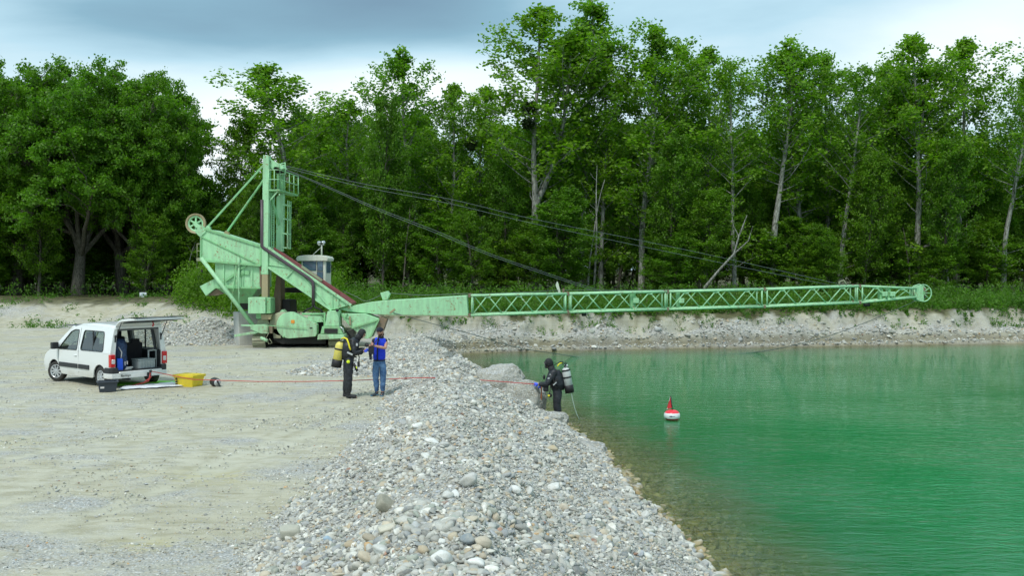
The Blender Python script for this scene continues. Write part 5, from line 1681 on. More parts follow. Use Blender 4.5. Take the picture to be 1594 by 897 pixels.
# ---- boom: solid foot, lattice sections, head
def bY(px): return 42.0 + max(0.0, (px - 731.0)) / (1423.0 - 731.0) * 5.6
def bz(px, py):
    return P(px, py, bY(px))
BW = 0.95
ft = MB()
out_ = [(530, 480.3), (573, 471), (600, 467.8), (727.5, 460), (729.5, 491), (600, 489.6), (575, 487.4), (545, 484.6)]
ft.poly([Vector((bz(a, b).x, bY(a) - BW / 2, bz(a, b).z)) for a, b in out_], (0, BW, 0))
foot = ft.build('boom_foot', M_mint, mach, 0.015)
mb = MB(); mb.bar(*[Vector((bz(a, b).x, bY(a) - BW / 2 - 0.02, bz(a, b).z)) for a, b in ((600, 490.5), (729, 491.5))], 0.08, 0.05); mb.build('bottom_flange', M_tansoft, foot)
mb = MB(); mb.bar(*[Vector((bz(a, b).x, bY(a) - BW / 2 - 0.01, bz(a, b).z)) for a, b in ((609, 487), (617, 480.5))], 0.02, 0.08); mb.build('dent', M_tan, foot, 0.0, 'rust stained dent')
hd = MB(); hd.poly([Vector((bz(a, b).x, 41.75, bz(a, b).z)) for a, b in ((593, 456), (604, 453), (608, 457.5), (604, 466.5), (597, 467.5))], (0, 0.4, 0)); hd.build('rope_guide', M_mint, foot, 0.01)
JT = [731.5, 883.5, 1037, 1186, 1333, 1424]
TOPY = [460, 457.3, 454.0, 450.4, 445.3, 449.0]
BOTY = [490.3, 485.6, 481.0, 477.0, 470.8, 462.3]
M_chord = M_mint
for s_i in range(5):
    a_, b_ = JT[s_i], JT[s_i + 1]
    sec_root = None
    def pt(px, top, side):
        f = (px - a_) / (b_ - a_)
        py = (TOPY if top else BOTY)[s_i] * (1 - f) + (TOPY if top else BOTY)[s_i + 1] * f
        q = bz(px, py)
        wd = BW * (1.0 if s_i < 4 else (1 - 0.45 * f))
        q.y = bY(px) + side * wd / 2
        return q
    mb = MB()
    gap = 1.2
    for top in (0, 1):
        mb.tube([pt(a_ + gap, top, -1), pt(b_ - gap, top, -1)], 0.055, 8)
    sec = mb.build('boom_section', M_mint, mach)
    mb = MB()
    for top in (0, 1): mb.tube([pt(a_ + gap, top, 1), pt(b_ - gap, top, 1)], 0.055, 8)
    mb.build('rear_chord', M_mint, sec)
    for px in (a_ + 4, b_ - 4):
        for sd in (-1, 1):
            mb = MB(); mb.tube([pt(px, 0, sd), pt(px, 1, sd)], 0.04, 6); mb.build('post', M_mint, sec)
        for top in (0, 1):
            mb = MB(); mb.tube([pt(px, top, -1), pt(px, top, 1)], 0.035, 6); mb.build('cross_tie', M_mint2, sec)
    # zig-zag braces; the rear face runs against the front one
    nb_ = 6 if s_i < 4 else 4
    for sd in (-1, 1):
        for k in range(nb_):
            x0 = a_ + 4 + (b_ - a_ - 8) * k / nb_; x1 = a_ + 4 + (b_ - a_ - 8) * (k + 1) / nb_
            up = (k % 2 == 0) ^ (sd == 1)
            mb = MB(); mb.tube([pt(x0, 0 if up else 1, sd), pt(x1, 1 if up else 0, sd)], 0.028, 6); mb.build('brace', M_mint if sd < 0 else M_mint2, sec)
            if k > 0 and sd < 0:
                q = pt(x0, 0 if up else 1, sd); mb = MB(); mb.box(q + Vector((0, 0.0, 0.05 if up else -0.05)), (0.28, 0.03, 0.12)); mb.build('gusset', M_mint, sec, 0.004)
    for k in range(nb_):
        x0 = a_ + 4 + (b_ - a_ - 8) * k / nb_; x1 = a_ + 4 + (b_ - a_ - 8) * (k + 1) / nb_
        for top in (0, 1):
            sd = -1 if k % 2 else 1
            mb = MB(); mb.tube([pt(x0, top, sd), pt(x1, top, -sd)], 0.022, 5); mb.build('plan_brace', M_mint2, sec)
    for top in (0, 1):
        for sd in (-1, 1):
            q = pt(a_, top, sd); mb = MB(); mb.box(q, (0.10, 0.12, 0.16)); mb.build('joint_pin', M_rust, sec, 0.01)
# stiffened panels seen inside the lattice
for (px, w_) in ((984, 8), (1054, 5), (1368, 5), (1380, 4)):
    q0, q1 = bz(px, 455.5 if px < 1100 else 449), bz(px, 480 if px < 1100 else 466)
    mb = MB(); mb.box(((q0.x + q1.x) / 2, bY(px) - 0.2, (q0.z + q1.z) / 2), (w_ * bY(px) / FPX, 0.3, q0.z - q1.z)); mb.build('stiffened_panel', M_mint2, mach, 0.01)
    mb = MB(); mb.box(((q0.x + q1.x) / 2 + 0.12, bY(px) - 0.4, (q0.z + q1.z) / 2), (0.25, 0.18, 0.22)); mb.build('bracket', M_mint, mach, 0.01)
# boom head: two cheek plates, guard hoops, sheave
hc = bz(1432.5, 456.3); rh = 0.42
for sd in (-0.30, 0.24):
    pts3 = []
    for k in range(20):
        a = R(100) + R(170) * k / 19
        pts3.append(Vector((hc.x + rh * 1.0 * math.cos(a), hc.y + sd, hc.z + rh * math.sin(a))))
    pts3 += [Vector((hc.x + 0.06, hc.y + sd, hc.z - rh * 0.98)), Vector((hc.x + 0.02, hc.y + sd, hc.z + rh))]
    mb = MB(); mb.poly(pts3, (0, 0.05, 0)); cheek = mb.build('boom_head', M_mint, mach, 0.006)
    for r2 in (rh * 1.0,):
        mb = MB(); mb.tube([hc + Vector((r2 * math.cos(a), sd, r2 * math.sin(a))) for a in [R(95) - R(180) * k / 14 for k in range(15)]], 0.03, 6); mb.build('guard_hoop', M_mint, cheek)
    for a in (R(40), R(0), R(-40)):
        mb = MB(); mb.tube([hc + Vector((0, sd, 0)), hc + Vector((rh * math.cos(a), sd, rh * math.sin(a)))], 0.022, 5); mb.build('guard_spoke', M_mint2, cheek)
mb = MB(); mb.lathe([(0, -0.06), (0.33, -0.06), (0.28, 0), (0.33, 0.06), (0, 0.06)], hc, (0, 1, 0), 28); mb.build('sheave', M_rust, mach)
# things riding on the boom
mb = MB(); q = bz(1310, 446); mb.tube([q + Vector((-0.2, -0.3, -0.05)), q + Vector((-0.22, -0.3, 0.22)), q + Vector((0.0, -0.3, 0.3)), q + Vector((0.16, -0.3, 0.02))], 0.035, 6); mb.build('rope_bracket', M_tansoft, mach)
mb = MB(); q = bz(877, 458); mb.bar(q + Vector((0, 0, -0.05)), q + Vector((0, 0, 0.25)), 0.09, 0.09); mb.build('rusty_post', M_rust, mach)
mb = MB(); q = bz(873, 456.5); r0_ = bz(867, 438); mb.poly([q, q + Vector((-0.10, 0, 0)), r0_ + Vector((-0.06, 0, -0.18)), r0_, r0_ + Vector((0.05, 0, -0.05))], (0, 0.02, 0)); mb.build('wind_board', M_cabw, mach)
mb = MB(); q = bz(909, 489); mb.lathe([(0, -0.1), (0.10, -0.1), (0.10, 0.1), (0, 0.1)], q, (1, 0, 0), 12)
q = bz(1349, 474.5); mb.lathe([(0, -0.14), (0.09, -0.14), (0.09, 0.14), (0, 0.14)], q, (1, 0, 0), 12); mb.build('guide_roller', M_dark, mach)

# cables
def cable(pts, r=0.011, name='cable', label=None):
    P_ = [P(a, b, y) for (a, b, y) in pts]
    # smooth through the points
    out = []
    n = len(P_)
    for i in range(n - 1):
        p0, p1, p2, p3 = P_[max(i - 1, 0)], P_[i], P_[i + 1], P_[min(i + 2, n - 1)]
        for k in range(6):
            t = k / 6
            out.append(0.5 * ((2 * p1) + (p2 - p0) * t + (2 * p0 - 5 * p1 + 4 * p2 - p3) * t * t + (3 * p1 - p0 - 3 * p2 + p3) * t ** 3))
    out.append(P_[-1])
    mb = MB(); mb.tube(out, r, 5)
    return mb.build(name, M_cable, mach, label=label)


cable([(441, 257, 41.6), (560, 285, 42), (700, 310, 42.4), (830, 341, 43), (1000, 375, 44.5), (1150, 407, 45.5), (1308, 443, 46.6)])
cable([(441, 260, 42.0), (560, 290, 42.4), (700, 317, 42.8), (830, 348, 43.4), (1000, 384, 44.8), (1150, 415, 45.8), (1292, 444, 46.6)])
cable([(441, 262, 41.6), (500, 286, 41.8), (590, 325, 42), (680, 360, 42.3), (760, 394, 42.6), (850, 425, 43), (935, 453, 43.6)])
cable([(441, 263, 42.0), (500, 288, 42.2), (590, 328, 42.4), (680, 363.5, 42.7), (760, 397, 43), (850, 428, 43.4), (928, 454, 43.9)])
cable([(600, 456, 41.9), (660, 459.5, 42), (731, 457, 42)], 0.012)
cable([(534, 453, 42.3), (555, 462, 42), (570, 469, 41.9), (594, 459, 41.9)], 0.012)
cable([(731, 458.5, 42), (820, 455, 42.8), (877, 452, 43.2), (1000, 452, 44.2), (1186, 448, 45.7)], 0.012)
cable([(612, 487, 41.5), (680, 506, 41.6), (740, 522, 41.9), (800, 540, 42.6), (862, 550.5, 44.0), (905, 556.5, 43.4)], 0.016)
cable([(1426, 468, 47.3), (1375, 491, 47.8), (1300, 520, 47.6), (1230, 539, 47.0), (1180, 548, 45.9), (1117, 553.2, 44.45)], 0.016)

# ------------------------------------------------------------------ concrete block beside the machine
cb = P(384, 537, 42.3)
mb = MB()
for k in range(1):
    ang = R(28)
    w1, w2, hh = 1.0, 1.05, 1.50
    rot = Euler((R(1.5), R(-1), ang))
    mb.box((0, 0, hh / 2), (w1, w2, hh), None)
o = mb.build('concrete_block', M_concrete, None, 0.05, seg=3)
o.location = (cb.x - 0.05, 42.7, 0.58); o.rotation_euler = (0, R(-1.2), ang)
tag(o, 'tall grey concrete counterweight block standing left of the crawler', 'block')

# notice board on the bank
sb = P(222.5, 475, 58.5)
zs = ground_z(sb.x, 58.5)
sg = root('notice_sign', (sb.x, 58.5, zs), 'small white notice board on a thin green post at the wood edge', 'sign')
mb = MB(); mb.tube([(sb.x, 58.5, zs - 0.1), (sb.x, 58.5, P(222, 458, 58.5).z)], 0.035, 8); mb.build('post', M_mint2, sg)
q = P(222.8, 459.2, 58.45)
mb = MB(); mb.box((q.x, 58.44, q.z), (0.42, 0.03, 0.28)); bd = mb.build('board', mat('sign_white', (0.75, 0.80, 0.82), 0.4), sg, 0.01)
M_ink = mat('sign_print', (0.25, 0.38, 0.48), 0.6)
for k in range(4):
    mb = MB(); mb.box((q.x + (0.0 if k != 3 else -0.03), 58.420, q.z + 0.075 - k * 0.045), (0.27 if k != 3 else 0.20, 0.004, 0.016)); mb.build('print_line', M_ink, bd)
# ------------------------------------------------------------------ the van
def white_build(t, b):
    p = objc(t)
    z = t.new('ShaderNodeSeparateXYZ', {'Vector': p}).outputs[2]
    n = t.noise(p, 3.0, 5, 0.6)
    dust = t.math('MULTIPLY', t.ramp(z, [(0.25, 1.0), (0.75, 0.0)]), t.ramp(n, [(0.3, 0.2), (0.7, 0.75)]))
    c = t.mix(dust, (0.78, 0.80, 0.79), (0.52, 0.50, 0.42))
    t.set(b, 'Base Color', c)
    b.inputs['Roughness'].default_value = 0.28
    b.inputs['Coat Weight'].default_value = 0.5


M_white = mat('white_car_paint', build=white_build)
M_blackpl = mat('black_plastic', (0.022, 0.024, 0.027), 0.5)
M_grayin = mat('grey_interior_trim', (0.10, 0.11, 0.12), 0.7)
M_seat = mat('dark_seat_cloth', (0.018, 0.018, 0.022), 0.9)
M_tyre = mat('tyre_rubber', build=lambda t, b: (t.set(b, 'Base Color', t.mix(t.noise(objc(t), 9, 4), (0.015, 0.015, 0.015), (0.05, 0.048, 0.04))), b.inputs['Roughness'].__setattr__('default_value', 0.85)))
M_rim = mat('silver_hubcap', (0.52, 0.54, 0.55), 0.35, 0.4)
M_redl = mat('red_lamp', (0.62, 0.015, 0.02), 0.15, coat=0.8)
M_clearl = mat('white_lamp', (0.65, 0.62, 0.62), 0.15, coat=0.8)
M_rustspot = mat('rust_spots', (0.45, 0.20, 0.05), 0.8)

TH = R(51)
hx, hy = -math.sin(TH), math.cos(TH)                      # forward direction of the van
yRL = 27.35
RLx, RLy = -0.4247 * yRL, yRL
lx, ly = -math.cos(TH), -math.sin(TH)                      # towards the van's left side
L_, W_ = 4.10, 1.72
wb0, wb1 = 0.62, 0.62 + 2.69                               # wheel centres measured from the rear
ox = RLx - hx * wb0 - lx * 0.74
oy = RLy - hy * wb0 - ly * 0.74
VZ = ground_z(ox + hx * 2, oy + hy * 2)
van = root('parked_van', (ox, oy, VZ), 'white van with wide open tailgate standing on the sandy ground', 'van', world_coords=False, rz=math.atan2(hy, hx))


def vy(z):                                                # half width at height z
    if z < 1.0: return 0.86 - 0.03 * max(0, (0.45 - z) / 0.2)
    return 0.86 - 0.15 * ((z - 1.0) / 0.75) ** 1.15


def arc(cx, cz, r, a0, a1, n):
    return [(cx + r * math.cos(a0 + (a1 - a0) * k / n), cz + r * math.sin(a0 + (a1 - a0) * k / n)) for k in range(n + 1)]


# top profile of the body, rear to front
_TOP = [(0.02, 1.73), (0.25, 1.765), (0.8, 1.785), (1.5, 1.79), (2.05, 1.765), (2.35, 1.70), (2.6, 1.58), (2.9, 1.36), (3.2, 1.13), (3.36, 1.02), (3.55, 0.97), (3.8, 0.89), (3.98, 0.79), (4.07, 0.66), (4.10, 0.50), (4.09, 0.30)]
NS = lambda x: x if x < 3.36 else 3.36 + (x - 3.36) * 0.82
TOP = [(NS(x), z) for x, z in _TOP]
from mathutils.geometry import tessellate_polygon


def side_panel(mb, outline, holes, sy, thick=0.03, fine=True):
    """skin following the side curve; outline and holes in (x, z)"""
    polys = [[Vector((x, z, 0)) for x, z in outline]] + [[Vector((x, z, 0)) for x, z in h] for h in holes]
    flat = [p for poly in polys for p in poly]
    tris = tessellate_polygon(polys)
    for off in (0, 1):
        vs = [mb.bm.verts.new((p.x, sy * (vy(p.y) - off * thick), p.y)) for p in flat]
        for tr_ in tris:
            try: mb.bm.faces.new([vs[i] for i in (tr_ if off == 0 else tr_[::-1])])
            except ValueError: pass
        if off == 0: first = vs
    base = 0
    for poly in polys:
        n = len(poly)
        for k in range(n):
            a, b = base + k, base + (k + 1) % n
            mb.bm.faces.new((first[a], first[b], vs[b], vs[a]))
        base += n


def rnd(pts, r=0.06, n=4):
    """round the corners of an outline"""
    out = []
    m = len(pts)
    for i in range(m):
        p0, p1, p2 = Vector(pts[i - 1]), Vector(pts[i]), Vector(pts[(i + 1) % m])
        a = (p0 - p1); b = (p2 - p1)
        ra = min(r, a.length * 0.45, b.length * 0.45)
        a = p1 + a.normalized() * ra; b = p1 + b.normalized() * ra
        for k in range(n + 1):
            t = k / n
            q = a * (1 - t) ** 2 + p1 * 2 * t * (1 - t) + b * t * t
            out.append((q.x, q.y))
    return out


lower = [(0.03, 0.30)] + arc(wb0, 0.30, 0.37, PI, 0, 12) + [(1.1, 0.26), (2.85, 0.26)] + arc(wb1, 0.30, 0.37, PI, 0, 12) + [(4.03, 0.28), (4.07, 0.5), (4.05, 0.66), (3.96, 0.79), (3.8, 0.88), (3.55, 0.96), (3.36, 0.995), (3.0, 1.0), (2.2, 1.0), (1.2, 1.0), (0.4, 1.0), (0.03, 1.0)]
lower = [(x if z < 0.27 or abs(x - wb1) < 0.38 and z < 0.68 else NS(x), z) for x, z in lower]
upper = [(0.03, 1.003), (0.4, 1.003), (1.2, 1.003), (2.2, 1.003), (3.0, 1.003), (3.36, 1.003), (3.2, 1.10), (2.9, 1.33), (2.6, 1.55), (2.35, 1.67), (2.05, 1.73), (1.5, 1.755), (0.8, 1.75), (0.3, 1.73), (0.06, 1.70), (0.03, 1.35)]
W_REAR = rnd([(0.42, 1.04), (1.72, 1.03), (1.66, 1.60), (0.52, 1.60)], 0.09)
W_FRONT = rnd([(1.92, 1.02), (3.02, 1.00), (2.78, 1.22), (2.42, 1.53), (2.2, 1.60), (1.95, 1.60)], 0.06)
mb = MB()
for sy in (1, -1):
    side_panel(mb, lower, [], sy)
    side_panel(mb, upper, [W_REAR, W_FRONT], sy)
# roof, bonnet and nose as one crowned skin (windscreen left open)
NY = 10
def topskin(mb, st, thick=0.0):
    rows = []
    for (x, z) in st:
        hw = vy(min(z, 1.72)) - 0.0
        row = []
        for k in range(NY + 1):
            u = -1 + 2 * k / NY
            crown = 0.035 * (1 - abs(u) ** 2.5) - 0.05 * max(0, abs(u) - 0.86) / 0.14
            nose = -0.10 * abs(u) ** 3 * max(0, min(1, (x - 3.3) / 0.6))
            row.append(mb.bm.verts.new((x + nose, u * hw, z + crown * (1 if x < 3.9 else 0.3) - thick)))
        rows.append(row)
    for i in range(len(rows) - 1):
        for k in range(NY):
            mb.bm.faces.new((rows[i][k], rows[i][k + 1], rows[i + 1][k + 1], rows[i + 1][k]))
topskin(mb, TOP[:6]); topskin(mb, TOP[9:])
for (xa, za, xb, zb) in ((2.35, 1.70, 3.36, 1.02),):      # windscreen posts
    for sy in (1, -1):
        mb.bar((xa, sy * 0.70, za - 0.02), (xb, sy * 0.80, zb), 0.07, 0.06)
body = mb.build('body', M_white, van)
for f in body.data.polygons: f.use_smooth = False
mb = MB(); rows = []
for (x, z, hw) in ((2.35, 1.69, 0.70), (2.7, 1.49, 0.74), (3.05, 1.24, 0.78), (3.34, 1.03, 0.81)):
    rows.append([mb.bm.verts.new((x - 0.08 * abs(u) ** 2, u * hw, z + 0.02 * (1 - u * u))) for u in [-1 + 2 * k / 8 for k in range(9)]])
for i in range(3):
    for k in range(8): mb.bm.faces.new((rows[i][k], rows[i][k + 1], rows[i + 1][k + 1], rows[i + 1][k]))
mb.build('windscreen', M_glass_clear, van, smooth=True)


def side_glass(name, hole, sy, m, inset=0.012, parent=None):
    mb = MB()
    polys = [[Vector((x, z, 0)) for x, z in hole]]
    tris = tessellate_polygon(polys)
    vs = [mb.bm.verts.new((p.x, sy * (vy(p.y) - inset), p.y)) for p in polys[0]]
    for tr_ in tris:
        mb.bm.faces.new([vs[i] for i in tr_])
    return mb.build(name, m, parent or van)


for sy in (1, -1):
    side_glass('front_side_window', W_FRONT, sy, M_glass if sy > 0 else M_glass_clear)
    for (xa, xb) in ((0.42, 1.04), (1.06, 1.72)):
        hole = [(max(xa, min(xb, x)), z) for x, z in W_REAR]
        hh = []
        for q in hole:
            if not hh or (abs(q[0] - hh[-1][0]) + abs(q[1] - hh[-1][1])) > 1e-4: hh.append(q)
        side_glass('rear_side_window', hh, sy, M_glass if sy > 0 else M_glass_clear)
    mb = MB(); mb.box((1.05, sy * (vy(1.3) - 0.005), 1.315), (0.045, 0.03, 0.57)); mb.build('window_divider', M_blackpl, van)
    # dark rubber round the openings
    for hole in (W_REAR, W_FRONT):
        mb = MB(); mb.tube([(x, sy * (vy(z) + 0.001), z) for x, z in hole + hole[:2]], 0.014, 5, cap=False); mb.build('window_seal', M_blackpl, van)
    # door shut lines
    mb = MB()
    for pts in ([(1.83, 0.36), (1.83, 1.0), (1.85, 1.3), (1.86, 1.66)], [(2.98, 0.42), (3.05, 0.7), (3.02, 0.98)]):
        mb.tube([(x, sy * (vy(z) - 0.0), z) for x, z in pts], 0.007, 4)
    mb.build('door_gap', M_blackpl, van)
    mb = MB()
    mb.box((2.42, sy * 0.872, 0.55), (1.10, 0.03, 0.13)); mb.box((1.50, sy * 0.872, 0.55), (0.62, 0.03, 0.13)); mb.build('rubbing_strip', M_blackpl, van, 0.01)
    mb = MB(); mb.box((1.98, sy * 0.875, 0.86), (0.15, 0.03, 0.035)); mb.build('door_handle', M_white, van, 0.01)
    # mirror
    mb = MB(); mb.box((3.02, sy * 0.98, 1.10), (0.13, 0.20, 0.20)); mb.box((3.02, sy * 0.87, 1.03), (0.08, 0.12, 0.06)); mb.build('mirror', M_blackpl, van, 0.03, seg=3)
    # lamps
    zc = 0.80
    mb = MB(); mb.box((0.045, sy * 0.80, 0.80), (0.12, 0.145, 0.36)); lp = mb.build('tail_light', M_redl, van, 0.02, seg=2)
    mb = MB(); mb.box((0.02, sy * 0.79, 0.78), (0.09, 0.10, 0.13)); mb.build('lamp_lens', M_clearl, lp, 0.01)
    mb = MB(); mb.box((3.86, sy * 0.66, 0.70), (0.14, 0.30, 0.18)); mb.build('headlight', M_clearl, van, 0.03)
    # rear pillar shell
    mb = MB()
    mb.poly([(0.04, sy * 0.855, 1.0), (0.04, sy * 0.715, 1.72), (0.04, sy * 0.63, 1.70), (0.04, sy * 0.70, 1.0)], (0.05, 0, 0)); mb.poly([(0.04, sy * 0.857, 0.30), (0.04, sy * 0.857, 0.999), (0.04, sy * 0.70, 0.999), (0.04, sy * 0.70, 0.30)], (0.05, 0, 0))
    mb.build('rear_pillar', M_white, van)
    mb = MB(); mb.box((0.035, sy * 0.70, 1.42), (0.02, 0.04, 0.20)); mb.build('vent', M_blackpl, van)
    # inner trim
    mb = MB(); mb.poly([(0.12, sy * 0.80, 0.5), (0.12, sy * 0.80, 1.0), (1.9, sy * 0.80, 1.0), (1.9, sy * 0.80, 0.5)], (0, -sy * 0.03, 0)); mb.box((0.25, sy * 0.74, 0.75), (0.40, 0.12, 0.52)); mb.build('side_trim', M_blackpl, van)
    mb = MB(); mb.bar((0.36, sy * 0.72, 1.02), (0.45, sy * 0.66, 1.66), 0.10, 0.05); mb.bar((1.83, sy * 0.76, 1.0), (1.86, sy * 0.68, 1.66), 0.10, 0.04); mb.build('pillar_trim', M_grayin, van)
mb = MB(); mb.box((0.05, 0, 1.725), (0.10, 1.40, 0.07)); mb.build('roof_frame', M_white, van, 0.01)
mb = MB(); mb.box((0.10, 0, 1.66), (0.08, 1.30, 0.05)); mb.box((1.6, 0, 1.70), (2.8, 1.30, 0.02)); mb.build('headlining', M_grayin, van)
mb = MB(); mb.box((1.9, 0, 0.44), (3.6, 1.58, 0.06)); mb.box((3.2, 0, 0.72), (0.5, 1.5, 0.5)); mb.build('floor_pan', M_blackpl, van)
mb = MB(); mb.box((0.03, 0, 0.49), (0.14, 1.40, 0.07)); mb.build('loading_sill', M_blackpl, van, 0.01)
# bumper: white centre, dark upper corners
mb = MB()
pts = [(0.10, -0.90), (-0.04, -0.84), (-0.09, -0.5), (-0.10, 0), (-0.09, 0.5), (-0.04, 0.84), (0.10, 0.90), (0.35, 0.895), (0.35, 0.85), (0.12, 0.82), (0.12, -0.82), (0.35, -0.85), (0.35, -0.895)]
mb.poly([Vector((x, y, 0.30)) for x, y in pts], (0, 0, 0.145)); bp = mb.build('rear_bumper', M_white, van, 0.02, seg=2)
mb = MB(); mb.box((-0.02, 0, 0.463), (0.16, 1.30, 0.05)); mb.build('bumper_step', M_white, van, 0.012)
for sy in (1, -1):
    mb = MB(); mb.poly([Vector((x, y * sy, 0.443)) for x, y in ((0.30, 0.897), (0.06, 0.885), (-0.04, 0.83), (-0.06, 0.66), (0.08, 0.64), (0.10, 0.80), (0.30, 0.86))], (0, 0, 0.16)); mb.build('bumper_corner', M_blackpl, van, 0.015)
mb = MB(); mb.box((0.35, 0.1, 0.30), (0.3, 0.9, 0.05)); mb.tube([(0.4, 0.3, 0.25), (-0.02, 0.3, 0.25)], 0.03, 8); mb.build('underbody', M_blackpl, van)
mb = MB(); mb.box((0.10, -0.28, 0.26), (0.06, 0.10, 0.10)); mb.tube([(0.1, -0.22, 0.26), (-0.22, -0.22, 0.28), (-0.22, -0.22, 0.42)], 0.022, 8)
mb.bm.verts.ensure_lookup_table(); mb.lathe([(0, -0.045), (0.032, -0.03), (0.045, 0), (0.032, 0.03), (0, 0.045)], (-0.22, -0.22, 0.45), (0, 0, 1), 12); mb.build('tow_hitch', M_blackpl, van)
mb = MB(); mb.box((-0.098, -0.22, 0.36), (0.02, 0.08, 0.10)); mb.build('hitch_cover', M_blackpl, van)
# lettering on the bumper
cu = bpy.data.curves.new('lettering', 'FONT'); cu.body = 'Berlingo'; cu.size = 0.085; cu.extrude = 0.002; cu.shear = 0.3; cu.space_character = 1.05
lt = bpy.data.objects.new('lettering', cu); link(lt, van)
lt.location = (-0.094, 0.62, 0.35); lt.rotation_euler = (PI / 2, 0, -PI / 2 - R(2)); cu.materials.append(M_blackpl)
# rust blisters on the sill
mb = MB()
random.seed(4)
for k in range(22):
    x_ = 1.2 + random.random() * 0.62; mb.lathe([(0, 0.003), (random.uniform(0.006, 0.02), 0.0)], (x_, 0.835 + 0.003, 0.33 + random.random() * 0.04), (0, 1, 0), 7)
mb.build('rust_patch', M_rustspot, van)

# tailgate, hinged at the roof edge and standing out level
mb = MB()
prof = [(0.03, 1.77), (-0.10, 1.87), (-0.25, 1.945), (-0.45, 1.985), (-0.75, 2.01), (-1.08, 2.015)]
rows_o, rows_i = [], []
for j, (x, z) in enumerate(prof):
    hw = (0.70, 0.72, 0.74, 0.75, 0.76, 0.74)[j]
    ro, ri = [], []
    for k in range(9):
        u = -1 + k / 4
        ro.append(mb.bm.verts.new((x + (0.04 * abs(u) ** 2 if j == 5 else 0), u * hw, z + 0.03 * (1 - u * u))))
        ri.append(mb.bm.verts.new((x + 0.03 + (0.04 * abs(u) ** 2 if j == 5 else 0), u * hw * 0.985, z - (0.05, 0.07, 0.075, 0.07, 0.06, 0.04)[j])))
    rows_o.append(ro); rows_i.append(ri)
for rows in (rows_o, rows_i):
    for i in range(5):
        for k in range(8): mb.bm.faces.new((rows[i][k], rows[i][k + 1], rows[i + 1][k + 1], rows[i + 1][k]))
for k in range(8):
    mb.bm.faces.new((rows_o[0][k], rows_i[0][k], rows_i[0][k + 1], rows_o[0][k + 1])); mb.bm.faces.new((rows_o[5][k], rows_i[5][k], rows_i[5][k + 1], rows_o[5][k + 1]))
for i in range(5):
    mb.bm.faces.new((rows_o[i][0], rows_i[i][0], rows_i[i + 1][0], rows_o[i + 1][0])); mb.bm.faces.new((rows_o[i][8], rows_i[i][8], rows_i[i + 1][8], rows_o[i + 1][8]))
tg = mb.build('tailgate', M_white, van, smooth=True)
mb = MB(); mb.poly([(-0.42, -0.70, 1.905), (-0.42, 0.70, 1.905), (-1.08, 0.68, 1.968), (-1.08, -0.68, 1.968)], (0, 0, -0.02)); mb.build('inner_panel', M_blackpl, tg)
mb = MB(); mb.poly([(-0.20, -0.60, 1.845), (-0.20, 0.60, 1.845), (-0.40, 0.62, 1.902), (-0.40, -0.62, 1.902)], (0, 0, -0.012)); mb.build('rear_window', M_glass, tg)
mb = MB(); mb.poly([(-0.34, -0.752, 1.99), (-0.34, 0.752, 1.99), (-1.11, 0.745, 2.045), (-1.11, -0.745, 2.045)], (0, 0, 0.012)); mb.build('dark_window_band', M_blackpl, tg)
mb = MB(); mb.bar((-0.44, 0.765, 1.95), (-1.09, 0.75, 1.99), 0.02, 0.04); mb.bar((-1.10, 0.73, 1.985), (-1.10, -0.73, 1.985), 0.04, 0.03); mb.build('gate_edge', M_white, tg)
for sy in (1, -1):
    mb = MB(); mb.tube([(0.06, sy * 0.70, 1.36), (-0.30, sy * 0.70, 1.88)], 0.012, 6); mb.build('gas_strut', M_blackpl, van)
mb = MB(); mb.tube([(-0.55, -0.10, 1.90), (-0.56, -0.11, 1.83), (-0.54, -0.10, 1.76)], 0.015, 5); mb.tube([(-0.56, -0.10, 1.88), (-0.58, -0.13, 1.80), (-0.55, -0.10, 1.75)], 0.012, 5); mb.build('pull_strap', M_redl, tg)

# seats
for yy in (-0.40, 0.40):
    mb = MB(); mb.box((2.05, yy, 0.98), (0.16, 0.50, 0.72), Euler((0, R(-10), 0))); mb.box((2.28, yy, 0.66), (0.5, 0.5, 0.16)); st = mb.build('front_seat', M_seat, van, 0.06, seg=3)
    mb = MB(); mb.box((1.96, yy, 1.42), (0.10, 0.27, 0.20)); mb.build('headrest', M_seat, st, 0.04, seg=3)
mb = MB(); mb.box((0.98, 0, 0.86), (0.16, 1.22, 0.72), Euler((0, R(-8), 0))); mb.box((1.2, 0, 0.60), (0.45, 1.2, 0.16)); st = mb.build('rear_seat', M_seat, van, 0.05, seg=3)
for yy in (-0.38, 0.38):
    mb = MB(); mb.box((0.90, yy, 1.25), (0.09, 0.26, 0.15)); mb.build('headrest', M_seat, st, 0.04, seg=3)
mb = MB(); mb.tube([(2.75 + 0.10 * math.cos(a), 0.4 + 0.19 * math.cos(a + PI / 2), 1.02 + 0.17 * math.sin(a + PI / 2)) for a in [k * PI / 8 for k in range(17)]], 0.015, 6); mb.build('steering_wheel', M_blackpl, van)

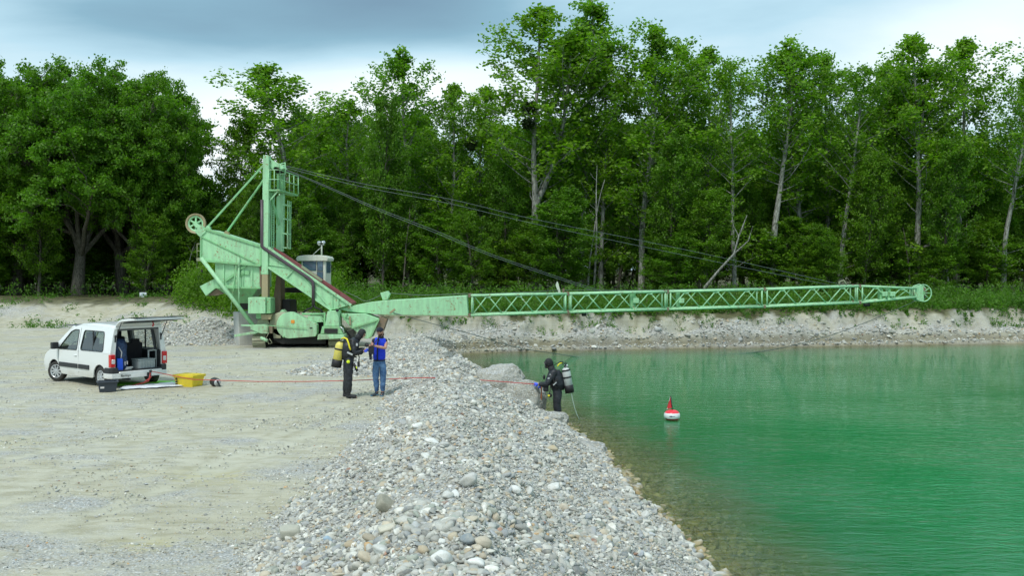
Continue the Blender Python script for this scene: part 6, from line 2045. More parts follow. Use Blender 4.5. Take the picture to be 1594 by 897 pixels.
# wheels
def wheel(x, y, rz=0.0):
    w_ = empty('wheel', (x, y, 0.30)); w_.parent = van; w_.rotation_euler = (0, 0, rz)
    sy = 1 if y > 0 else -1
    mb = MB()
    mb.lathe([(0.19, -0.08), (0.24, -0.092), (0.285, -0.085), (0.30, -0.06), (0.302, 0), (0.30, 0.06), (0.285, 0.085), (0.24, 0.092), (0.19, 0.08)], (0, 0, 0), (0, 1, 0), 32)
    ty = mb.build('tyre', M_tyre, w_)
    mb = MB()
    mb.lathe([(0.20, sy * 0.05), (0.205, sy * 0.083), (0.185, sy * 0.085), (0.178, sy * 0.045), (0.10, sy * 0.04), (0, sy * 0.04)], (0, 0, 0), (0, 1, 0), 32)
    for k in range(9):
        a = k * 2 * PI / 9
        mb.bar((0.05 * math.cos(a), sy * 0.075, 0.05 * math.sin(a)), (0.188 * math.cos(a), sy * 0.068, 0.188 * math.sin(a)), 0.032, 0.045)
    mb.lathe([(0.07, sy * 0.045), (0.068, sy * 0.085), (0.03, sy * 0.095), (0, sy * 0.095)], (0, 0, 0), (0, 1, 0), 20)
    mb.build('rim', M_rim, w_)
    mb = MB(); mb.lathe([(0.175, sy * 0.046), (0.08, sy * 0.046)], (0, 0, 0), (0, 1, 0), 24); mb.build('brake_drum', M_dark, w_)


for (x, y, rz) in ((wb0, 0.745, 0), (wb0, -0.745, 0), (wb1, 0.745, R(24)), (wb1, -0.745, R(24))):
    wheel(x, y, rz)
for sy in (1, -1):
    for xx in (wb0, wb1):
        mb = MB()
        for (r_, ins) in ((0.375, 0.0),):
            pts = arc(xx, 0.30, 0.372, PI, 0, 12)
            for i in range(12):
                (xa, za), (xb, zb) = pts[i], pts[i + 1]
                mb.quad((xa, sy * 0.845, za), (xb, sy * 0.845, zb), (xb, sy * 0.55, zb), (xa, sy * 0.55, za))
        mb.build('wheel_arch', M_blackpl, van)


def vworld(x, y, z):
    return Vector((ox + hx * x + lx * y, oy + hy * x + ly * y, VZ + z))


M_bag = mat('dark_blue_fabric', build=lambda t, b: (t.set(b, 'Base Color', t.ramp(t.noise(objc(t), 14, 3), [(0.42, (0.012, 0.03, 0.09)), (0.6, (0.03, 0.07, 0.17))])), None))
M_brightblue = mat('bright_blue_plastic', (0.01, 0.10, 0.75), 0.4)
M_crate = mat('grey_plastic', (0.36, 0.40, 0.40), 0.5)
# things lying in the van
bg = root('bag', tuple(vworld(0.42, 0.40, 0.47)), 'dark blue bag piled inside the van behind the left rear pillar', 'bag', world_coords=False, rz=van.rotation_euler.z)
mb = MB(); mb.lathe([(0, 0.0), (0.20, 0.02), (0.24, 0.2), (0.22, 0.55), (0.24, 0.75), (0.16, 0.88), (0, 0.92)], (0, 0, 0), (0, 0, 1), 14)
for v_ in mb.bm.verts: v_.co += mnoise.noise_vector(v_.co * 3.0) * 0.07
mb.build('sack', M_bag, bg)
mb = MB(); mb.tube([(-0.18, 0.10, 0.70), (-0.27, 0.05, 0.55), (-0.25, 0.07, 0.35)], 0.02, 6); mb.build('strap', M_clearl, bg)
pb = root('bag', tuple(vworld(0.16, 0.52, 0.49)), 'bright blue bag just inside the van by the tail light', 'bag', world_coords=False, rz=van.rotation_euler.z)
mb = MB(); mb.box((0, 0, 0.18), (0.13, 0.16, 0.36))
for v_ in mb.bm.verts: v_.co += mnoise.noise_vector(v_.co * 9) * 0.04
mb.build('body', M_brightblue, pb, 0.03, seg=2)
mb = MB(); mb.box((0.0, -0.17, 0.20), (0.05, 0.03, 0.12)); mb.box((0.0, -0.24, 0.22), (0.05, 0.03, 0.10)); mb.build('buckle', M_clearl, pb, 0.01)
gc = root('crate', tuple(vworld(0.30, -0.30, 0.49)), 'grey ribbed plastic crate in the van boot on the right', 'crate', world_coords=False, rz=van.rotation_euler.z)
mb = MB(); mb.box((0, 0, 0.13), (0.40, 0.52, 0.26)); mb.build('body', M_crate, gc, 0.02)
for k in range(6):
    mb = MB(); mb.box((-0.205, -0.21 + k * 0.084, 0.13), (0.02, 0.04, 0.22)); mb.build('rib', M_crate, gc, 0.006)
mb = MB(); mb.box((0, 0, 0.275), (0.42, 0.54, 0.03)); mb.build('lid', M_crate, gc, 0.01)
fr = root('rack', tuple(vworld(0.22, -0.55, 0.49)), 'pale upright frame behind the grey crate in the van', 'rack', world_coords=False, rz=van.rotation_euler.z)
mb = MB(); mb.bar((0, 0.14, 0), (0, 0.14, 0.52), 0.03, 0.04); mb.bar((0, -0.10, 0), (0, -0.10, 0.52), 0.03, 0.04); mb.bar((0, 0.16, 0.52), (0, -0.12, 0.52), 0.03, 0.03); mb.build('frame', M_crate, fr)
lb_ = root('cable_coil', tuple(vworld(0.10, 0.30, 0.50)), 'grey coil of hose on the van loading edge', 'hose', world_coords=False)
mb = MB()
for k in range(4): mb.tube([(0.09 * math.cos(a) + 0.02 * k, 0.07 * math.sin(a), 0.02 + 0.022 * k) for a in [q * PI / 8 for q in range(17)]], 0.010, 5)
mb.build('coil', M_crate, lb_)

# ------------------------------------------------------------------ things on the sand round the van
def bin_box(name, px, py, w0, d0, h0, m, label, cat, rz, lid=False, Y=None):
    p = P(px, py, 27.0); x_, y_ = pix_on_ground(px, py)
    z_ = ground_z(x_, y_)
    r_ = root(name, (x_, y_ + d0 * 0.4, z_), label, cat, world_coords=False, rz=rz)
    mb = MB()
    b_ = [(-w0 * .42, -d0 * .42), (w0 * .42, -d0 * .42), (w0 * .42, d0 * .42), (-w0 * .42, d0 * .42)]
    t_ = [(-w0 * .5, -d0 * .5), (w0 * .5, -d0 * .5), (w0 * .5, d0 * .5), (-w0 * .5, d0 * .5)]
    vb_ = [mb.bm.verts.new((a, b, 0)) for a, b in b_]; vt_ = [mb.bm.verts.new((a, b, h0)) for a, b in t_]
    vi = [mb.bm.verts.new((a * .94, b * .94, h0)) for a, b in t_]; vj = [mb.bm.verts.new((a * .94, b * .94, 0.02)) for a, b in b_]
    mb.bm.faces.new(vb_[::-1]); mb.bm.faces.new(vj)
    for i in range(4):
        j = (i + 1) % 4
        mb.bm.faces.new((vb_[i], vb_[j], vt_[j], vt_[i])); mb.bm.faces.new((vt_[i], vt_[j], vi[j], vi[i])); mb.bm.faces.new((vi[i], vi[j], vj[j], vj[i]))
    mb.build('tub', m, r_, 0.012, seg=2)
    mb = MB()
    for (a, b, c, d) in ((0, -d0 * .51, w0 * 1.07, 0.05), (0, d0 * .51, w0 * 1.07, 0.05), (-w0 * .51, 0, 0.05, d0), (w0 * .51, 0, 0.05, d0)):
        mb.box((a, b, h0 - 0.008), (c, d, 0.035))
    mb.build('rim', m, r_, 0.008)
    if lid:
        mb = MB(); mb.box((0, 0, h0 + 0.028), (w0 * 1.10, d0 * 1.10, 0.035)); mb.box((0, 0, h0 + 0.05), (w0 * 0.8, d0 * 0.8, 0.02)); mb.build('lid', m, r_, 0.012, seg=2)
    return r_


M_yellow = mat('yellow_plastic', build=lambda t, b: (t.set(b, 'Base Color', t.mix(t.ramp(t.noise(objc(t), 6, 4), [(0.4, 0.0), (0.7, 0.6)]), (0.76, 0.58, 0.02), (0.60, 0.48, 0.06))), b.inputs['Roughness'].__setattr__('default_value', 0.45)))
M_slate = mat('slate_plastic', (0.035, 0.045, 0.06), 0.5)
yb = bin_box('storage_bin', 291, 603, 0.68, 0.50, 0.30, M_yellow, 'yellow lidded plastic bin on the sand right of the van', 'bin', R(-22), True)
mb = MB()
for k in range(3): mb.box((-0.24, -0.262 + 0.01 * 0, 0.22 - k * 0.075), (0.05, 0.02, 0.05))
mb.build('print_mark', M_blackpl, yb)
db = bin_box('storage_bin', 164, 611, 0.50, 0.38, 0.28, M_slate, 'open dark slate tub standing before the rear wheel', 'bin', R(24))
mb = MB(); mb.box((-0.14, -0.183, 0.13), (0.10, 0.008, 0.05), Euler((R(6), 0, 0))); mb.build('paper_label', M_clearl, db)
# white groundsheet
x0, y0 = pix_on_ground(182, 609); x1, y1 = pix_on_ground(305, 601); x2, y2 = pix_on_ground(285, 596); x3, y3 = pix_on_ground(196, 602)
gv, gf = [], []
NU, NV = 26, 10
for i in range(NU + 1):
    for j in range(NV + 1):
        a, b = i / NU, j / NV
        x_ = (x0 * (1 - a) + x1 * a) * (1 - b) + (x3 * (1 - a) + x2 * a) * b; y_ = (y0 * (1 - a) + y1 * a) * (1 - b) + (y3 * (1 - a) + y2 * a) * b
        y_ += 0.06 * math.sin(a * 9) * (1 - b); gv.append((x_, y_, ground_z(x_, y_) + 0.03 + 0.028 * (mnoise.noise(Vector((x_ * 4, y_ * 4, 0))) + 0.5)))
for i in range(NU):
    for j in range(NV):
        q = i * (NV + 1) + j; gf.append((q, q + NV + 1, q + NV + 2, q + 1))
M_sheet = mat('white_sheet', (0.74, 0.77, 0.82), 0.6)
gs = mesh_np('groundsheet', np.array(gv), np.array(gf), M_sheet, True)
md = gs.modifiers.new('thickness', 'SOLIDIFY'); md.thickness = 0.006
tag(gs, 'crumpled white sheet spread on the sand behind the van', 'sheet')
# lime green cloth under the van rear
M_lime = mat('lime_cloth', (0.22, 0.72, 0.04), 0.7)
for (px, py, sx, sy_, lb) in ((208, 600.5, 0.75, 0.45, 'lime green cloth lying under the van bumper'), (262, 599, 0.5, 0.35, 'lime green cloth lying between the van wheel and the yellow bin')):
    x_, y_ = pix_on_ground(px, py)
    y_ += 0.25
    NV = 12; gv = []; gf = []
    for i in range(NV + 1):
        for j in range(NV + 1):
            a, b = i / NV - .5, j / NV - .5
            r_ = 1 + 0.25 * mnoise.noise(Vector((a * 5, b * 5, px)))
            X_, Y_ = x_ + a * sx * 2 * r_, y_ + b * sy_ * 2 * r_
            gv.append((X_, Y_, ground_z(X_, Y_) + 0.03 + 0.06 * abs(mnoise.noise(Vector((X_ * 6, Y_ * 6, 2)))) * (1 - 4 * max(a * a, b * b))))
    for i in range(NV):
        for j in range(NV):
            q = i * (NV + 1) + j; gf.append((q, q + NV + 1, q + NV + 2, q + 1))
    g = mesh_np('cloth', np.array(gv), np.array(gf), M_lime, True); md = g.modifiers.new('thickness', 'SOLIDIFY'); md.thickness = 0.01
    tag(g, lb, 'cloth')
# lamp-like diving reel on the sand right of the bin
x_, y_ = pix_on_ground(336, 602)
z_ = ground_z(x_, y_)
rl = root('reel', (x_, y_, z_), 'black and silver reel lying on the sand right of the yellow bin', 'reel')
mb = MB(); mb.lathe([(0, -0.16), (0.10, -0.16), (0.125, -0.10), (0.13, 0.0), (0.12, 0.06), (0, 0.06)], (x_, y_, z_ + 0.12), (0.75, -0.6, -0.1), 20); mb.build('drum', M_blackpl, rl)
mb = MB(); mb.lathe([(0.10, 0.06), (0.105, 0.09), (0.04, 0.11), (0, 0.11)], (x_, y_, z_ + 0.12), (0.75, -0.6, -0.1), 20); mb.build('face', M_rim, rl)
mb = MB(); mb.bar((x_ + 0.07, y_ - 0.09, z_ + 0.17), (x_ + 0.16, y_ - 0.13, z_ + 0.02), 0.03, 0.04); mb.build('handle', M_blackpl, rl)

# red line from the tow hitch, over the ridge to the diver's hand
M_red = mat('red_line', (0.48, 0.06, 0.05), 0.6)
hit = vworld(-0.22, -0.22, 0.45)
A2 = [tuple(hit)]
for (px, py, Y) in ((300, 591.2, 26.9), (400, 594.3, 26.6), (480, 594.3, 26.3), (545, 592.8, 26.1), (600, 590.8, 25.9), (645, 588.6, 25.6), (672, 588.4, 25.3), (702, 589.0, 25.0), (760, 593, 24.95), (833, 598.5, 24.9)):
    A2.append(tuple(P(px, py, Y)))
sm = []
for i in range(len(A2) - 1):
    for k in range(5): sm.append(Vector(A2[i]).lerp(Vector(A2[i + 1]), k / 5))
sm.append(Vector(A2[-1]))
mb = MB(); mb.tube(sm, 0.012, 6)
o = mb.build('safety_line', M_red); tag(o, 'taut red line running from the van hitch to the diver in the water', 'rope')
# loose end below the hitch
hp = hit
e0 = P(196, 603, 26.2)
mb = MB()
gx_, gy_ = pix_on_ground(205, 603)
mb.tube([hp, hp + Vector((-0.02, -0.05, -0.2)), Vector((gx_ + 0.25, gy_ + 0.25, ground_z(gx_, gy_) + 0.10)), Vector((gx_, gy_, ground_z(gx_, gy_) + 0.03)), Vector((gx_ - 0.2, gy_ - 0.03, ground_z(gx_ - .2, gy_) + 0.03)), Vector((gx_ - 0.25, gy_ + 0.08, ground_z(gx_ - .2, gy_) + 0.03)), Vector((gx_ + 0.05, gy_ + 0.10, ground_z(gx_, gy_) + 0.03)), Vector((gx_ + 0.35, gy_ + 0.3, ground_z(gx_, gy_) + 0.12)), hp + Vector((0.02, -0.03, -0.15))], 0.015, 6)
o = mb.build('rope', M_red); tag(o, 'slack red rope hanging from the hitch onto the sand', 'rope')

# ------------------------------------------------------------------ buoy
bp_ = P(1046, 655, 25.35)
bx, by2 = bp_.x, 25.35
zb = 0.118
by_r = root('buoy', (bx, by2, 0), 'red and white striped buoy with a small red diving flag floating on the water', 'buoy')
mb = MB(); rB, hB = 0.212, 0.150
prof = [(rB * math.cos(a) ** 0.75, hB * math.sin(a)) for a in [R(-90) + R(180) * k / 24 for k in range(25)]]
prof = [(max(r_, 0.0) if abs(r_) > 1e-4 else 0.0, h_) for r_, h_ in prof]
mb.lathe(prof, (bx, by2, zb), (0, 0, 1), 36)
def buoy_build(t, b):
    z = t.new('ShaderNodeSeparateXYZ', {'Vector': objc(t)}).outputs[2]
    wob = t.math('MULTIPLY', t.noise(objc(t), 20, 2), 0.012)
    zz_ = t.math('ADD', z, wob)
    c = t.mix(t.math('GREATER_THAN', zz_, 0.195), t.mix(t.math('LESS_THAN', zz_, 0.052), (0.78, 0.80, 0.80), (0.62, 0.02, 0.03)), (0.78, 0.04, 0.06))
    t.set(b, 'Base Color', c); b.inputs['Roughness'].default_value = 0.35
mb.build('float', mat('buoy_stripes', build=buoy_build), by_r)
mb = MB(); mb.tube([(bx + 0.01, by2, zb + hB - 0.01), (bx - 0.035, by2, zb + 0.52)], 0.014, 6); mb.build('flag_staff', M_blackpl, by_r)
mb = MB()
fl = [Vector((bx + 0.005, by2, zb + 0.20)), Vector((bx - 0.035, by2 - 0.0, zb + 0.50)), Vector((bx - 0.060, by2 - 0.02, zb + 0.48)), Vector((bx - 0.15, by2 - 0.05, zb + 0.17))]
mb.poly(fl, (0, 0.006, 0)); flg = mb.build('flag', M_redl, by_r)
mb = MB(); mb.poly([Vector((bx - 0.052, by2 - 0.022, zb + 0.49)), Vector((bx - 0.066, by2 - 0.028, zb + 0.465)), Vector((bx - 0.092, by2 - 0.045, zb + 0.36)), Vector((bx - 0.074, by2 - 0.038, zb + 0.40))], (0, 0.006, 0)); mb.poly([Vector((bx - 0.125, by2 - 0.052, zb + 0.215)), Vector((bx - 0.152, by2 - 0.058, zb + 0.165)), Vector((bx - 0.122, by2 - 0.052, zb + 0.178))], (0, 0.004, 0)); mb.build('flag_stripe', M_clearl, flg)
cu = bpy.data.curves.new('lettering', 'FONT'); cu.body = '\u25C6'; cu.body = 'SUB  GEAR'; cu.size = 0.045; cu.extrude = 0.001
# print band on the float: a dark blue disc with short lettering marks either side
mb = MB()
for k, (da, w2, h2) in enumerate(((-27, 0.010, 0.014), (-23.5, 0.012, 0.016), (-20, 0.010, 0.014), (-15, 0.022, 0.030), (-9.5, 0.010, 0.012), (-6, 0.012, 0.014), (-2.5, 0.010, 0.013), (1, 0.012, 0.012), (5, 0.010, 0.013), (9, 0.012, 0.012))):
    a = R(-90 + da)
    rr_ = rB * 0.992
    mb.box((bx + rr_ * math.cos(a), by2 + rr_ * math.sin(a), zb - 0.002), (w2 * 1.6, 0.006, h2), Euler((0, 0, a + PI / 2)))
bpy.data.curves.remove(cu)
mb.build('print_mark', mat('navy_print', (0.02, 0.04, 0.12), 0.5), by_r)
# ------------------------------------------------------------------ people
def skin_mesh(nodes, edges, root_k, sub=2, grow=0.0, extra=None):
    """nodes: name -> (Vector, rx, ry) ; grows one continuous surface over the skeleton"""
    names = list(nodes)
    me = bpy.data.meshes.new('skin')
    me.from_pydata([tuple(nodes[n][0]) for n in names], [(names.index(a), names.index(b)) for a, b in edges], [])
    ob = bpy.data.objects.new('skin', me); COL.objects.link(ob)
    md = ob.modifiers.new('s', 'SKIN'); md.use_smooth_shade = True; md.branch_smoothing = 0.4
    for i, n in enumerate(names):
        sv = me.skin_vertices[0].data[i]
        r_ = nodes[n][1:]
        sv.radius = (r_[0] + grow, r_[-1] + grow)
        sv.use_root = (n == root_k)
    ss = ob.modifiers.new('d', 'SUBSURF'); ss.levels = sub; ss.render_levels = sub
    dg = bpy.context.evaluated_depsgraph_get()
    dg.update()
    out = bpy.data.meshes.new_from_object(ob.evaluated_get(dg))
    bpy.data.objects.remove(ob); bpy.data.meshes.remove(me)
    return out


def hand_nodes(pref, wrist, direc, palmn, thumb_side, curl=0.9, r=1.0):
    """palm, four fingers of unequal length and a thumb; returns nodes and edges hanging from wrist node"""
    d = Vector(direc).normalized(); n = Vector(palmn).normalized(); s = d.cross(n).normalized() * thumb_side
    N, E = {}, []
    pc_ = wrist + d * 0.055
    N[pref + 'palm'] = (pc_, 0.034 * r, 0.020 * r); E.append((pref + 'wrist', pref + 'palm'))
    kn = wrist + d * 0.09
    for i, (off, L) in enumerate(((0.030, 0.070), (0.010, 0.078), (-0.010, 0.072), (-0.029, 0.056))):
        b = kn + s * off
        k = '%sf%d' % (pref, i)
        p1 = b + (d * math.cos(curl * 0.4) + n * math.sin(curl * 0.4)) * L * 0.45
        p2 = p1 + (d * math.cos(curl * 1.2) + n * math.sin(curl * 1.2)) * L * 0.33
        p3 = p2 + (d * math.cos(curl * 1.9) + n * math.sin(curl * 1.9)) * L * 0.25
        N[k + 'a'] = (b, 0.0100 * r, 0.0100 * r); N[k + 'b'] = (p1, 0.0092 * r, 0.0092 * r); N[k + 'c'] = (p2, 0.0085 * r, 0.0085 * r); N[k + 'd'] = (p3, 0.0075 * r, 0.0075 * r)
        E += [(pref + 'palm', k + 'a'), (k + 'a', k + 'b'), (k + 'b', k + 'c'), (k + 'c', k + 'd')]
    t0 = wrist + d * 0.035 + s * 0.030
    t1 = t0 + (d * 0.6 + s * 0.6 + n * 0.4).normalized() * 0.036
    t2 = t1 + (d * 0.8 + n * 0.6).normalized() * 0.030
    N[pref + 'ta'] = (t0, 0.013 * r, 0.013 * r); N[pref + 'tb'] = (t1, 0.0105 * r, 0.0105 * r); N[pref + 'tc'] = (t2, 0.009 * r, 0.009 * r)
    E += [(pref + 'palm', pref + 'ta'), (pref + 'ta', pref + 'tb'), (pref + 'tb', pref + 'tc')]
    return N, E


def head_mesh(c, face, up, k=1.0, grow=0.0):
    """head with brow, nose, cheeks, mouth, chin and ears; c = centre, face = unit direction looked at"""
    f = Vector(face).normalized(); u = (Vector(up) - f * Vector(up).dot(f)).normalized(); s = f.cross(u)
    bm = bmesh.new()
    bmesh.ops.create_uvsphere(bm, u_segments=28, v_segments=20, radius=1.0)
    for v in bm.verts:
        x, y, z = v.co                                     # x side, y forward, z up
        w = 0.076 * (1 - 0.16 * max(0, -z)) ; dpt = 0.096; h = 0.116
        X, Y, Z = x * w, y * dpt, z * h
        if y > 0:
            Y -= 0.010 * max(0, y) * (1 if abs(z) < 0.9 else 0)
            g = lambda cx, cz, rx, rz: math.exp(-((x - cx) / rx) ** 2 - ((z - cz) / rz) ** 2)
            Y += 0.030 * g(0, -0.16, 0.16, 0.22) * (y > 0.3)
            Y += 0.008 * g(0, 0.16, 0.6, 0.10)
            Y -= 0.012 * (g(0.38, 0.03, 0.2, 0.12) + g(-0.38, 0.03, 0.2, 0.12))
            Y += 0.012 * g(0, -0.78, 0.35, 0.2)
            Y += 0.006 * g(0, -0.46, 0.3, 0.07)
        else:
            Y *= 1.03
        if z < -0.5: X *= 1 - 0.35 * (-z - 0.5); Y *= 1 - 0.10 * (-z - 0.5)
        v.co = Vector((X, Y, Z)) * (k + grow / 0.09)
    for sx in (-1, 1):
        r_ = bmesh.ops.create_uvsphere(bm, u_segments=8, v_segments=6, radius=0.03)
        for v in r_['verts']: v.co = Vector((v.co.x * 0.35 + sx * 0.077, v.co.y * 0.65 - 0.005, v.co.z * 1.05)) * k
    M = Matrix((s, f, u)).transposed().to_4x4(); M.translation = Vector(c)
    bm.transform(M)
    for f_ in bm.faces: f_.smooth = True
    me = bpy.data.meshes.new('head'); bm.to_mesh(me); bm.free()
    return me, (s, f, u)


def join_meshes(name, mats_and_meshes, parent):
    bm = bmesh.new()
    for me in mats_and_meshes[1]:
        bm.from_mesh(me); bpy.data.meshes.remove(me)
    off = WLOC.get(parent.name, Vector((0, 0, 0)))
    bmesh.ops.translate(bm, verts=bm.verts, vec=-off)
    me = bpy.data.meshes.new(name); bm.to_mesh(me); bm.free()
    for p in me.polygons: p.use_smooth = True
    me.materials.append(mats_and_meshes[0])
    o = bpy.data.objects.new(name, me); link(o, parent); WLOC[o.name] = off.copy()
    return o


def sub(nodes, edges, names):
    ns = set(names)
    N = {k: v for k, v in nodes.items() if k in ns}
    return N, [(a, b) for a, b in edges if a in ns and b in ns]


def clothes_noise(o, amp=0.008, sc=14):
    for v in o.data.vertices:
        v.co += mnoise.noise_vector(v.co * sc) * amp


def cloth_build(c1, c2, sc=8, rough=0.85):
    def f(t, b):
        n = t.noise(objc(t), sc, 4, 0.6)
        t.set(b, 'Base Color', t.ramp(n, [(0.35, c1), (0.65, c2)]))
        b.inputs['Roughness'].default_value = rough
        t.set(b, 'Normal', t.bump(t.noise(t.mapping(objc(t), (1, 1, 2.2)), 9, 3), 0.6, 0.03))
    return f


M_skin = mat('skin', build=cloth_build((0.46, 0.24, 0.17), (0.56, 0.32, 0.23), 12, 0.55))
M_suit = mat('black_drysuit', build=cloth_build((0.008, 0.010, 0.014), (0.020, 0.023, 0.030), 10, 0.5))
M_neo = mat('black_neoprene', build=cloth_build((0.007, 0.008, 0.010), (0.014, 0.015, 0.018), 10, 0.7))
M_glove = mat('blue_glove', build=cloth_build((0.02, 0.06, 0.62), (0.06, 0.15, 0.85), 20, 0.6))
M_vest = mat('royal_blue_vest', build=cloth_build((0.004, 0.030, 0.55), (0.012, 0.06, 0.78), 7, 0.75))
M_shirt = mat('navy_black_shirt', build=cloth_build((0.010, 0.012, 0.022), (0.020, 0.024, 0.040), 10, 0.9))
M_jeans = mat('blue_jeans', build=cloth_build((0.025, 0.075, 0.19), (0.10, 0.20, 0.36), 7, 0.9))
M_hair = mat('auburn_hair', build=cloth_build((0.05, 0.018, 0.008), (0.11, 0.045, 0.02), 30, 0.7))
M_shoe = mat('dark_shoe', (0.03, 0.045, 0.06), 0.7)
M_sole = mat('blue_sole', (0.10, 0.25, 0.36), 0.7)
M_tank_y = mat('yellow_tank_paint', build=lambda t, b: (t.set(b, 'Base Color', t.mix(t.ramp(t.noise(objc(t), 11, 5, 0.7), [(0.5, 0.0), (0.68, 0.55)]), (0.70, 0.60, 0.12), (0.45, 0.42, 0.22))), b.inputs['Roughness'].__setattr__('default_value', 0.4)))
M_tank_g = mat('pale_grey_tank_paint', build=lambda t, b: (t.set(b, 'Base Color', t.mix(t.noise(objc(t), 9, 4), (0.50, 0.52, 0.50), (0.66, 0.68, 0.66))), b.inputs['Roughness'].__setattr__('default_value', 0.35)))
M_yellow_h = mat('yellow_hose', (0.78, 0.66, 0.02), 0.5)
M_whiteh = mat('pale_hose', (0.55, 0.66, 0.58), 0.5)
M_brownrope = mat('brown_rope', (0.36, 0.13, 0.05), 0.8)


def standing(name, K, label, face, up, hand_l, hand_r, head_c, hk=1.0):
    """K: dict of joint positions (hip, chest, neck, shoulders, elbows, wrists, knees, ankles, toes)"""
    g0 = K['ground']
    r_ = root(name, tuple(g0), label, 'person')
    N = {}
    N['pelvis'] = (K['pelvis'], 0.150, 0.105)
    N['waist'] = (K['pelvis'].lerp(K['chest'], 0.45), 0.135, 0.10)
    N['chest'] = (K['chest'], 0.165, 0.115)
    N['upchest'] = (K['chest'].lerp(K['neck'], 0.6), 0.13, 0.10)
    N['neck'] = (K['neck'], 0.058, 0.058)
    N['headc'] = (Vector(head_c) - Vector(up) * 0.03, 0.06, 0.06)
    E = [('pelvis', 'waist'), ('waist', 'chest'), ('chest', 'upchest'), ('upchest', 'neck'), ('neck', 'headc')]
    for s in 'lr':
        N[s + 'sho'] = (K[s + 'sho'], 0.068, 0.068); N[s + 'uarm'] = (K[s + 'sho'].lerp(K[s + 'elb'], 0.5), 0.050, 0.050)
        N[s + 'elb'] = (K[s + 'elb'], 0.042, 0.042); N[s + 'farm'] = (K[s + 'elb'].lerp(K[s + 'wri'], 0.35), 0.043, 0.043)
        N[s + 'wrist'] = (K[s + 'wri'], 0.029, 0.024)
        E += [('upchest', s + 'sho'), (s + 'sho', s + 'uarm'), (s + 'uarm', s + 'elb'), (s + 'elb', s + 'farm'), (s + 'farm', s + 'wrist')]
        N[s + 'hip'] = (K[s + 'hip'], 0.098, 0.098); N[s + 'thigh'] = (K[s + 'hip'].lerp(K[s + 'knee'], 0.45), 0.086, 0.086)
        N[s + 'knee'] = (K[s + 'knee'], 0.060, 0.060); N[s + 'calf'] = (K[s + 'knee'].lerp(K[s + 'ank'], 0.33), 0.062, 0.062)
        N[s + 'ank'] = (K[s + 'ank'], 0.042, 0.042)
        N[s + 'heel'] = (K[s + 'ank'] + Vector((0, 0, -0.045)), 0.040, 0.038)
        N[s + 'ball'] = (K[s + 'ank'].lerp(K[s + 'toe'], 0.72) + Vector((0, 0, -0.030)), 0.046, 0.030)
        N[s + 'toe'] = (K[s + 'toe'], 0.034, 0.022)
        E += [('pelvis', s + 'hip'), (s + 'hip', s + 'thigh'), (s + 'thigh', s + 'knee'), (s + 'knee', s + 'calf'), (s + 'calf', s + 'ank'), (s + 'ank', s + 'heel'), (s + 'heel', s + 'ball'), (s + 'ball', s + 'toe')]
    for s, hd in (('l', hand_l), ('r', hand_r)):
        d, n, ts, cu_ = hd
        n_, e_ = hand_nodes(s, K[s + 'wri'], d, n, ts, cu_)
        N.update(n_); E += e_
    body = skin_mesh(N, E, 'pelvis', 2)
    hm, axes = head_mesh(head_c, face, up, hk)
    b = join_meshes('body', (M_skin, [body, hm]), r_)
    # eyes and mouth
    s_, f_, u_ = axes
    for sx in (-1, 1):
        mb = MB(); mb.lathe([(0, -0.008), (0.011, 0), (0, 0.008)], Vector(head_c) + f_ * 0.083 * hk + u_ * 0.004 + s_ * 0.029 * sx, tuple(f_), 8); mb.build('eye', M_dark, r_)
    mb = MB(); mb.bar(Vector(head_c) + f_ * 0.087 * hk - u_ * 0.058 - s_ * 0.022, Vector(head_c) + f_ * 0.087 * hk - u_ * 0.058 + s_ * 0.022, 0.006, 0.008); mb.build('mouth', mat('lip', (0.35, 0.12, 0.10), 0.6) if 'lip' not in bpy.data.materials else bpy.data.materials['lip'], r_)
    return r_, N, E, axes


def garment(name, N, E, names, rootk, grow, m, parent, noise_amp=0.010, sub_=2, sc=13):
    n, e = sub(N, E, names)
    me = skin_mesh(n, e, rootk, sub_, grow)
    o = join_meshes(name, (m, [me]), parent)
    clothes_noise(o, noise_amp, sc)
    return o


def hood(hc, axes, m, parent, grow=0.010, opening=True, name='hood'):
    s, f, u = axes
    bm = bmesh.new()
    bmesh.ops.create_uvsphere(bm, u_segments=24, v_segments=18, radius=1.0)
    for v in bm.verts:
        x, y, z = v.co
        v.co = Vector((x * (0.080 + grow), y * (0.100 + grow) - 0.004, z * (0.122 + grow)))
    if opening:
        kill = [f_ for f_ in bm.faces if f_.calc_center_median().y > 0.058 and abs(f_.calc_center_median().x) < 0.058 and -0.10 < f_.calc_center_median().z < 0.055]
        bmesh.ops.delete(bm, geom=kill, context='FACES')
    # neck skirt
    M = Matrix((s, f, u)).transposed().to_4x4(); M.translation = Vector(hc)
    bm.transform(M)
    me = bpy.data.meshes.new(name); bm.to_mesh(me); bm.free()
    o = join_meshes(name, (m, [me]), parent)
    md = o.modifiers.new('t', 'SOLIDIFY'); md.thickness = 0.008
    return o


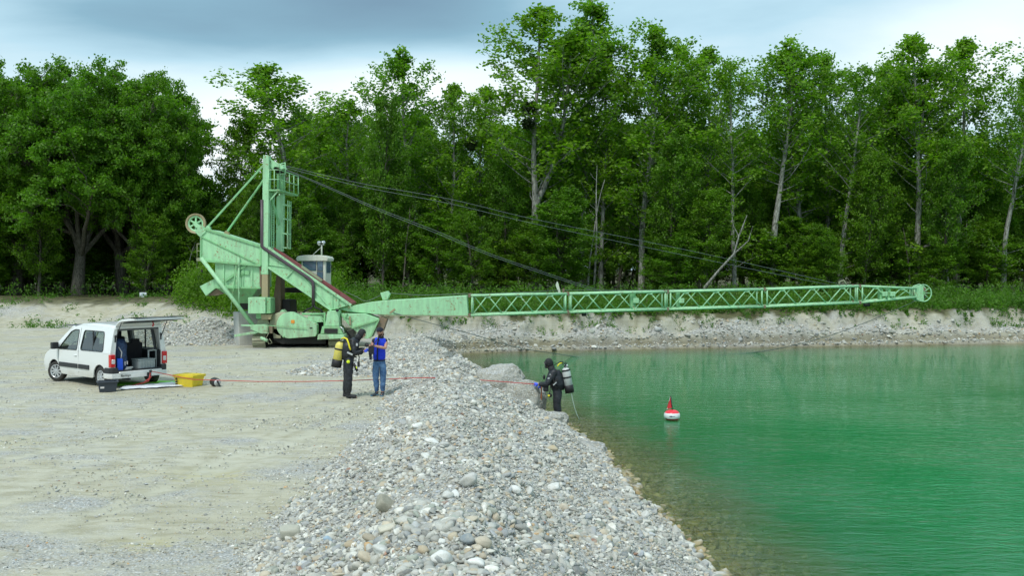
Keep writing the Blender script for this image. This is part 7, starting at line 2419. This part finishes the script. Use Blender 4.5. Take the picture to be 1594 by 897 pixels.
def tank(name, top, bot, r, m, label, bands, boot=0.22, valve=True, parentrot=None):
    top, bot = Vector(top), Vector(bot)
    ax = (top - bot); L = ax.length; ax.normalize()
    t = root(name, tuple(bot), label, 'diving tank')
    mb = MB(); mb.lathe([(0, 0.0), (r, 0.01), (r, L * 0.82)] + [(r * math.cos(a), L * 0.82 + L * 0.18 * math.sin(a)) for a in [R(15), R(35), R(55), R(75)]] + [(0.02, L)], bot, tuple(ax), 28); mb.build('cylinder', m, t)
    mb = MB(); mb.lathe([(0, -0.012), (r * 1.06, -0.012), (r * 1.08, L * boot), (r * 0.98, L * boot + 0.004)], bot, tuple(ax), 28); mb.build('boot', M_black, t)
    for q in bands:
        mb = MB(); mb.lathe([(r * 1.0, L * q - 0.022), (r * 1.05, L * q - 0.020), (r * 1.05, L * q + 0.020), (r * 1.0, L * q + 0.022)], bot, tuple(ax), 28); mb.build('strap', M_black, t)
    mb = MB(); mb.lathe([(0.018, L), (0.022, L + 0.02), (0.026, L + 0.035), (0.02, L + 0.07), (0, L + 0.075)], bot, tuple(ax), 12); vv = mb.build('valve', M_steelb, t)
    tp = bot + ax * (L + 0.04)
    mb = MB(); mb.lathe([(0, -0.075), (0.022, -0.075), (0.024, -0.045), (0.010, -0.04), (0.010, 0.05), (0.028, 0.05), (0.028, 0.085), (0, 0.085)], tp, (0.2, 1, 0.1), 12); mb.build('knob', M_black, t)
    mb = MB(); mb.lathe([(0, -0.03), (0.032, -0.03), (0.036, 0.02), (0, 0.03)], tp + Vector((0.05, -0.03, 0.005)), (1, 0, 0.1), 14); mb.build('first_stage', M_steelb, t)
    return t, ax, L


# --- first diver, in profile, on the sand
YD = 25.5
def C1(cx, cy, dy=0.0):
    p = P(500 + cx / 6.406, 490 + cy / 6.406, YD)
    p.y = YD + dy
    return p
gz1 = ground_z(C1(290, 820).x, YD)
K = dict(ground=Vector((C1(280, 820).x, YD, gz1)), pelvis=C1(272, 462), chest=C1(300, 330), neck=C1(358, 238),
         lsho=C1(322, 262, 0.19), rsho=C1(328, 262, -0.19), lelb=C1(352, 372, 0.25), relb=C1(345, 378, -0.24), lwri=C1(432, 352, 0.10), rwri=C1(428, 362, -0.12),
         lhip=C1(256, 492, 0.10), rhip=C1(282, 492, -0.10), lknee=C1(252, 625, 0.11), rknee=C1(284, 630, -0.10), lank=C1(232, 775, 0.11), rank=C1(276, 780, -0.10),
         ltoe=C1(292, 806, 0.12), rtoe=C1(364, 822, -0.13))
for s in 'lr':
    K[s + 'ank'].z = gz1 + 0.09; K[s + 'toe'].z = gz1 + 0.028
hc1 = C1(405, 190)
d1, N1, E1, ax1 = standing('person', K, 'diver in black drysuit and hood with a yellow tank, handing over gear with blue gloves', (0.93, -0.12, -0.34), (0.30, 0, 0.95),
                           ((0.9, 0.1, 0.15), (0.1, -0.1, -1), 1, 0.7), ((0.9, 0.2, 0.25), (0.1, 0.3, -1), -1, 0.7), hc1)
allN = set(N1)
suit = [n for n in N1 if not (n[1:] in ('palm', 'ta', 'tb', 'tc') or (len(n) > 2 and n[1] == 'f' and n[2].isdigit()) or n.endswith(('heel', 'ball', 'toe')) or n == 'headc')]
garment('drysuit', N1, E1, suit, 'pelvis', 0.038, M_suit, d1, 0.018)
for s in 'lr':
    garment('boot', N1, E1, [s + 'calf', s + 'ank', s + 'heel', s + 'ball', s + 'toe'], s + 'ank', 0.022, M_neo, d1, 0.003)
    garment('glove', N1, E1, [n for n in N1 if n.startswith(s) and (n[1:] in ('wrist', 'palm', 'ta', 'tb', 'tc') or (n[1] == 'f' and n[2].isdigit()))], s + 'palm', 0.006, M_glove, d1, 0.001)
hood(hc1, ax1, M_neo, d1)
mb = MB(); mb.tube([C1(352, 262), C1(368, 228), C1(392, 205)], 0.085, 14); mb.build('hood_bib', M_neo, d1, smooth=True)
# buoyancy jacket
mb = MB(); mb.lathe([(0.0, -0.30), (0.15, -0.28), (0.19, -0.1), (0.20, 0.08), (0.17, 0.22), (0.0, 0.26)], C1(272, 352), (0.22, 0, 1), 18)
for v in mb.bm.verts: v.co += mnoise.noise_vector(v.co * 7) * 0.03
mb.build('buoyancy_jacket', M_suit, d1, smooth=True)
mb = MB(); mb.tube([C1(300, 250, -0.22), C1(352, 262, -0.24), C1(368, 330, -0.25), C1(340, 400, -0.24)], 0.02, 8); mb.tube([C1(275, 375, -0.22), C1(330, 400, -0.24), C1(365, 420, -0.2)], 0.022, 8); mb.build('harness', M_dark, d1)
mb = MB(); mb.box(C1(372, 292, -0.27), (0.05, 0.02, 0.07)); mb.build('badge', M_rim, d1, 0.006)
mb = MB(); mb.bar(C1(275, 368, -0.245), C1(330, 392, -0.26), 0.02, 0.045); mb.build('reflective_strip', M_rim, d1)
mb = MB(); mb.lathe([(0, -0.02), (0.045, -0.02), (0.045, 0.02), (0, 0.02)], C1(284, 463, -0.22), (0.1, -1, 0), 14); mb.build('gauge', mat('acid_yellow', (0.70, 0.85, 0.02), 0.5), d1)
mb = MB(); mb.tube([C1(375, 380, -0.14), C1(388, 420, -0.14), C1(382, 470, -0.14)], 0.014, 6); mb.box(C1(381, 492, -0.14), (0.06, 0.04, 0.14)); mb.build('console', M_black, d1)
mb = MB(); mb.tube([C1(330, 480, -0.15), C1(350, 515, -0.15), C1(368, 560, -0.15)], 0.035, 8); mb.build('hose_end', M_black, d1)
mb = MB(); mb.box(C1(362, 522, -0.17), (0.03, 0.02, 0.05)); mb.build('clip', bpy.data.materials['acid_yellow'], d1)
t1, axt, Lt = tank('diving_cylinder', C1(200, 268, -0.05), C1(152, 518, -0.05), 0.125, M_tank_y, 'battered yellow diving cylinder on the back of the diver by the blue vest', (0.70,), 0.28)
mb = MB(); mb.tube([C1(208, 240, -0.10), C1(240, 226, -0.18), C1(270, 236, -0.22), C1(288, 275, -0.25), C1(300, 320, -0.26), C1(312, 345, -0.26)], 0.022, 8); mb.build('hose', M_yellow_h, t1)

# --- the man in the blue vest
YM2 = 25.75
def C2(cx, cy, dy=0.0):
    p = P(500 + cx / 6.406, 490 + cy / 6.406, YM2)
    p.y = YM2 + dy
    return p
gz2 = ground_z(C2(570, 805).x, YM2)
K = dict(ground=Vector((C2(570, 805).x, YM2, gz2)), pelvis=C2(578, 470, 0.02), chest=C2(580, 320), neck=C2(597, 225, -0.02),
         rsho=C2(524, 258, -0.02), lsho=C2(642, 262, 0.04), relb=C2(505, 350, -0.10), lelb=C2(648, 332, -0.12), rwri=C2(508, 304, -0.34), lwri=C2(545, 302, -0.32),
         rhip=C2(545, 500, 0), lhip=C2(612, 500, 0.03), rknee=C2(545, 640, -0.02), lknee=C2(617, 640, 0.0), rank=C2(555, 775, 0.02), lank=C2(612, 775, 0.0),
         rtoe=C2(498, 795, -0.10), ltoe=C2(608, 805, -0.20))
for s in 'lr':
    K[s + 'ank'].z = gz2 + 0.085; K[s + 'toe'].z = gz2 + 0.026
hc2 = C2(592, 172, -0.06)
d2, N2, E2, ax2 = standing('person', K, 'bearded man in bright blue vest, dark cap and jeans looking down at his hands', (-0.58, -0.66, -0.48), (-0.15, -0.25, 0.95),
                           ((-0.85, -0.1, 0.25), (0, -0.3, -1), -1, 0.8), ((-0.5, -0.5, 0.3), (0.3, 0.2, -1), 1, 0.8), hc2)
tor = ['pelvis', 'waist', 'chest', 'upchest', 'neck', 'lsho', 'rsho', 'luarm', 'ruarm']
garment('shirt', N2, E2, tor, 'pelvis', 0.008, M_shirt, d2, 0.004)
N2['vtop'] = (K['chest'].lerp(K['neck'], 0.86), 0.060, 0.050)
E2.append(('upchest', 'vtop'))
N2['rvs'] = (K['rsho'] + Vector((0.02, 0, 0.01)), 0.060, 0.060); N2['lvs'] = (K['lsho'] + Vector((-0.02, 0, 0.01)), 0.060, 0.060)
E2 += [('upchest', 'rvs'), ('upchest', 'lvs')]
garment('vest', N2, E2, ['pelvis', 'waist', 'chest', 'upchest', 'vtop', 'rvs', 'lvs'], 'pelvis', 0.046, M_vest, d2, 0.010)
mb = MB(); mb.tube([C2(580, 225, -0.15), C2(572, 280, -0.19), C2(568, 350, -0.17), C2(568, 455, -0.155)], 0.018, 6); mb.build('zip', M_shirt, d2)
mb = MB(); mb.lathe([(0.075, -0.03), (0.085, 0.0), (0.070, 0.05)], C2(596, 226, -0.02), (0, -0.2, 1), 18, True); mb.build('collar', M_shirt, d2)
mb = MB(); mb.lathe([(0.155, 0), (0.165, 0.015), (0.155, 0.035)], C2(578, 462, 0.02), (0, 0, 1), 22); mb.build('vest_hem', M_shirt, d2)
jn = ['pelvis', 'waist'] + [s + k for s in 'lr' for k in ('hip', 'thigh', 'knee', 'calf', 'ank')]
garment('jeans', N2, E2, jn, 'pelvis', 0.020, M_jeans, d2, 0.016)
for s in 'lr':
    garment('shoe', N2, E2, [s + 'ank', s + 'heel', s + 'ball', s + 'toe'], s + 'heel', 0.012, M_shoe, d2, 0.001)
    a_, t_ = K[s + 'ank'], K[s + 'toe']
    mb = MB(); mb.bar(Vector((a_.x, a_.y, gz2 + 0.012)) - (t_ - a_).normalized() * 0.05, Vector((t_.x, t_.y, gz2 + 0.012)), 0.095, 0.022); mb.build('sole', M_sole, d2, 0.008)
s_, f_, u_ = ax2
bm = bmesh.new(); bmesh.ops.create_uvsphere(bm, u_segments=22, v_segments=14, radius=1)
bmesh.ops.delete(bm, geom=[v for v in bm.verts if v.co.z < 0.10 + 0.15 * v.co.y], context='VERTS')
for v in bm.verts: v.co = Vector((v.co.x * 0.092, v.co.y * 0.112 - 0.004, v.co.z * 0.138))
M_ = Matrix((s_, f_, u_)).transposed().to_4x4(); M_.translation = hc2; bm.transform(M_)
me = bpy.data.meshes.new('cap'); bm.to_mesh(me); bm.free(); o = join_meshes('cap', (M_shirt, [me]), d2); o.modifiers.new('t', 'SOLIDIFY').thickness = 0.01
mb = MB(); mb.tube([hc2 - f_ * 0.07 - u_ * 0.0 + s_ * 0.03, hc2 - f_ * 0.095 - u_ * 0.07 + s_ * 0.03, hc2 - f_ * 0.08 - u_ * 0.16 + s_ * 0.03], 0.035, 8, r1=0.022); mb.build('ponytail', M_hair, d2, smooth=True)
bm = bmesh.new(); bmesh.ops.create_uvsphere(bm, u_segments=18, v_segments=14, radius=1)
bmesh.ops.delete(bm, geom=[v for v in bm.verts if v.co.z > -0.15 or v.co.y < -0.1], context='VERTS')
for v in bm.verts: v.co = Vector((v.co.x * 0.076, v.co.y * 0.098, v.co.z * 0.135 + 0.003))
bm.transform(M_)
me = bpy.data.meshes.new('beard'); bm.to_mesh(me); bm.free(); o = join_meshes('beard', (M_hair, [me]), d2); o.modifiers.new('t', 'SOLIDIFY').thickness = 0.012
# the dark gadget bag he holds
hb = root('gear_pouch', tuple(C2(520, 340, -0.42)), 'black pouch of diving gear held between the two men', 'pouch')
mb = MB(); mb.box(C2(520, 345, -0.40), (0.15, 0.10, 0.20)); mb.box(C2(512, 400, -0.38), (0.07, 0.05, 0.20)); mb.tube([C2(530, 310, -0.40), C2(560, 250, -0.28), C2(585, 225, -0.17)], 0.014, 6)
for v in mb.bm.verts: v.co += mnoise.noise_vector(v.co * 12) * 0.02
mb.build('pouch', M_neo, hb, 0.02, seg=2)
mb = MB(); mb.lathe([(0, -0.02), (0.05, -0.02), (0.055, 0.02), (0, 0.03)], C2(478, 292, -0.42), (0, -1, 0.4), 14); mb.build('mouthpiece', M_black, hb)

# --- the diver in the water
YD3 = 25.3
def C3(cx, cy, dy=0.0):
    p = P(820 + cx / 8.156, 550 + cy / 8.156, YD3)
    p.y = YD3 + dy
    return p
K = dict(ground=Vector((C3(400, 850).x, YD3, -0.15)), pelvis=C3(392, 478), chest=C3(352, 320), neck=C3(318, 205),
         lsho=C3(335, 232, -0.18), rsho=C3(328, 232, 0.19), lelb=C3(255, 385, -0.22), relb=C3(262, 395, 0.20), lwri=C3(150, 390, -0.10), rwri=C3(205, 425, 0.10),
         lhip=C3(392, 505, -0.10), rhip=C3(390, 505, 0.10), lknee=C3(375, 665, -0.10), rknee=C3(390, 668, 0.09), lank=C3(412, 860, -0.09), rank=C3(425, 860, 0.12),
         ltoe=C3(345, 890, -0.12), rtoe=C3(355, 890, 0.14))
hc3 = C3(282, 128)
d3, N3, E3, ax3 = standing('person', K, 'hooded diver in black standing calf deep in the lake holding a red line', (-0.95, -0.15, -0.28), (-0.22, 0, 0.97),
                           ((-0.95, 0.0, 0.05), (0, 0.8, -0.5), 1, 1.25), ((-0.8, -0.1, -0.2), (0.1, -0.5, -1), -1, 1.1), hc3)
suit = [n for n in N3 if not (n[1:] in ('palm', 'ta', 'tb', 'tc') or (len(n) > 2 and n[1] == 'f' and n[2].isdigit()) or n.endswith(('heel', 'ball', 'toe')) or n == 'headc')]
garment('drysuit', N3, E3, suit, 'pelvis', 0.036, M_suit, d3, 0.016)
for s in 'lr':
    garment('boot', N3, E3, [s + 'calf', s + 'ank', s + 'heel', s + 'ball', s + 'toe'], s + 'ank', 0.022, M_neo, d3, 0.003)
    garment('glove', N3, E3, [n for n in N3 if n.startswith(s) and (n[1:] in ('wrist', 'palm', 'ta', 'tb', 'tc') or (n[1] == 'f' and n[2].isdigit()))], s + 'palm', 0.008, M_glove, d3, 0.001)
hood(hc3, ax3, M_neo, d3, 0.014)
s_, f_, u_ = ax3
mb = MB(); mb.lathe([(0.055, -0.03), (0.068, 0.0), (0.060, 0.035), (0.0, 0.038)], hc3 + f_ * 0.082 + u_ * 0.012, tuple(f_), 18)
mk = mb.build('mask', M_black, d3)
mb = MB(); mb.lathe([(0.05, 0.039), (0, 0.040)], hc3 + f_ * 0.082 + u_ * 0.012, tuple(f_), 18); mb.build('mask_glass', M_glass, mk)
mb = MB(); mb.lathe([(0, -0.03), (0.04, -0.02), (0.045, 0.02), (0, 0.04)], hc3 + f_ * 0.10 - u_ * 0.07, tuple(f_), 14); mb.build('mouthpiece', M_black, d3)
mb = MB(); mb.tube([C3(335, 262), C3(318, 210), C3(300, 165)], 0.09, 14); mb.build('hood_bib', M_neo, d3, smooth=True)
mb = MB(); mb.lathe([(0.0, -0.30), (0.16, -0.27), (0.20, -0.1), (0.19, 0.10), (0.15, 0.24), (0.0, 0.28)], C3(375, 345), (-0.22, 0, 1), 18)
for v in mb.bm.verts: v.co += mnoise.noise_vector(v.co * 7) * 0.03
mb.build('buoyancy_jacket', M_suit, d3, smooth=True)
mb = MB(); mb.tube([C3(375, 200, -0.20), C3(330, 300, -0.235), C3(345, 400, -0.235), C3(400, 440, -0.2)], 0.018, 8); mb.tube([C3(300, 400, -0.22), C3(390, 320, -0.24)], 0.018, 8); mb.build('harness', M_dark, d3)
mb = MB(); mb.bar(C3(330, 395, -0.25), C3(372, 355, -0.25), 0.02, 0.03); mb.box(C3(272, 305, -0.28), (0.05, 0.02, 0.04)); mb.box(C3(292, 258, -0.26), (0.03, 0.02, 0.03)); mb.build('badge', M_rim, d3)
mb = MB(); mb.box(C3(240, 440, -0.16), (0.14, 0.10, 0.16)); mb.box(C3(218, 300, -0.1), (0.06, 0.08, 0.12)); mb.build('pocket', M_neo, d3, 0.02)
mb = MB(); mb.tube([C3(300, 400, -0.2), C3(290, 470, -0.22), C3(285, 515, -0.22)], 0.012, 6); mb.lathe([(0, -0.03), (0.05, -0.03), (0.05, 0.03), (0, 0.03)], C3(290, 525, -0.22), (-0.5, -1, 0), 14); mb.build('console', M_black, d3)
mb = MB(); mb.lathe([(0, -0.005), (0.03, -0.005), (0.03, 0.005), (0, 0.005)], C3(275, 525, -0.27), (-0.5, -1, 0), 12); mb.build('gauge', M_yellow_h, d3)
t3, axt, Lt = tank('diving_cylinder', C3(488, 178, -0.03), C3(545, 495, -0.03), 0.112, M_tank_g, 'pale grey diving cylinder with black bands on the back of the wading diver', (0.60, 0.88), 0.28)
mb = MB(); mb.tube([C3(455, 120, -0.05), C3(425, 125, -0.08), C3(400, 140, -0.10), C3(388, 165, -0.12)], 0.016, 6); mb.build('hose', M_yellow_h, t3)
mb = MB(); mb.tube([C3(460, 140, 0.05), C3(420, 120, 0.1), C3(350, 160, 0.14), C3(260, 190, 0.05), hc3 + f_ * 0.12 - u_ * 0.07], 0.012, 6); mb.tube([C3(470, 130, -0.08), C3(500, 118, -0.10), C3(492, 150, -0.08)], 0.02, 6); mb.box(C3(440, 118, -0.02), (0.09, 0.1, 0.05)); mb.build('regulator_hose', M_black, t3, 0.004)
mb = MB(); mb.tube([C3(548, 405, -0.12), C3(562, 500, -0.12), C3(580, 590, -0.1), C3(605, 690, -0.05), C3(640, 790, 0), C3(685, 875, 0.05)], 0.009, 6)
o = mb.build('hose', M_whiteh); tag(o, 'thin pale hose trailing from the wading diver into the water', 'hose')
mb = MB(); mb.tube([C3(188, 425, 0.02), C3(185, 560, 0.02), C3(183, 690, 0.02), C3(180, 740, 0.02)], 0.016, 6)
o = mb.build('rope', M_brownrope); tag(o, 'brown rope hanging straight down from the wading diver to the bank', 'rope')
